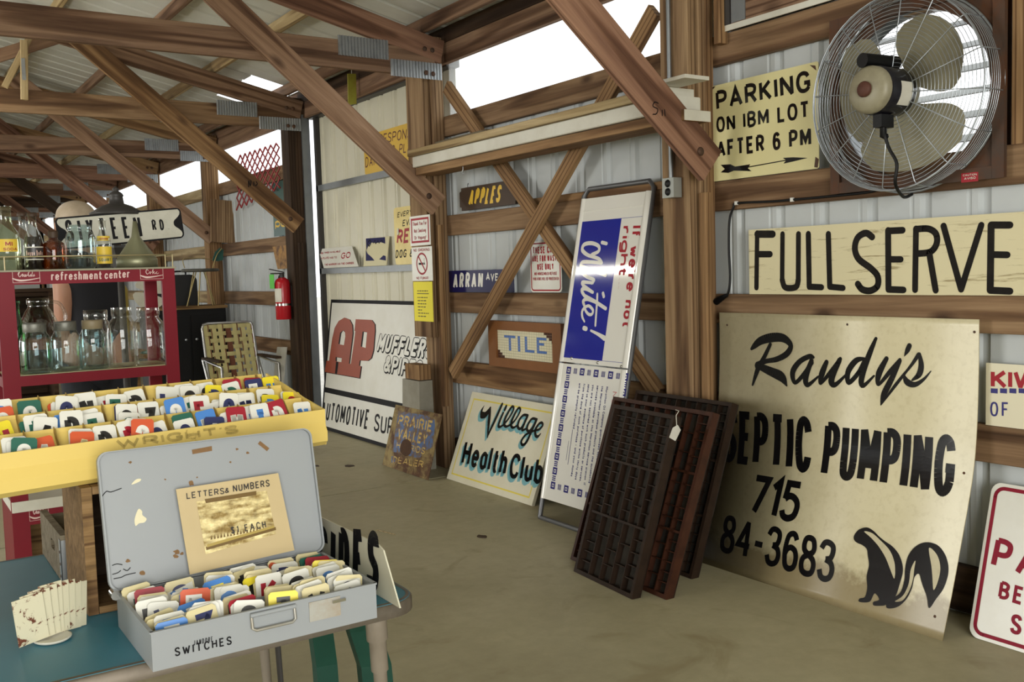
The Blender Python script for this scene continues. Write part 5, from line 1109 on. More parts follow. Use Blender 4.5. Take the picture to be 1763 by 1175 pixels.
# grey steel box with open lid
BX0, BX1, BY0, BY1 = -2.917, -2.532, -1.652, -1.405; BH = TZ+.061
box = tag(empty('card_box', ((BX0+BX1)/2, (BY0+BY1)/2, TZ)), 'grey steel box with its lid open, full of letter cards, lettered SWITCHES', 'box')
mb = MB(); t = .003; mb.box((BX0, BY0, TZ+.0005), (BX1, BY1, TZ+.004))
for x0, y0, x1, y1 in ((BX0, BY0, BX1, BY0+t), (BX0, BY1-t, BX1, BY1), (BX0, BY0+t, BX0+t, BY1-t), (BX1-t, BY0+t, BX1, BY1-t)): mb.box((x0, y0, TZ+.004), (x1, y1, BH))
for x0, y0, x1, y1 in ((BX0-.001, BY0-.002, BX1+.001, BY0+.004), (BX0-.001, BY1-.004, BX1+.001, BY1+.002), (BX0-.002, BY0, BX0+.004, BY1), (BX1-.004, BY0, BX1+.002, BY1)): mb.box((x0, y0, BH), (x1, y1, BH+.003))
local(box, mb, 'body', GREYBOX)
mb = MB(); mb.box((BX0+.003, BY0+.088, TZ+.004), (BX1-.003, BY0+.0895, BH-.008)); mb.box((BX0+.003, BY0+.166, TZ+.004), (BX1-.003, BY0+.1675, BH-.008)); local(box, mb, 'divider', GREYBOX)
A0, A1 = PX(190, 1008, Y=BY1), PX(540, 949, Y=BY1); T0, T1 = PX(160, 785, Y=BY1+.045), PX(504, 737, Y=BY1+.045)
hz = BH; U_ = V3((T1.x-T0.x, 0, 0)); lid = Sheet((BX0-.012, BY1, BH+.004), V3((1, 0, 0)), V3((0, .05, (T0.z+T1.z)/2-BH)))
lw = BX1-BX0+.012+.006; lh = lid.px(330, 761)[1]
mb = MB(); P = rr_pts(0, 0, lw, lh, .018); mb.prism(P, -.004, 0)
for i in range(len(P)):
    (x, y), (X_, Y_) = P[i], P[(i+1) % len(P)]; cx, cy = lw/2, lh/2; s_ = .985
    q = [(x, y), (X_, Y_), (cx+(X_-cx)*s_, cy+(Y_-cy)*s_), (cx+(x-cx)*s_, cy+(y-cy)*s_)]; mb.hexa([(a, b, 0) for a, b in q], [(a, b, .008) for a, b in q])
LM = box.matrix_basis.inverted() @ lid.M
lo = mb.build('lid', GREYBOX, box, mw=LM)
ink = Ink(lid); c = crop(150, 720, 3.916)
for st in ([(320,680),(345,615),(370,630),(372,655),(400,680),(385,705),(350,712),(325,728)], [(298,450),(330,415),(362,412),(352,430)]): ink.fill(st, c, smooth=True)
ink.build('bare_patch', paint('primer_patch', 'd8d0ae', .5), lo)
ink = Ink(lid)
for x, y, r in ((605,905,28),(595,935,20),(1010,212,12),(1080,236,14),(965,298,10),(640,915,18),(290,300,14),(525,415,9),(740,402,8),(275,965,18),(375,1045,24),(700,440,26)):
    rr = random.Random(x); ink.fill([(x+r*math.cos(k*.7)*rr.uniform(.5, 1.1), y+r*.8*math.sin(k*.7)*rr.uniform(.5, 1.1)) for k in range(9)], c, smooth=True, k=3)
ink.fill([(1150,175),(1165,155),(1228,205),(1212,225)], c); ink.fill([(705,215),(840,190),(842,222),(710,245)], c); ink.build('rust_spot', paint('rust_spots', '7a5a34', .7, '5c3f22', .6, 40), lo, .0005)
ink = Ink(lid)
for q in ([(170,995),(200,985),(235,990)], [(172,1055),(205,1045),(225,1030)], [(245,1020),(270,1030),(290,1010)], [(180,1085),(230,1075),(260,1060),(325,1045)], [(100,530),(130,495),(160,500),(230,475)]): ink.stroke([(x, y, 6) for x, y in q], c, 1/3.916, k=3)
ink.build('pencil_note', SCREEN, lo)
for y in (TZ+.05,):
    mb = MB(); mb.tube([(BX0-.004, BY1+.004, BH+.002), (BX0-.004, BY1-.02, BH+.002)], .009, 10); local(box, mb, 'hinge', CHROME)
fs_ = Sheet((BX0, BY0, TZ), V3((1, 0, 0)), UZ)
a = fs_.px(430, 1085); b = fs_.px(508, 1050); hx0, hx1, hz_ = a[0], b[0], (fs_.px(470, 1056)[1])
mb = MB(); X0 = BX0
hu0, hu1 = fs_.px(432, 1060)[0], fs_.px(506, 1050)[0]; hv1, hv0 = fs_.px(468, 1052)[1], fs_.px(470, 1077)[1]
mb.tube([(X0+hu0, BY0-.002, TZ+hv1), (X0+hu0, BY0-.006, TZ+hv0+.004), (X0+hu0+.006, BY0-.007, TZ+hv0), (X0+hu1-.006, BY0-.007, TZ+hv0), (X0+hu1, BY0-.006, TZ+hv0+.004), (X0+hu1, BY0-.002, TZ+hv1)], .0026, 8); hd = local(box, mb, 'handle', paint('worn_handle', '9a9890', .4, '8a7340', .5, 30, metal=.4))
mb = MB(); mb.tube([(X0+hu0-.002, BY0-.003, TZ+hv1), (X0+hu1+.002, BY0-.003, TZ+hv1)], .004, 8); local(box, mb, 'handle_strap', GREYBOX)
mb = MB(); u, v = fs_.px(540, 1062); u2, v2 = fs_.px(585, 1030); mb.box((X0+u-.008, BY0-.002, TZ+v-.008), (X0+u2, BY0-.0005, TZ+v2+.004)); local(box, mb, 'latch_plate', paint('worn_latch', 'a2a19a', .45, '8a6a35', .6, 22))
mb = MB(); u, v = fs_.px(582, 1034); mb.box((X0+u-.012, BY0-.006, TZ+v-.002), (X0+u+.012, BY0-.002, TZ+v+.003)); local(box, mb, 'latch', CHROME)
fso = Sheet((BX0, BY0, TZ), V3((1, 0, 0)), UZ); ink = Ink(fso)
ink.text('SWITCHES', (301,1131), (399,1110), (300,1116), .16, .25, d=(0, 0)); ink.text('JANDORF', (333,1112), (366,1105), (333,1103), .12, .2)
lt = ink.build('lettering', SCREEN, box, .0008, False); lt.matrix_basis = box.matrix_basis.inverted() @ fso.M
# LETTERS & NUMBERS mat propped inside the lid
pic = Sheet((BX0, BY1-.022, BH-.01), V3((1, 0, 0)), V3((0, .05, .24))); q = [pic.px(*p) for p in ((303,843), (479,815), (507,948), (327,990))]
mb = MB(); mb.prism([q[3], q[2], q[1], q[0]], -.002, 0); o = tag(mb.build('photo_mat', paint('tan_mat', 'bba77c', .5, 'a8946a', .3, 7), mw=pic.M), 'tan mat lettered LETTERS & NUMBERS around an old sepia group photograph', 'picture')
ink = Ink(pic); ink.fill([(338,864),(459,845),(475,920),(354,955)]); t = NT('sepia_photo'); v = t.coords((1, 1, 1)); nz = t.noise(v, 60, 5, .7); nz2 = t.noise(t.coords((1, 3.2, 1)), 22, 3, .5)
t.done(t.mix(.65, t.ramp(nz, [(.35, lin('4d3a1c')), (.5, lin('b69d62')), (.62, lin('f0e2ae'))]), t.ramp(nz2, [(.4, lin('7d6430')), (.6, lin('efe0a8'))])), .25); ink.build('photograph', t.m, o)
ink = Ink(pic); ink.fill([(352,860),(441,846),(441,853),(354,867)]); ink.fill([(354,942),(474,908),(475,913),(355,948)]) ; 
rr = random.Random(5)
for i in range(17): x = 362+i*5.6; y = 930-i*1.05; ink.fill([(x,y),(x+1.5,y-5-rr.random()*5),(x+3.6,y-1)])
ink.build('photo_shadow', paint('sepia_dark', '6a5226', .3), o, .0014)
ink = Ink(pic); ink.fill([(356,938),(472,905),(472,909),(356,943)]); ink.build('photo_ground', paint('sepia_mid', 'a8924c', .3), o, .0016)
ink = Ink(pic); ink.text('LETTERS', (321,860), (386,851), (320,849), .15, .2); ink.text('&', (387,850), (394,849), (387,841), .18, .2, k=4); ink.text('NUMBERS', (401,848), (464,838), (400,836), .15, .2); ink.text('$1 EACH', (398,920), (458,909), (396,908), .14, .3); ink.build('lettering', paint('black_marker', '221c18', .4), o, .002)
# ------------------------------------------------------------------ letter cards
CC = {'white': paint('white_card', 'dddcd3', .3), 'cream': paint('cream_card', 'd3c79a', .4), 'yellow': paint('bright_yellow_card', 'e3d02c', .4), 'blue': paint('light_blue_card', '4b82c8', .25), 'red': paint('red_card', '9c2030', .35), 'green': paint('green_card', '1f5c4c', .4), 'black': paint('black_card', '23211f', .4), 'navy': paint('navy_card', '2a2f5c', .4), 'orange': paint('orange_card', 'c7532b', .4)}
LETS = 'ABDEGHKLMNOPRSTUVZ23456789'
def make_card(name, M, wd, ht, bgc, fgc, ch, label, group, up=.0):
    mb = MB(); r = min(wd, ht)*.09; q = [(-wd/2+r, 0), (wd/2-r, 0), (wd/2, r), (wd/2, ht-r), (wd/2-r, ht), (-wd/2+r, ht), (-wd/2, ht-r), (-wd/2, r)]
    mb.prism(q, -.0008, .0008); s = Sheet((0, 0, 0), (1, 0, 0), (0, 1, 0)); k = Ink(s)
    k.text(ch, (-wd*.32, ht*.14), (wd*.32, ht*.14), (-wd*.32, ht*.86), .2, .1, uv=True, k=3) if ch not in 'I1' else k.rect(-wd*.08, ht*.14, wd*.08, ht*.86)
    for p in k.p: mb.poly([(a.x, a.y, .0011) for a in (p if sum(u.x*w_.y-w_.x*u.y for u, w_ in zip(p, p[1:]+p[:1])) > 0 else p[::-1])], 1)
    o = mb.build(name, [CC[bgc], CC[fgc]], mw=M); return tag(o, label, 'card', group)
def card_M(p, yaw, tilt, roll=0): return Matrix.Translation(p) @ Matrix.Rotation(yaw, 4, 'Z') @ Matrix.Rotation(math.pi/2-tilt, 4, 'X') @ Matrix.Rotation(roll, 4, 'Z')
rr = random.Random(21)
def colours():
    b = rr.choice(['white']*16+['cream']*9+['yellow']+['blue', 'green', 'red', 'orange']); f = rr.choice([x for x in ('black', 'black', 'navy', 'red', 'green', 'blue') if x != b] if b in ('white', 'cream', 'yellow') else ['white', 'cream', 'yellow']); return b, f
SECT = [(BY0+.012, BY0+.080), (BY0+.097, BY0+.158), (BY0+.176, BY0+.226)]
SN = ['front', 'middle', 'back']; BN = ['far left', 'left', 'centre left', 'centre right', 'right', 'far right']
for si, (ya, yb) in enumerate(SECT):
    for bi in range(6):
        xc = BX0+.036+bi*.0625; n = 5 if si < 2 else 4
        skip = si == 2 and bi in (1, 2)
        for j in range(n):
            if skip and j < 2: continue
            y = (yb-.019)-(yb-.019-ya)*j/(n-1)-.002*rr.random(); b, f = colours()
            if (si, bi, j) == (0, 0, 4): b, f = 'blue', 'white'
            if (si, bi, j) == (0, 3, 4): b, f = 'yellow', 'black'
            if (si, bi, j) == (0, 5, 4): b, f = 'white', 'navy'
            if (si, bi) == (1, 1) and j > 2: b, f = ('blue', 'white') if j == 4 else ('orange', 'white')
            ch = rr.choice(LETS); ht = .062 if si else .058; ht += rr.uniform(-.004, .008)
            M = card_M((xc+rr.uniform(-.006, .006), y, TZ+.014), rr.uniform(-.22, .22), rr.uniform(.14, .50), rr.uniform(-.14, .14))
            make_card('letter_card', M, .05, ht, b, f, ch, '%s card with %s %s, %s in the %s %s bunch of the grey box' % (b, f, ch, ORD[n-1-j], BN[bi], SN[si]), 'letter cards in the grey box')
# ------------------------------------------------------------------ wooden crate on end carrying the yellow tray
cr8 = tag(empty('wooden_crate', (-2.79, -1.2, TZ)), 'brown wooden crate standing on end under the yellow tray', 'crate')
X0, X1, Y0, Y1, Z1 = -2.95, -2.60, -1.315, -1.10, .938
mb = MB(); mb.box((X0, Y0, TZ+.001), (X0+.018, Y1, Z1)); local(cr8, mb, 'side_board', W_CRATE)
mb = MB(); mb.box((X1-.018, Y0, TZ+.001), (X1, Y1, Z1)); local(cr8, mb, 'side_board', W_CRATE)
mb = MB(); mb.box((X0+.019, Y0, TZ+.001), (X1-.019, Y1, TZ+.014)); local(cr8, mb, 'bottom_board', W_CRATE)
mb = MB(); mb.box((X0+.019, Y0, Z1-.014), (X1-.019, Y1, Z1)); local(cr8, mb, 'top_board', W_CRATE)
mb = MB(); mb.box((X0+.019, Y1-.01, TZ+.015), (X1-.019, Y1-.002, TZ+.115)); mb.box((X0+.019, Y1-.01, TZ+.119), (X1-.019, Y1-.002, Z1-.015)); local(cr8, mb, 'back_board', W_DARK)
# low soda crate behind it
so = tag(empty('bottle_crate', (-2.8, -.93, TZ)), 'low weathered bottle crate with a hand slot behind the brown crate', 'crate')
X0, X1, Y0, Y1, Z1 = -2.955, -2.53, -1.075, -.80, .80
mb = MB(); fnx = lambda a, b, z: (z, a, b); slot = [(-.99+.0, .755), (-.985, .748), (-.945, .748), (-.94, .755), (-.94, .762), (-.945, .769), (-.985, .769), (-.99, .762)]
mb.prism([(Y0, TZ+.001), (Y1, TZ+.001), (Y1, Z1), (Y0, Z1)], X0, X0+.014, fnx, holes=[slot]); local(so, mb, 'end_board', W_GREY)
mb = MB(); mb.prism([(Y0, TZ+.001), (Y1, TZ+.001), (Y1, Z1), (Y0, Z1)], X1-.014, X1, fnx, holes=[slot]); local(so, mb, 'end_board', W_GREY)
for y in (Y0, Y1-.01): mb = MB(); mb.box((X0+.0145, y, TZ+.006), (X1-.0145, y+.01, Z1-.012)); local(so, mb, 'side_board', W_GREY)
mb = MB(); mb.box((X0+.0145, Y0+.0105, TZ+.001), (X1-.0145, Y1-.0105, TZ+.008)); local(so, mb, 'bottom_board', W_GREY)
mb = MB(); mb.box((X0-.0015, Y0-.001, TZ+.002), (X0+.02, Y0-.0002, Z1-.01)); mb.box((X0-.0015, Y0-.001, TZ+.002), (X0-.0002, Y0+.02, Z1-.01)); cs = local(so, mb, 'corner_strap', GALV)
for z in (.715, .74, .765): mb = MB(); mb.lathe([(0, .001), (.003, .001), (.0035, 0)], (X0-.0015, Y0+.01, z), (-1, 0, 0), 8); local(so, mb, 'nail', RUSTST, cs)
# yellow stepped tray
ya_ = math.radians(9.4); UT = V3((math.cos(ya_), math.sin(ya_), 0)); VT = V3((-math.sin(ya_), math.cos(ya_), 0))
TO = V3((-2.432, -1.205, .9395)); TM = Matrix(((UT.x, VT.x, 0, TO.x), (UT.y, VT.y, 0, TO.y), (0, 0, 1, TO.z), (0, 0, 0, 1)))   # local x runs right, y back, z up; x = 0 at the right end
tray = tag(empty('stepped_tray', mw=TM), 'long yellow stepped metal tray of letter cards, stencilled across its front', 'tray')
LT = -.86; yb = [0, .085, .165, .245, .315]; rim = [.078, .098, .122, .143, .158]
mb = MB()
def ybox(mb, x0, y0, z0, x1, y1, z1): mb.box((x0, y0, z0), (x1, y1, z1))
fc = [(0, 0), (-.012, .01), (-.013, .03), (-.004, .05), (0, rim[0]), (.004, rim[0]), (.002, .05), (-.007, .03), (-.006, .012), (.006, .002)]
mb.add([(x, y, z) for x in (LT, 0) for y, z in fc], [(i, (i+1) % 10, 10+(i+1) % 10, 10+i) for i in range(10)]+[tuple(range(9, -1, -1)), tuple(range(10, 20))]); mb.build('front_panel', YELP, tray)
for i in (1, 2, 3):
    mb = MB(); ybox(mb, LT, yb[i], .02*i, -.004*i, yb[i]+.004, rim[i]); mb.build('step_panel' if i < 3 else 'back_panel', YELP, tray)
mb = MB()
for i in range(3):
    q = [(yb[i]+.0045, rim[i]-.064), (yb[i]+.030, rim[i]-.064), (yb[i+1]-.0005, rim[i+1]-.008), (yb[i+1]-.0005, rim[i+1]-.012), (yb[i]+.032, rim[i]-.068), (yb[i]+.0045, rim[i]-.068)]
    mb.prism(q[::-1], LT, -.003-.004*i, lambda a, b, z: (z, a, b))
ybox(mb, LT, .001, .0, -.003, yb[3], .003); mb.build('bottom_panel', YELP, tray)
for x0, x1 in ((LT-.004, LT-.0002), (.0002, .004)):
    mb = MB(); q = [(0, 0), (yb[3]+.004, 0), (yb[3]+.004, rim[3]), (yb[2], rim[2]), (yb[1], rim[1]), (0, rim[0])]; mb.prism(q, x0, x1, lambda a, b, z: (z, a, b)); mb.build('end_panel', YELP, tray)
pitch = .0535; DIVM = paint('rust_edged_yellow', '9a8040', .6, '5a3f22', .6, 40)
for i in range(3):
    for k in range(1, 16):
        x = -k*pitch+.012*i
        if x < LT+.01: break
        mb = MB(); mb.prism([(yb[i]+.006, rim[i]-.0635), (yb[i]+.0295, rim[i]-.0635), (yb[i+1]-.001, rim[i+1]-.0075), (yb[i+1]-.001, rim[i+1]+.004), (yb[i+1]-.012, rim[i+1]-.002), (yb[i]+.034, rim[i]-.034), (yb[i]+.006, rim[i]-.040)], x-.0008, x+.0008, lambda a, b, z: (z, a, b)); mb.build('divider', DIVM, tray)
sT = Sheet((0, 0, 0), (1, 0, 0), (0, 0, 1)); sT.O = TO; sT.U = UT; sT.V = V3((0, 0, 1)); sT.N = UT.cross(sT.V); sT.M = TM
ink = Ink(sT); ink.text("WRIGHT'S", (201,773), (410,746), (198,757), .28, .3); mbx = MB()
for p in ink.p: mbx.poly([(a.x, -.0014-.0036*max(0, min(1, (.078-a.y)/.028)), a.y) for a in (p if sum(u.x*w_.y-w_.x*u.y for u, w_ in zip(p, p[1:]+p[:1])) > 0 else p[::-1])])
mbx.build('stencilled_lettering', paint('worn_stencil', 'a58f4a', .5, 'd0b564', .6, 60), tray)
RN = ['front', 'middle', 'back']
for i in range(3):
    for k in range(16):
        x = -(k+.5)*pitch+.012*i
        if x < LT+.03: break
        n = rr.choice([1, 2, 2, 3])
        for j in range(n):
            b, f = colours()
            if b == 'cream': b = rr.choice(['red', 'white', 'green', 'white', 'navy', 'white'])
            if b == f or f == 'navy' and b == 'navy': f = 'white'
            if b in ('red', 'green', 'navy'): f = 'white'
            ch = rr.choice(LETS); y = yb[i]+.026-.0085*j; ht = rr.uniform(.070, .090); z = rim[i]-.0560
            M = TM @ card_M((x+rr.uniform(-.002, .002), y, z), rr.uniform(-.05, .05), .30+.14*rr.random()-.05*j, rr.uniform(-.18, .18))
            make_card('letter_card', M, .043, ht*.98, b, f, ch, '%s card with %s %s, %s in %s slot from the right, %s tray row' % (b, f, ch, ORD[n-1-j], ORD[k], RN[i]), 'letter cards in the yellow tray')
# stack of rust chipped white cards on a dish
dx, dy = -3.035, -1.40
mb = MB(); mb.lathe([(0, .0005), (.026, .0005), (.03, .003), (.031, .006), (.028, .006), (0, .004)], (dx+.012, dy, TZ), n=24)
tag(mb.build('round_dish', MATW, loc=(dx, dy, TZ)), 'small round white dish under the chipped enamel cards', 'dish')
RUC = rusty('chipped_enamel', 'cfc9ad', '5b2f20', .53, .57, 34, .4, 0, '6d3a24')
for j in range(8):
    x = dx-.018+.0105*j; wd = .05 if j < 3 else .042; ht = .090-.003*abs(j-3)
    mb = MB(); mb.prism([(-wd/2, 0), (wd/2, 0), (wd/2, ht), (-wd/2, ht)], -.0009, .0009)
    M = card_M((x, dy-.012+.006*j, TZ+.0075 if j < 6 else TZ+.004), .25+.05*j, -.03+.012*j, .10-.035*j)
    ic = mb.build('enamel_card', RUC, mw=M); tag(ic, 'rust chipped white enamel card, %s from the left on the round dish' % ORD[j], 'card', 'chipped enamel cards on the dish')
# ================================================================== RED DISPLAY STAND AND ITS GLASS
RX0, RX1, RY0, RY1 = -2.890, -2.317, .40, .68
rs = tag(empty('display_stand', ((RX0+RX1)/2, (RY0+RY1)/2, 0)), 'tall deep red refreshment display stand with open windows and a wire rail on top', 'stand')
PWL, PWR = .053, .045
def rbox(name, a, b, mat, par=None): mb = MB(); mb.box(a, b); return local(rs, mb, name, mat, par)
for x0, x1 in ((RX0, RX0+PWL), (RX1-PWR, RX1)):
    for y0, y1 in ((RY0, RY0+.018), (RY1-.018, RY1)): rbox('upright', (x0, y0, .0), (x1, y1, 1.352), REDP)
for y0, y1, nm in ((RY0+.0003, RY0+.0175, 'f'), (RY1-.0175, RY1-.0003, 'b')):
    rbox('header', (RX0+PWL, y0, 1.309), (RX1-PWR, y1, 1.352), REDP); rbox('sill_rail', (RX0+PWL, y0, .970), (RX1-PWR, y1, 1.004), REDP)
    rbox('lower_header', (RX0+PWL, y0, .50), (RX1-PWR, y1, .549), REDP); rbox('kick_rail', (RX0+PWL, y0, .03), (RX1-PWR, y1, .10), REDP)
for x0, x1 in ((RX0+.0003, RX0+.004), (RX1-.004, RX1-.0003)):
    rbox('side_rail', (x0, RY0+.018, 1.309), (x1, RY1-.018, 1.352), REDP); rbox('side_rail', (x0, RY0+.018, .970), (x1, RY1-.018, 1.004), REDP); rbox('side_panel', (x0, RY0+.018, .03), (x1, RY1-.018, .549), REDP)
SH1, SH2 = 1.0055, 1.358
rbox('shelf', (RX0+.02, RY0+.019, .998), (RX1-.02, RY1-.019, SH1), CREAMP); rbox('top_tray', (RX0-.004, RY0-.006, 1.352), (RX1+.004, RY1+.004, SH2), paint('drab_tray', '8f8a72', .5))
rbox('lower_shelf', (RX0+.005, RY0-.004, .549), (RX1-.005, RY1-.002, .556), MATW); rbox('shelf_lip', (RX0+.004, RY0-.006, .549), (RX1-.004, RY0-.003, .585), MATW)
rbox('shelf_lip', (RX0+.001, RY0-.003, .549), (RX0+.0045, RY1, .585), MATW); rbox('lower_back_panel', (RX0+.06, RY1-.03, .10), (RX1-.05, RY1-.02, .50), W_CRATE); rbox('base_shelf', (RX0+.02, RY0+.02, .10), (RX1-.02, RY1-.031, .11), W_CRATE)
rl = Matrix.Translation(-rs.location)
mb = MB(); zt = 1.402; a_, b_, c_, d_ = RX0+.004, RX1-.004, RY0+.004, RY1-.006
for z in (zt,): mb.tube([(a_, c_, z), (b_, c_, z), (b_, d_, z), (a_, d_, z)], .0025, 6, True)
for x, y in ((a_, c_), (b_, c_), (b_, d_), (a_, d_), (b_-.025, c_), (a_+.025, c_)): mb.tube([(x, y, 1.358), (x, y, zt)], .0025, 6)
local(rs, mb, 'wire_rail', paint('tan_wire', 'b0a37c', .4, None, metal=.4))
sf = Sheet((RX0, RY0, 0), V3((1, 0, 0)), UZ); ink = Ink(sf)
ink.text('refreshment', (88,483), (175,481), (88,468.3), .15, .14, rnd=True, k=4); ink.text('center', (180,481), (223,478), (180,467), .15, .14, rnd=True, k=4)
def script_logo(pts, u0, v0, u1, v1):
    ink.stroke([(u0+(u1-u0)*x, v0+(v1-v0)*y, (v1-v0)*w_) for x, y, w_ in pts], uv=True, k=5)
def logo_panel(px0, py0, px1, py1, word):
    u0, v1 = sf.px(px0, py0); u1, v0 = sf.px(px1, py1); v0b = v0
    ink.frame(u0, v0, u1, v1, .0012)
    ink.stroke([(u0, v0+(v1-v0)*.36, .0035), (u0+(u1-u0)*.25, v0+(v1-v0)*.18, .006), (u0+(u1-u0)*.6, v0+(v1-v0)*.22, .004), (u1, v0+(v1-v0)*.36, .0015)], uv=True)
    if word == 'long':
        C_ = [(0,.5,.1),(.05,.9,.09),(.10,.95,.08),(.02,.45,.1),(.08,.15,.09),(.14,.4,.08)]; script_logo(C_, u0+(u1-u0)*.2, v0+(v1-v0)*.4, u0+(u1-u0)*1.0, v0+(v1-v0)*.98)
        W = [(.17,.5),(.20,.2),(.24,.5),(.20,.55),(.27,.25),(.31,.5),(.28,.2),(.33,.25),(.37,.5),(.35,.2),(.40,.3),(.46,.45)]
        script_logo([(x, y, .08) for x, y in W], u0+(u1-u0)*.2, v0+(v1-v0)*.4, u0+(u1-u0)*1.0, v0+(v1-v0)*.98)
        C2 = [(.52,.85,.08),(.47,.6,.1),(.50,.2,.1),(.56,.35,.08),(.60,.5,.07),(.58,.2,.07),(.63,.3,.07),(.68,.95,.07),(.64,.3,.08),(.70,.25,.07),(.74,.5,.07),(.72,.2,.07),(.78,.35,.06)]; script_logo(C2, u0+(u1-u0)*.2, v0+(v1-v0)*.4, u0+(u1-u0)*1.0, v0+(v1-v0)*.98)
    else:
        C_ = [(.12,.7,.1),(.06,.95,.09),(0,.5,.12),(.06,.12,.1),(.15,.3,.08)]; K_ = [(.17,.45,.08),(.22,.15,.08),(.25,.45,.08),(.2,.5,.07),(.3,.4,.06),(.38,.95,.07),(.34,.15,.08),(.38,.4,.07),(.44,.5,.07),(.40,.3,.07),(.46,.15,.07),(.52,.35,.08),(.58,.48,.07),(.52,.3,.08),(.58,.12,.07),(.66,.3,.06)]
        for q in (C_, K_): script_logo(q, u0+(u1-u0)*.25, v0+(v1-v0)*.4, u0+(u1-u0)*1.1, v0+(v1-v0)*.98)
logo_panel(21, 467, 69, 486, 'long'); logo_panel(241, 463, 281, 480, 'short'); logo_panel(50, 876, 84, 893, 'long')
lt = ink.build('lettering', paint('faded_white_print', 'd6b9b4', .4), rs, .0008, False); lt.matrix_basis = rl @ sf.M
def dpt(x, y, Y): return (PX(x, y, Y=Y)-CAM).dot(_f)
def vessel(name, label, cat, pxc, py, Y, z, prof, mat, parts=(), group=None, n=24):
    x = PX(pxc, py, Y=Y).x; o = None
    mb = MB(); mb.lathe(prof, (0, 0, 0), n=n); o = mb.build(name, mat, loc=None); o.location = (x, Y, z); tag(o, label, cat, group)
    for nm, pr, mt in parts:
        mb = MB(); mb.lathe(pr, (0, 0, 0), n=n); mb.build(nm, mt, o)
    return o
def mason(R, H, neck=.6): return [(0, .001), (R*.9, .001), (R, R*.12), (R, H*.62), (R*.97, H*.72), (R*.85, H*.80), (R*.74, H*.85), (R*.72, H)]
JS = SH1+.0006; YA, YB_ = .462, .60
Rj = .0485; Hj = .176
for i, (px_, lab, mt, lid_) in enumerate(((64, 'blue glass jar with dark lid, leftmost in front row of the red stand', G_AQUA, 1), (117, 'blue glass jar with a dark zinc lid, second from left in the red stand', G_AQUA, 1), (163.5, 'blue glass jar with a tan lid, third from left in the red stand', G_AQUA, 2))):
    R_ = Rj*(1.04 if i == 0 else 1 if i == 1 else .97); o = vessel('mason_jar', lab, 'jar', px_, 640, YA, JS, mason(R_, Hj*.92), mt, [('lid', [(0, Hj*.98), (R_*.71, Hj*.98), (R_*.74, Hj*.95), (R_*.74, Hj*.81), (R_*.71, Hj*.80)], ZINC if lid_ == 1 else paint('tan_lid', '8a7d62', .5))], 'glass jars in the red stand')
for px_, R_, H_, lab, Y in ((214, .050, .212, 'clear square shouldered glass jar, fourth from left in the red stand', YA), (260, .057, .205, 'clear glass jar at the right end inside the red stand', YA+.03)):
    vessel('glass_jar', lab, 'jar', px_, 632, Y, JS, [(0, .001), (R_*.92, .001), (R_, .006), (R_, H_*.62), (R_*.9, H_*.74), (R_*.66, H_*.82), (R_*.64, H_*.86), (R_*.70, H_*.87), (R_*.68, H_)], G_CLEAR, (), 'glass jars in the red stand')
o = vessel('glass_jug', 'big clear round glass jug with an orange label behind the leftmost jar', 'jug', 72, 630, YB_, JS, [(0, .001), (.064, .001), (.068, .008), (.068, .12), (.063, .165), (.046, .205), (.034, .222), (.032, .230), (.037, .234), (.037, .252), (.033, .254)], G_CLEAR, [('label', [(.0685, .075), (.0685, .112)], paint('orange_label', 'b5552c', .5))])
mb = MB(); mb.tube(cr([(.034, 0, .24), (.07, 0, .232), (.088, 0, .185), (.073, 0, .145)], False, 6), .006, 8); mb.build('handle', G_CLEAR, o)
vessel('green_bottle', 'slim green glass bottle seen through the big clear jug', 'bottle', 33, 630, .535, JS, [(0, .001), (.024, .001), (.026, .006), (.026, .12), (.024, .165), (.014, .195), (.012, .235), (.015, .238), (.015, .247)], G_GREEN)

vessel('glass_jar', 'small clear glass jar with only its rim showing behind the tan lidded jar', 'jar', 169, 620, YB_, JS, [(0, .001), (.046, .001), (.050, .006), (.050, .13), (.044, .16), (.038, .168), (.041, .172), (.041, .202), (.039, .203)], G_CLEAR, (), 'glass jars in the red stand')
TS = SH2+.0006; YT = .47
lbY = paint('yellow_paper_label', 'd9b93c', .5); lbR = paint('red_label_print', '9a2a28', .5)
def bprof(R_, H_, nr=.3, sh_=.5, neck=.78): return [(0, .001), (R_*.9, .001), (R_, .006), (R_, H_*sh_), (R_*.86, H_*(sh_+.12)), (R_*.5, H_*neck), (R_*nr, H_*(neck+.08)), (R_*nr, H_*.965), (R_*nr*1.2, H_*.97), (R_*nr*1.2, H_)]
def arc_label(o, R_, z0, z1, mat, a0=-150, a1=-40, name='label'):
    mb = MB(); n = 14; vs = []
    for i in range(n+1):
        a = math.radians(a0+(a1-a0)*i/n); vs += [(R_*math.cos(a), R_*math.sin(a), z0), (R_*math.cos(a), R_*math.sin(a), z1)]
    mb.add(vs, [(2*i, 2*i+2, 2*i+3, 2*i+1) for i in range(n)], smooth=True); return mb.build(name, mat, o)
def arc_text(o, s, R_, z, h, a0, a1, mat, name='lettering'):
    sx = Sheet((0, 0, 0), (1, 0, 0), (0, 1, 0)); k = Ink(sx); L = R_*math.radians(a1-a0); k.text(s, (0, 0), (L, 0), (0, h), .2, .15, uv=True, k=3); mb = MB()
    for p in k.p:
        if sum(u.x*w_.y-w_.x*u.y for u, w_ in zip(p, p[1:]+p[:1])) < 0: p = p[::-1]
        mb.poly([((R_+.0004)*math.cos(math.radians(a0)+q.x/R_), (R_+.0004)*math.sin(math.radians(a0)+q.x/R_), z+q.y) for q in p])
    return mb.build(name, mat, o)
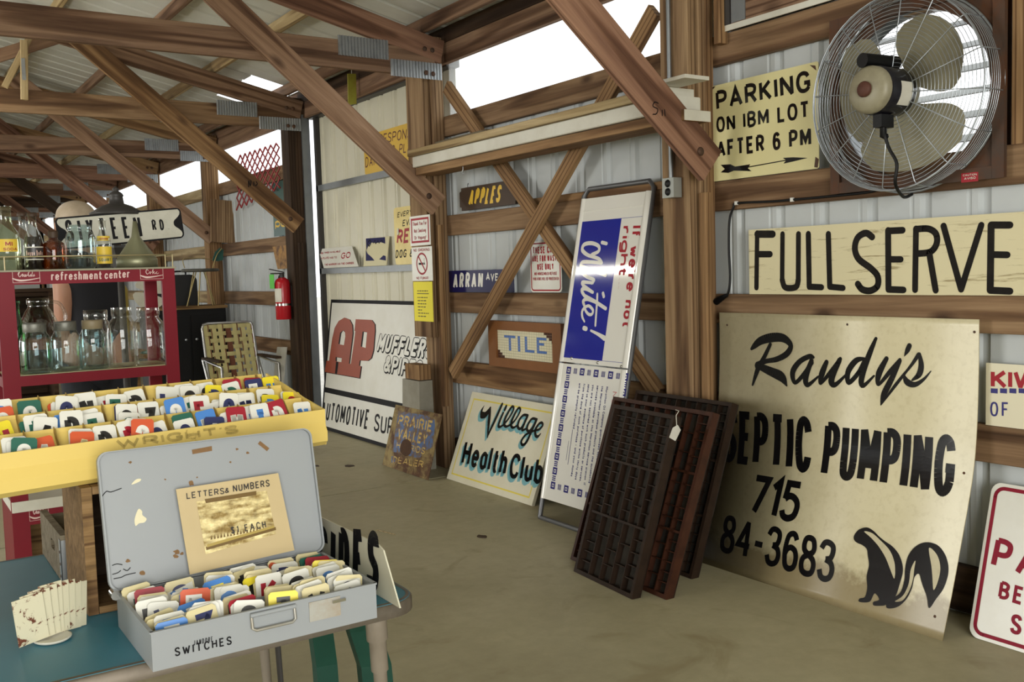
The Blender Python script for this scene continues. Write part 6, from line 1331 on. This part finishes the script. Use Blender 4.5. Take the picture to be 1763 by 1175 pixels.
o = vessel('soda_bottle', 'pale clear soda bottle with a yellow label, leftmost on top of the red stand', 'bottle', 15, 455, YT+.01, TS, bprof(.041, .216, .42, .46, .70), G_PALE, (), 'bottles on top of the red stand')
arc_label(o, .0415, .062, .104, lbY, -170, -50); arc_text(o, 'MI', .0418, .080, .016, -105, -75, lbR); arc_text(o, 'SODA', .0418, .066, .009, -115, -55, lbR)
o = vessel('soda_bottle', 'capped clear soda bottle half hidden behind the dark cola bottle', 'bottle', 43, 452, .56, TS, bprof(.028, .196, .42, .45, .72), G_CLEAR, [('cap', [(0, .201), (.0145, .201), (.0165, .193), (.0165, .188)], DKBROWN), ('drink', [(0, .003), (.0265, .003), (.0265, .04), (0, .04)], COLA)], 'bottles on top of the red stand')
o = vessel('soda_bottle', 'full dark cola bottle with a cap and white script label on the red stand', 'bottle', 60, 455, YT, TS, bprof(.031, .188, .42, .48, .74), G_CLEAR, [('cap', [(0, .194), (.0145, .194), (.0165, .186), (.0165, .181)], DKBROWN), ('drink', [(0, .003), (.0297, .003), (.0297, .088), (.024, .112), (.0, .112)], COLA)], 'bottles on top of the red stand')
arc_label(o, .0313, .036, .075, paint('dark_label', '2a2626', .4), -160, -30); arc_text(o, 'Pepsi Cola', .0316, .048, .017, -145, -45, paint('cream_label_print', 'c9a79a', .4)); arc_label(o, .0315, .033, .0365, MATW, -160, -30, 'label_band'); arc_label(o, .0315, .0745, .078, MATW, -160, -30, 'label_band')
vessel('medicine_bottle', 'brown amber glass bottle with a dark stopper on the red stand', 'bottle', 94.5, 453, YT, TS, [(0, .001), (.033, .001), (.0355, .006), (.0355, .078), (.032, .090), (.018, .100), (.0145, .104), (.0145, .122)], G_AMBER, [('stopper', [(.0155, .108), (.0165, .126), (.0145, .133), (0, .133)], DKBROWN)], 'bottles on top of the red stand')
o = vessel('mason_jar', 'large embossed aqua glass jar on top of the red stand', 'jar', 140, 453, YT, TS, [(0, .001), (.043, .001), (.0475, .008), (.0475, .108), (.044, .122), (.037, .130), (.036, .134), (.0385, .137), (.0375, .152), (.035, .153)], G_AQUA, ())
arc_text(o, 'Atlas', .0477, .074, .027, -135, -60, thin_glass('aqua_emboss', (.85, .95, .95, 1))); arc_text(o, 'MASON', .0477, .038, .017, -130, -60, MATS['aqua_emboss'])
o = vessel('soda_bottle', 'clear soda bottle with two yellow labels between the aqua jar and the funnel', 'bottle', 180, 452, YT, TS, bprof(.0267, .171, .42, .5, .72), G_CLEAR, (), 'bottles on top of the red stand')
arc_label(o, .0271, .016, .076, lbY, -165, -25); arc_label(o, .0228, .096, .113, lbY, -165, -25); arc_text(o, 'SQUIRT', .0274, .024, .011, -140, -50, GREENT); arc_text(o, 'DRINK', .0232, .100, .007, -130, -60, lbR)
FM = rusty('dull_zinc_sheet', '8a8a6e', '6d6a52', .5, .7, 10, .45, .6, '7f7a60')
vessel('funnel', 'dull grey metal funnel standing upside down on the red stand', 'funnel', 236, 452, YT+.04, TS, [(.070, .001), (.071, .001), (.071, .030), (.069, .033), (.015, .112), (.007, .168), (.005, .168), (.012, .112)], FM)
# black post lantern and the street sign fixed to it
lx = PX(201, 360, Y=1.08).x
la = tag(empty('post_lantern', (lx, 1.08, 0)), 'black post lantern with a pointed cap behind the street sign', 'lantern')
mb = MB(); mb.lathe([(0, 0), (.13, 0), (.13, .02), (.03, .05), (.014, .09), (.014, 1.33), (.02, 1.34), (.02, 1.36)], n=20); mb.build('pole', DKSTEEL, la)
mb = MB(); mb.lathe([(.02, 1.35), (.05, 1.43), (.06, 1.45), (.06, 1.46), (.0, 1.46)], n=6, smooth=False); mb.build('lower_cone', DKSTEEL, la)
mb = MB(); mb.lathe([(.052, 1.46), (.085, 1.585)], n=6, smooth=False); mb.build('glass_panes', G_CLEAR, la)
mb = MB(); mb.lathe([(.0, 1.585), (.105, 1.585), (.108, 1.592), (.06, 1.622), (.030, 1.632), (.026, 1.66), (.030, 1.665), (.024, 1.675), (.010, 1.685), (.014, 1.692), (.006, 1.70), (0, 1.705)], n=20); mb.build('cap', DKSTEEL, la)
a, b, c_, d_ = (PX(*q, Y=1.0) for q in ((96,375), (313,357), (316,414), (112,426)))
U_ = (b-a); sh = Sheet(V3((a.x, 1.0, (a.z+d_.z)/2)), U_, UZ); q = [sh.px(*p) for p in ((96,375), (313,357), (316,414), (112,426))]
u1 = (q[1][0]+q[2][0])/2; v0, v1 = (q[2][1]+q[3][1])/2, (q[0][1]+q[1][1])/2
o = tag(sh.board('street_sign', [SCREEN], 0, v0, u1, v1, .003, .02), 'white embossed street sign ending in TEEN RD with notched ends, behind the bottles', 'sign')
hv = (v1-v0); cyv = (v0+v1)/2
def endp(s): return cr_end(s)
def cr_end(s):
    e = u1/2-.007
    return [(u1/2+s*a, cyv+b) for a, b in cr([(e-.006, hv/2-.007), (e, hv/2-.016), (e-.002, .036), (e-.012, .024), (e-.026, .012), (e-.030, 0), (e-.026, -.012), (e-.012, -.024), (e-.002, -.036), (e, -hv/2+.016), (e-.006, -hv/2+.007)], False, 4)]
def endq(s): return [(u1/2+s*(u1/2-.008), v1-.008), (u1/2+s*(u1/2-.006), v1-.02), (u1/2+s*(u1/2-.010), cyv+.028), (u1/2+s*(u1/2-.030), cyv+.008), (u1/2+s*(u1/2-.030), cyv-.008), (u1/2+s*(u1/2-.010), cyv-.028), (u1/2+s*(u1/2-.006), v0+.02), (u1/2+s*(u1/2-.008), v0+.008)]
ink = Ink(sh); ink.fill(endp(1)+endp(-1)[::-1], uv=True); ink.build('white_face', paint('old_white_enamel', 'c6c4b6', .4, '8b8874', .35, 14), o)
ink = Ink(sh); ink.text('SIXTEEN', (117,417), (246,409), (110,379), .125, .22); ink.text('RD.', (263,397.5), (292,396), (260,378.5), .15, .3); ink.build('lettering', SCREEN, o, .0014)
# ------------------------------------------------------------------ the person behind the stand
def skin_mesh(name, nodes, edges, mat, parent=None, root=0, sub=2, label=None):
    me = bpy.data.meshes.new(name); me.from_pydata([n_[0] for n_ in nodes], edges, []); o = bpy.data.objects.new(name, me); COL.objects.link(o)
    if parent: o.parent = parent
    sk = o.modifiers.new('skin', 'SKIN'); sk.use_smooth_shade = True
    for i, n_ in enumerate(nodes):
        r = n_[1]; me.skin_vertices[0].data[i].radius = (r, r) if isinstance(r, float) else r
    me.skin_vertices[0].data[root].use_root = True
    ss = o.modifiers.new('sub', 'SUBSURF'); ss.levels = sub; ss.render_levels = sub; me.materials.append(mat)
    return o
PBX, PBY = -2.25, 2.25
N = [((0, 0, .95), (.15, .11)), ((0, 0, 1.12), (.13, .10)), ((-.01, 0, 1.30), (.16, .11)), ((-.03, -.005, 1.43), (.11, .09)), ((-.05, -.01, 1.51), (.055, .055)), ((-.065, -.02, 1.58), (.07, .075)), ((-.07, -.02, 1.645), (.092, .10)), ((-.07, -.02, 1.70), (.062, .07)),
     ((-.15, -.01, 1.42), (.062, .06)), ((-.150, -.05, 1.28), (.058, .058)), ((-.158, -.03, 1.16), (.049, .05)), ((-.152, .0, 1.08), (.050, .048)), ((-.13, .09, .94), (.032, .03)), ((-.125, .14, .885), (.042, .022)),
     ((.11, .02, 1.42), (.06, .06)), ((.10, .10, 1.29), (.055, .055)), ((.08, .16, 1.15), (.045, .045)), ((.0, .28, 1.08), (.03, .03)), ((-.04, .33, 1.06), (.042, .022)),
     ((-.09, 0, .84), (.095, .10)), ((-.10, .0, .48), (.06, .065)), ((-.10, .03, .10), (.04, .045)), ((-.11, .12, .04), (.04, .035)), ((.09, 0, .84), (.095, .10)), ((.10, .0, .48), (.06, .065)), ((.10, .03, .10), (.04, .045)), ((.11, .12, .04), (.04, .035))]
E_ = [(0,1),(1,2),(2,3),(3,4),(4,5),(5,6),(6,7),(3,8),(8,9),(9,10),(10,11),(11,12),(12,13),(3,14),(14,15),(15,16),(16,17),(17,18),(0,19),(19,20),(20,21),(21,22),(0,23),(23,24),(24,25),(25,26)]
for base, sx in ((13, -1), (18, 1)):
    b0 = V3(N[base][0])
    for k, (ox, ln) in enumerate(((-.03, .055), (-.011, .065), (.009, .062), (.028, .05))):
        i = len(N); p1 = b0+V3((ox*1.0, .025, -.02)); p2 = p1+V3((0, ln*.55, -ln*.25)); p3 = p2+V3((0, ln*.25, -ln*.45)); N += [(tuple(p1), .009), (tuple(p2), .0085), (tuple(p3), .0075)]; E_ += [(base, i), (i, i+1), (i+1, i+2)]
    i = len(N); p1 = b0+V3((-sx*.045, -.0, .0)); p2 = p1+V3((-sx*.02, .03, -.01)); N += [(tuple(p1), .011), (tuple(p2), .009)]; E_ += [(base, i), (i, i+1)]
per = skin_mesh('person', N, E_, SKIN); per.location = (PBX, PBY, 0)
tag(per, 'person in a dark short sleeved shirt behind the red stand, head bent away', 'person')
TN = [((0, 0, .90), (.165, .125)), ((0, 0, 1.12), (.15, .118)), ((-.01, 0, 1.30), (.18, .128)), ((-.03, -.005, 1.425), (.115, .095)), ((-.035, -.007, 1.465), (.07, .07)), ((-.15, -.01, 1.42), (.078, .075)), ((-.152, -.045, 1.30), (.078, .075)), ((.11, .02, 1.42), (.075, .075)), ((.10, .10, 1.30), (.075, .072))]
skin_mesh('shirt', TN, [(0,1),(1,2),(2,3),(3,4),(3,5),(5,6),(3,7),(7,8)], SHIRT, per)
skin_mesh('trousers', [((0, 0, .93), (.158, .12)), ((-.09, 0, .83), (.105, .112)), ((-.10, 0, .48), (.075, .08)), ((-.10, .03, .09), (.062, .07)), ((.09, 0, .83), (.105, .112)), ((.10, 0, .48), (.075, .08)), ((.10, .03, .09), (.062, .07))], [(0,1),(1,2),(2,3),(0,4),(4,5),(5,6)], JEANS, per)
for sx in (-1, 1):
    skin_mesh('shoe', [((sx*.10, .0, .045), (.042, .042)), ((sx*.105, .07, .042), (.046, .038)), ((sx*.112, .15, .034), (.042, .03))], [(0,1),(1,2)], BLKVINYL, per)
# head details (mostly turned away): close cropped pale crown, ears, nose, eyes, mouth
mb = MB(); hc = V3((-.07, -.02, 1.645)); vs = []; n1, n2 = 10, 20
for i in range(n1+1):
    ph = math.pi/2*i/n1*1.05
    for j in range(n2): th = 2*math.pi*j/n2; vs.append(hc+V3((.097*math.cos(th)*math.sin(ph), .108*math.sin(th)*math.sin(ph), -.0+.083*math.cos(ph)+.004)))
mb.add(vs, [(i*n2+j, (i+1)*n2+j, (i+1)*n2+(j+1) % n2, i*n2+(j+1) % n2) for i in range(n1) for j in range(n2)], smooth=True); mb.build('cropped_hair', PALE, per)
for sx in (-1, 1):
    mb = MB(); mb.lathe([(0, -.008), (.018, -.006), (.026, .0), (.018, .006), (0, .008)], hc+V3((sx*.096, .01, -.045)), (1, .25*sx, 0), 12); mb.build('ear', SKIN, per)
    mb = MB(); mb.lathe([(0, -.01), (.010, -.004), (.012, .002), (0, .008)], hc+V3((sx*.034-.01, .092, -.03)), (0, 1, 0), 10); mb.build('eye', MATW, per)
mb = MB(); mb.tube([hc+V3((-.01, .095, -.03)), hc+V3((-.01, .118, -.06)), hc+V3((-.01, .10, -.072))], [.008, .015, .008], 10); mb.build('nose', SKIN, per)
mb = MB(); mb.tube([hc+V3((-.035, .082, -.095)), hc+V3((-.01, .094, -.097)), hc+V3((.015, .082, -.095))], [.003, .006, .003], 8); mb.build('mouth', PINKINK, per)
# ------------------------------------------------------------------ beyond: black cabinet, stool, case, lawn chair
CY = 6.35; cz = PX(345, 527, Y=CY).z; cx0, cx1 = PX(262, 560, Y=CY).x, PX(390, 560, Y=CY).x
cb = tag(empty('black_cabinet', ((cx0+cx1)/2, CY+.25, 0)), 'black cabinet with a worn wooden top edge behind the lawn chair', 'cabinet')
mb = MB(); mb.box((cx0, CY, .05), (cx1, CY+.5, cz-.03)); local(cb, mb, 'body', BLKVINYL)
mb = MB(); mb.box((cx0-.02, CY-.03, cz-.028), (cx1+.01, CY+.52, cz)); local(cb, mb, 'top', W_CRATE)
mb = MB(); mb.box((cx0+.03, CY-.012, .12), ((cx0+cx1)/2-.01, CY-.001, cz-.09)); d1 = local(cb, mb, 'door', BLKVINYL); mb = MB(); mb.box(((cx0+cx1)/2+.01, CY-.012, .12), (cx1-.03, CY-.001, cz-.09)); d2_ = local(cb, mb, 'door', BLKVINYL)
for d_, x in ((d1, (cx0+cx1)/2-.05), (d2_, (cx0+cx1)/2+.05)): mb = MB(); mb.lathe([(0, .02), (.012, .018), (.012, .006), (.006, 0)], (x, CY-.012, cz-.32), (0, -1, 0), 12); local(cb, mb, 'knob', GALV, d_)
for x in (cx0+.04, cx1-.04):
    for y in (CY+.04, CY+.46): mb = MB(); mb.tube([(x, y, .05), (x, y, 0)], [.025, .018], 10); local(cb, mb, 'foot', DKSTEEL)
bx0, bx1 = PX(280, 500, Y=CY+.12).x, PX(352, 500, Y=CY+.12).x; bz = PX(320, 473, Y=CY+.12).z
bc = tag(empty('black_case', ((bx0+bx1)/2, CY+.2, cz)), 'black rounded carrying case on top of the black cabinet', 'case'); r_ = .07
mb = MB(); mb.prism([(bx0, cz+.001), (bx1, cz+.001)]+[(bx1-r_+r_*math.cos(math.radians(15*k)), bz-r_+r_*math.sin(math.radians(15*k))) for k in range(7)]+[(bx0+r_+r_*math.cos(math.radians(90+15*k)), bz-r_+r_*math.sin(math.radians(90+15*k))) for k in range(7)], CY+.36, CY+.49, lambda a, b, z: (a, z, b)); local(bc, mb, 'shell', paint('black_leatherette', '141415', .5))
mb = MB(); mb.tube(cr([((bx0+bx1)/2-.06, CY+.25, bz), ((bx0+bx1)/2-.05, CY+.25, bz+.03), ((bx0+bx1)/2+.05, CY+.25, bz+.03), ((bx0+bx1)/2+.06, CY+.25, bz)]), .008, 8); local(bc, mb, 'handle', BLKVINYL)
SY = CY+.10; sx0, sx1 = PX(312, 464, Y=SY).x, PX(376, 464, Y=SY).x; sz = PX(344, 463, Y=SY).z; sc_, R_ = (sx0+sx1)/2, (sx1-sx0)/2
st = tag(empty('wire_stool', (sc_, SY, cz)), 'round seated metal stool with thin splayed legs and a small backrest, on the black cabinet', 'stool')
mb = MB(); mb.lathe([(0, .0), (R_*.95, 0), (R_, .008), (R_, .022), (R_*.9, .03), (0, .03)], (sc_, SY, sz-.03), n=28); local(st, mb, 'seat', paint('worn_dark_seat', '3b3a34', .5, '6b6656', .5, 20))
BRW = paint('dull_brass_rod', '9a8a5c', .35, None, metal=.6)
for (ax, ay) in ((-.55, -.5), (-.18, -.5), (.3, -.45), (.5, .45), (-.4, .5)):
    mb = MB(); mb.tube([(sc_+ax*R_*.6, SY+ay*.14, sz-.03), (sc_+ax*R_*1.65, SY+ay*.14, cz+.001)], .006, 6); local(st, mb, 'leg', BRW)
p0 = PX(370, 450, Y=SY+.05); p1 = PX(378, 440, Y=SY+.05)
mb = MB(); mb.tube(cr([(sc_+R_*.75, SY+.04, sz), tuple(PX(373, 440, Y=SY+.04)), tuple(PX(382, 428, Y=SY+.04))]), .006, 6); mb.tube(cr([tuple(PX(318, 462, Y=SY+.04)), tuple(PX(316, 446, Y=SY+.04)), tuple(PX(340, 445, Y=SY+.04)), tuple(PX(366, 447, Y=SY+.04))]), .004, 6); local(st, mb, 'back_rod', BRW)
mb = MB(); q = [PX(*v, Y=SY+.05) for v in ((366,449), (371,434), (379,427), (385,430), (384,448), (376,450))]; mb.hexa([q[0], q[1], q[2], q[3]], [v+V3((0, .02, 0)) for v in q[:4]]); mb.hexa([q[0], q[3], q[4], q[5]], [v+V3((0, .02, 0)) for v in (q[0], q[3], q[4], q[5])]); local(st, mb, 'backrest', GREENT)
# folding lawn chair with woven webbing
LY = 5.55; X0, X1 = PX(348, 580, Y=LY).x, PX(435, 580, Y=LY).x; ZT_, ZS = PX(390, 556, Y=LY).z, .36
lc = tag(empty('lawn_chair', ((X0+X1)/2, LY, 0)), 'aluminium folding lawn chair with cream and brown woven webbing', 'chair')
mb = MB(); r_ = .05; BK = lambda x, s: V3((x, LY+.0+.16*s-.16, ZS+(ZT_-ZS)*s))
P = [BK(X0, 0)]+[BK(X0, .93), BK(X0+.015, .985), BK(X0+r_, 1.0), BK(X1-r_, 1.0), BK(X1-.015, .985), BK(X1, .93), BK(X1, 0)]
mb.tube(P, .0115, 10)
for x in (X0-.02, X1+.02):
    mb.tube([(x, LY-.62, .02), (x, LY-.60, .56), (x, LY-.05, .60)], .0115, 8); mb.tube([(x, LY-.60, ZS), (x, LY-.16, ZS-.02)], .0115, 8); mb.tube([(x, LY-.05, .60), (x, LY-.45, .02)], .0115, 8)
    mb.tube([(x, LY-.16, ZS-.02), (x, LY+.05, .02)], .0115, 8)
mb.tube([(X0-.02, LY-.60, ZS), (X1+.02, LY-.60, ZS)], .0115, 8); mb.tube([(X0-.02, LY-.45, .02), (X1+.02, LY-.45, .02)], .0115, 8); mb.tube([(X0-.02, LY-.62, .02), (X1+.02, LY-.62, .02)], .0115, 8); mb.tube([(X0-.02, LY+.05, .02), (X1+.02, LY+.05, .02)], .0115, 8)
local(lc, mb, 'tube_frame', ALU)
for x in (X0-.02, X1+.02): mb = MB(); mb.box((x-.025, LY-.60, .602), (x+.025, LY-.10, .622)); local(lc, mb, 'armrest', W_DARK)
wp = (X1-X0)/7.4; nC, nR = 7, 9; cols_ = [0, 1, 0, 2, 0, 1, 0]
for i in range(nC):
    xc = X0+(X1-X0)*(i+.5)/nC; big = cols_[i]
    for off, wd, mt in (((0, wp*.80, CREAMW), (wp*.30, wp*.16, BROWNW)) if big == 0 else ((0, wp*.80, CREAMW if big == 1 else BROWNW), (-wp*.3, wp*.14, BROWNW))):
        mb = MB(); vs = []; K = nR*2
        for s in range(K+1):
            t = s/K; over = 0 if s % 2 == 0 else (.006 if (s//2+i) % 2 == 0 else -.006)
            if mt is BROWNW and big != 2: over += .0012
            c_ = BK(xc+off, t)+V3((0, -over, 0)); vs += [c_-V3((wd/2, 0, 0)), c_+V3((wd/2, 0, 0))]
        mb.add(vs, [(2*s, 2*s+1, 2*s+3, 2*s+2) for s in range(K)], smooth=True); local(lc, mb, 'webbing_strap', mt)
for j in range(nR):
    t = (j+.5)/nR; mb = MB(); vs = []; hh = (ZT_-ZS)/nR*.60
    for s in range(nC*2+1):
        x = X0+(X1-X0)*s/(nC*2); over = 0 if s % 2 == 0 else (-.006 if (j+s//2) % 2 == 0 else .006)
        c_ = BK(x, t)+V3((0, -over, 0)); vs += [c_-V3((0, 0, hh/2)), c_+V3((0, 0, hh/2))]
    mb.add(vs, [(2*s, 2*s+2, 2*s+3, 2*s+1) for s in range(nC*2)], smooth=True); local(lc, mb, 'webbing_strap', CREAMW)
for j in range(6):
    y = LY-.58+.07*j; mb = MB(); mb.box((X0-.01, y, ZS+.003), (X1+.01, y+.05, ZS+.006)); local(lc, mb, 'seat_strap', CREAMW)
# ------------------------------------------------------------------ on the far wall: lattice, pool sign, plank, rusty plate, extinguisher
def lp(x, y): return PX(380+x/5.878, 220+y/5.878, X=-.03)
q00, q10, q11, q01 = lp(160, 835), lp(600, 610), lp(590, 150), lp(175, 285)
def lq(s, t): return q00*(1-s)*(1-t)+q10*s*(1-t)+q11*s*t+q01*(1-s)*t
mb = MB(); nx, ny = 8, 9
for i in range(nx):
    pts = [lq((i+(.5 if j % 2 else 0)*1.0)/nx, j/ny) for j in range(ny+1)]; mb.tube(pts, .0085, 5)
    pts = [lq((i+.5+(.5 if j % 2 == 0 else 0) if j % 2 == 0 else i+.5)/nx, j/ny) for j in range(ny+1)]
    pts = [lq((i+(1.0 if j % 2 == 0 else .5))/nx, j/ny) for j in range(ny+1)]; mb.tube(pts, .0085, 5)
tag(mb.build('red_lattice', paint('red_lattice_paint', '8f2626', .5), loc=lq(.5, .5)), 'red painted diamond wire lattice hung in front of the transom', 'lattice')
sh = wall(-.004); a = sh.px(468, 322); b = sh.px(475, 404); u0 = sh.px(472, 380)[0]
o = sign('pool_sign', 'dark green enamel sign with yellow lettering beside the dark post', 'sign', sh, GREENT, (u0-.02, 1.69, u0+.75, 2.19), .004)
ink = Ink(sh); ink.text('pool', (474,392), (505,390), (474,376), .2, .2); ink.build('lettering', YPAINT, o)
a, b = PX(393, 416, X=-.025), PX(392, 345, X=-.004); o = beam('leaning_plank', V3((-.06, a.y, ZB1+.001)), V3((-.024, b.y+.03, b.z)), .30, .02, W_POST, up=(0, 1, 0)); tag(o, 'short wide plank standing on a girt, leaning beside the red lattice', 'plank')
o.matrix_basis = o.matrix_basis
sh = wall(-.012); pts = [sh.px(*p) for p in ((469,425), (497,422), (500,462), (478,464))]
mb = MB(); mb.prism([pts[3], pts[2], pts[1], pts[0]], -.004, 0); tag(mb.build('rusted_plate', rusty('rusty_yellow_plate', 'a5793a', '54391f', .45, .6, 7, .6), mw=sh.M), 'rusty yellow brown metal plate hung left of the dark post', 'plate')
ez0, ez1 = PX(488, 550, X=-.21).z, PX(488, 478, X=-.21).z; ey = PX(488, 515, X=-.21).y
ex = tag(empty('fire_extinguisher', (-.215, ey, ez0)), 'red fire extinguisher with a white label and lime green tag on the dark post', 'fire extinguisher')
H_ = ez1-ez0; R_ = .066
def el(mb, n_, m_, p_=None): return mb.build(n_, m_, p_ or ex)
mb = MB(); mb.lathe([(0, 0), (R_*.95, 0), (R_, .006), (R_, H_*.86), (R_*.86, H_*.94), (R_*.4, H_), (R_*.3, H_)], n=28); el(mb, 'cylinder', paint('fire_red', 'b01724', .25))
mb = MB(); mb.lathe([(R_*1.02, H_*.33), (R_*1.02, H_*.38)], n=28); el(mb, 'strap', CHROME)
mb = MB(); mb.lathe([(R_*.32, H_), (R_*.32, H_+.03), (R_*.2, H_+.04), (0, H_+.04)], n=14); el(mb, 'valve', DKSTEEL)
mb = MB(); mb.box((-.10, -.012, H_+.03), (.02, .012, H_+.042)); mb.bar((-.11, 0, H_+.075), (.02, 0, H_+.045), .02, .008); el(mb, 'handle', DKSTEEL)
mb = MB(); mb.tube(cr([(0, .02, H_+.015), (.0, .07, H_-.0), (.0, .075, H_-.1), (0, R_+.006, H_*.45)]), .009, 8); el(mb, 'hose', BLKVINYL)
vs = []; mb = MB()
for i in range(9):
    a = math.radians(180-10+i*9); vs += [((R_+.001)*math.cos(a), (R_+.001)*math.sin(a), H_*.42), ((R_+.001)*math.cos(a), (R_+.001)*math.sin(a), H_*.74)]
mb.add(vs, [(2*i, 2*i+2, 2*i+3, 2*i+1) for i in range(8)], smooth=True); el(mb, 'label', MATW)
mb = MB(); mb.box((-R_-.012, -.01, H_*.74), (-R_-.008, .095, H_*1.08)); el(mb, 'inspection_tag', LIMETAG)
mb = MB(); mb.box((.0665, -.03, H_*.3), (.074, .03, H_*.8)); el(mb, 'bracket', DKSTEEL)
# hook rod and flypaper
p = PX(604, 153, Y=2*BAY-.5)
mb = MB(); a = [PX(*q, Y=3.7) for q in ((599,127), (613,127), (614,179), (600,181))]; mb.hexa(a, [v+V3((0, .012, 0)) for v in a]); fo = tag(mb.build('flypaper_strip', paint('yellow_green_strip', '9a9a3a', .4, '8a5a2a', .5, 14), loc=a[0]), 'yellow green paper strip hanging below the nearest truss', 'strip')
mb = MB(); mb.tube([(a[0]+a[1])/2+V3((0, .006, 0)), V3(((a[0]+a[1])/2).to_tuple()[:2]+(roofz(((a[0]+a[1])/2).x)-.0,))+V3((0, .006, 0))], .002, 5); mb.build('string', MATW, fo, mw=Matrix.Translation(-fo.location))
# loose lumber hung under the second truss, upper left
hy = 2*BAY-.14
h = tag(empty('hung_lumber', PX(40, 100, Y=hy)), 'pale yellowish lumber piece with a pressed steel plate hanging below the truss, upper left', 'lumber')
def hb(name, p, q, w_, h_, mat):
    Y_ = hy+(.039 if name[0] == 'd' else 0); o = beam(name, PX(*p, Y=Y_), PX(*q, Y=Y_), .038, h_, mat); o.parent = h; o.matrix_parent_inverse = h.matrix_basis.inverted(); return o
LB_ = W_PALE
hb('vertical_stub', (41, 70), (42, 172), .038, .05, LB_); hb('diagonal_stub', (8, 150), (50, 66), .038, .045, LB_)
a = PX(36, 100, Y=hy-.021); b = PX(45, 138, Y=hy-.021); mb = MB(); mb.box((a.x, hy-.023, b.z), (b.x, hy-.0205, a.z)); o = mb.build('nail_plate', GALV, h, mw=Matrix.Translation(-h.location))
# dark shelf unit, small white fan and bric a brac far behind the red stand
fy = 4.6; x0, x1 = PX(20, 520, Y=fy).x, PX(92, 520, Y=fy).x; zt = PX(60, 503, Y=fy).z
dk = tag(empty('dark_bookcase', ((x0+x1)/2, fy+.2, 0)), 'dark brown bookcase behind the red stand, left of the person', 'bookcase')
mb = MB(); mb.box((x0-.5, fy, 0), (x0-.47, fy+.35, zt)); mb.box((x1-.03, fy, 0), (x1, fy+.35, zt)); mb.box((x0-.47, fy+.33, .0), (x1-.03, fy+.35, zt)); local(dk, mb, 'case', W_DARK)
for i in range(4): mb = MB(); z = .08+(zt-.11)*i/3; mb.box((x0-.469, fy+.01, z), (x1-.031, fy+.329, z+.025)); local(dk, mb, 'shelf', W_DARK)
mb = MB(); mb.box((x0-.6, fy-.02, zt), (x1+.05, fy+.36, zt+.025)); local(dk, mb, 'top', W_DARK)
fy = 4.2; c0 = PX(256, 505, Y=fy); zb = .78
tb = tag(empty('wooden_table', (c0.x, fy+.3, 0)), 'plain wooden table far behind the red stand', 'table')
mb = MB(); mb.box((c0.x-.32, fy-.1, zb-.03), (c0.x+.05, fy+.6, zb)); local(tb, mb, 'tabletop', W_CRATE)
for sx in (-.28, .0):
    for sy in (-.05, .55): mb = MB(); mb.box((c0.x+sx-.025, fy+sy-.025, 0), (c0.x+sx+.025, fy+sy+.025, zb-.031)); local(tb, mb, 'leg', W_CRATE)
df = tag(empty('desk_fan', (c0.x, fy, zb)), 'small white bladed desk fan seen through the right of the red stand', 'fan')
zc = c0.z-zb
mb = MB(); mb.lathe([(0, 0), (.08, 0), (.08, .012), (.02, .03), (.012, .05), (.012, zc-.02), (0, zc-.02)], n=18); mb.build('base', GREENT, df)
mb = MB(); mb.lathe([(0, -.05), (.03, -.05), (.03, .02), (.02, .035), (0, .035)], (0, 0, zc), (0, -1, 0), 16); mb.build('motor', DKSTEEL, df)
for k in range(4):
    a0 = math.radians(90*k+30); mb = MB(); P = [(.02*math.cos(a0+.1*s), .02*math.sin(a0+.1*s)) for s in (0,)]
    pts = [(0, 0)]+[(.12*(1 if abs(t-.5) < .4 else .86)*math.cos(a0+1.25*(t-.5)), .12*(1 if abs(t-.5) < .4 else .86)*math.sin(a0+1.25*(t-.5))) for t in [i/8 for i in range(9)]]
    mb.prism(pts, -.002, .002, lambda a, b, z: (a, -.04+.15*0+z+.12*0, zc+b)); mb.build('blade', MATW, df)
vx = PX(209, 505, Y=fy+.1).x
vessel('yellow_canister', 'dull yellow canister on the wooden table behind the red stand', 'canister', 209, 505, fy+.1, zb+.0006, [(0, 0), (.045, 0), (.045, PX(209, 492, Y=fy+.1).z-zb-.03), (.03, PX(209, 492, Y=fy+.1).z-zb), (0, PX(209, 492, Y=fy+.1).z-zb)], paint('dull_yellow', 'a9943c', .5))

# white board and wood block standing below the extinguisher; bits on the floor
a, b = PX(476, 640, X=-.06), PX(493, 600, X=-.06)
mb = MB(); mb.hexa([(-.16, a.y, .001), (-.15, a.y, .001), (-.15, b.y, .001), (-.16, b.y, .001)], [(-.06, a.y-.05, b.z), (-.05, a.y-.05, b.z), (-.05, b.y, b.z+.01), (-.06, b.y, b.z+.01)])
tag(mb.build('white_board', MATW, loc=(-.1, a.y, 0)), 'small white board leaning on the wall under the fire extinguisher', 'board')
for i, (x, y, s_, lab) in enumerate(((601, 803, .030, 'dark dry leaf on the floor before the big white sign'), (545, 803, .02, 'tiny dark leaf scrap on the floor right of the yellow tray'), (829, 925, .022, 'dark dry leaf on the floor in front of the turquoise lettered board'))):
    p = PX(x, y, Z=0); mb = MB(); n = 9; rr = random.Random(i)
    mb.prism([(p.x+s_*math.cos(2*math.pi*k/n)*rr.uniform(.6, 1.2), p.y+s_*1.6*math.sin(2*math.pi*k/n)*rr.uniform(.6, 1.1)) for k in range(n)], .001, .004); tag(mb.build('dry_leaf', DKBROWN, loc=p), lab, 'leaf')
p, q = PX(649, 913, Z=.004), PX(681, 921, Z=.004); mb = MB(); mb.tube([p, q], .002, 6); tag(mb.build('straw_bit', W_PALE, loc=p), 'single pale straw lying on the bare floor', 'straw')
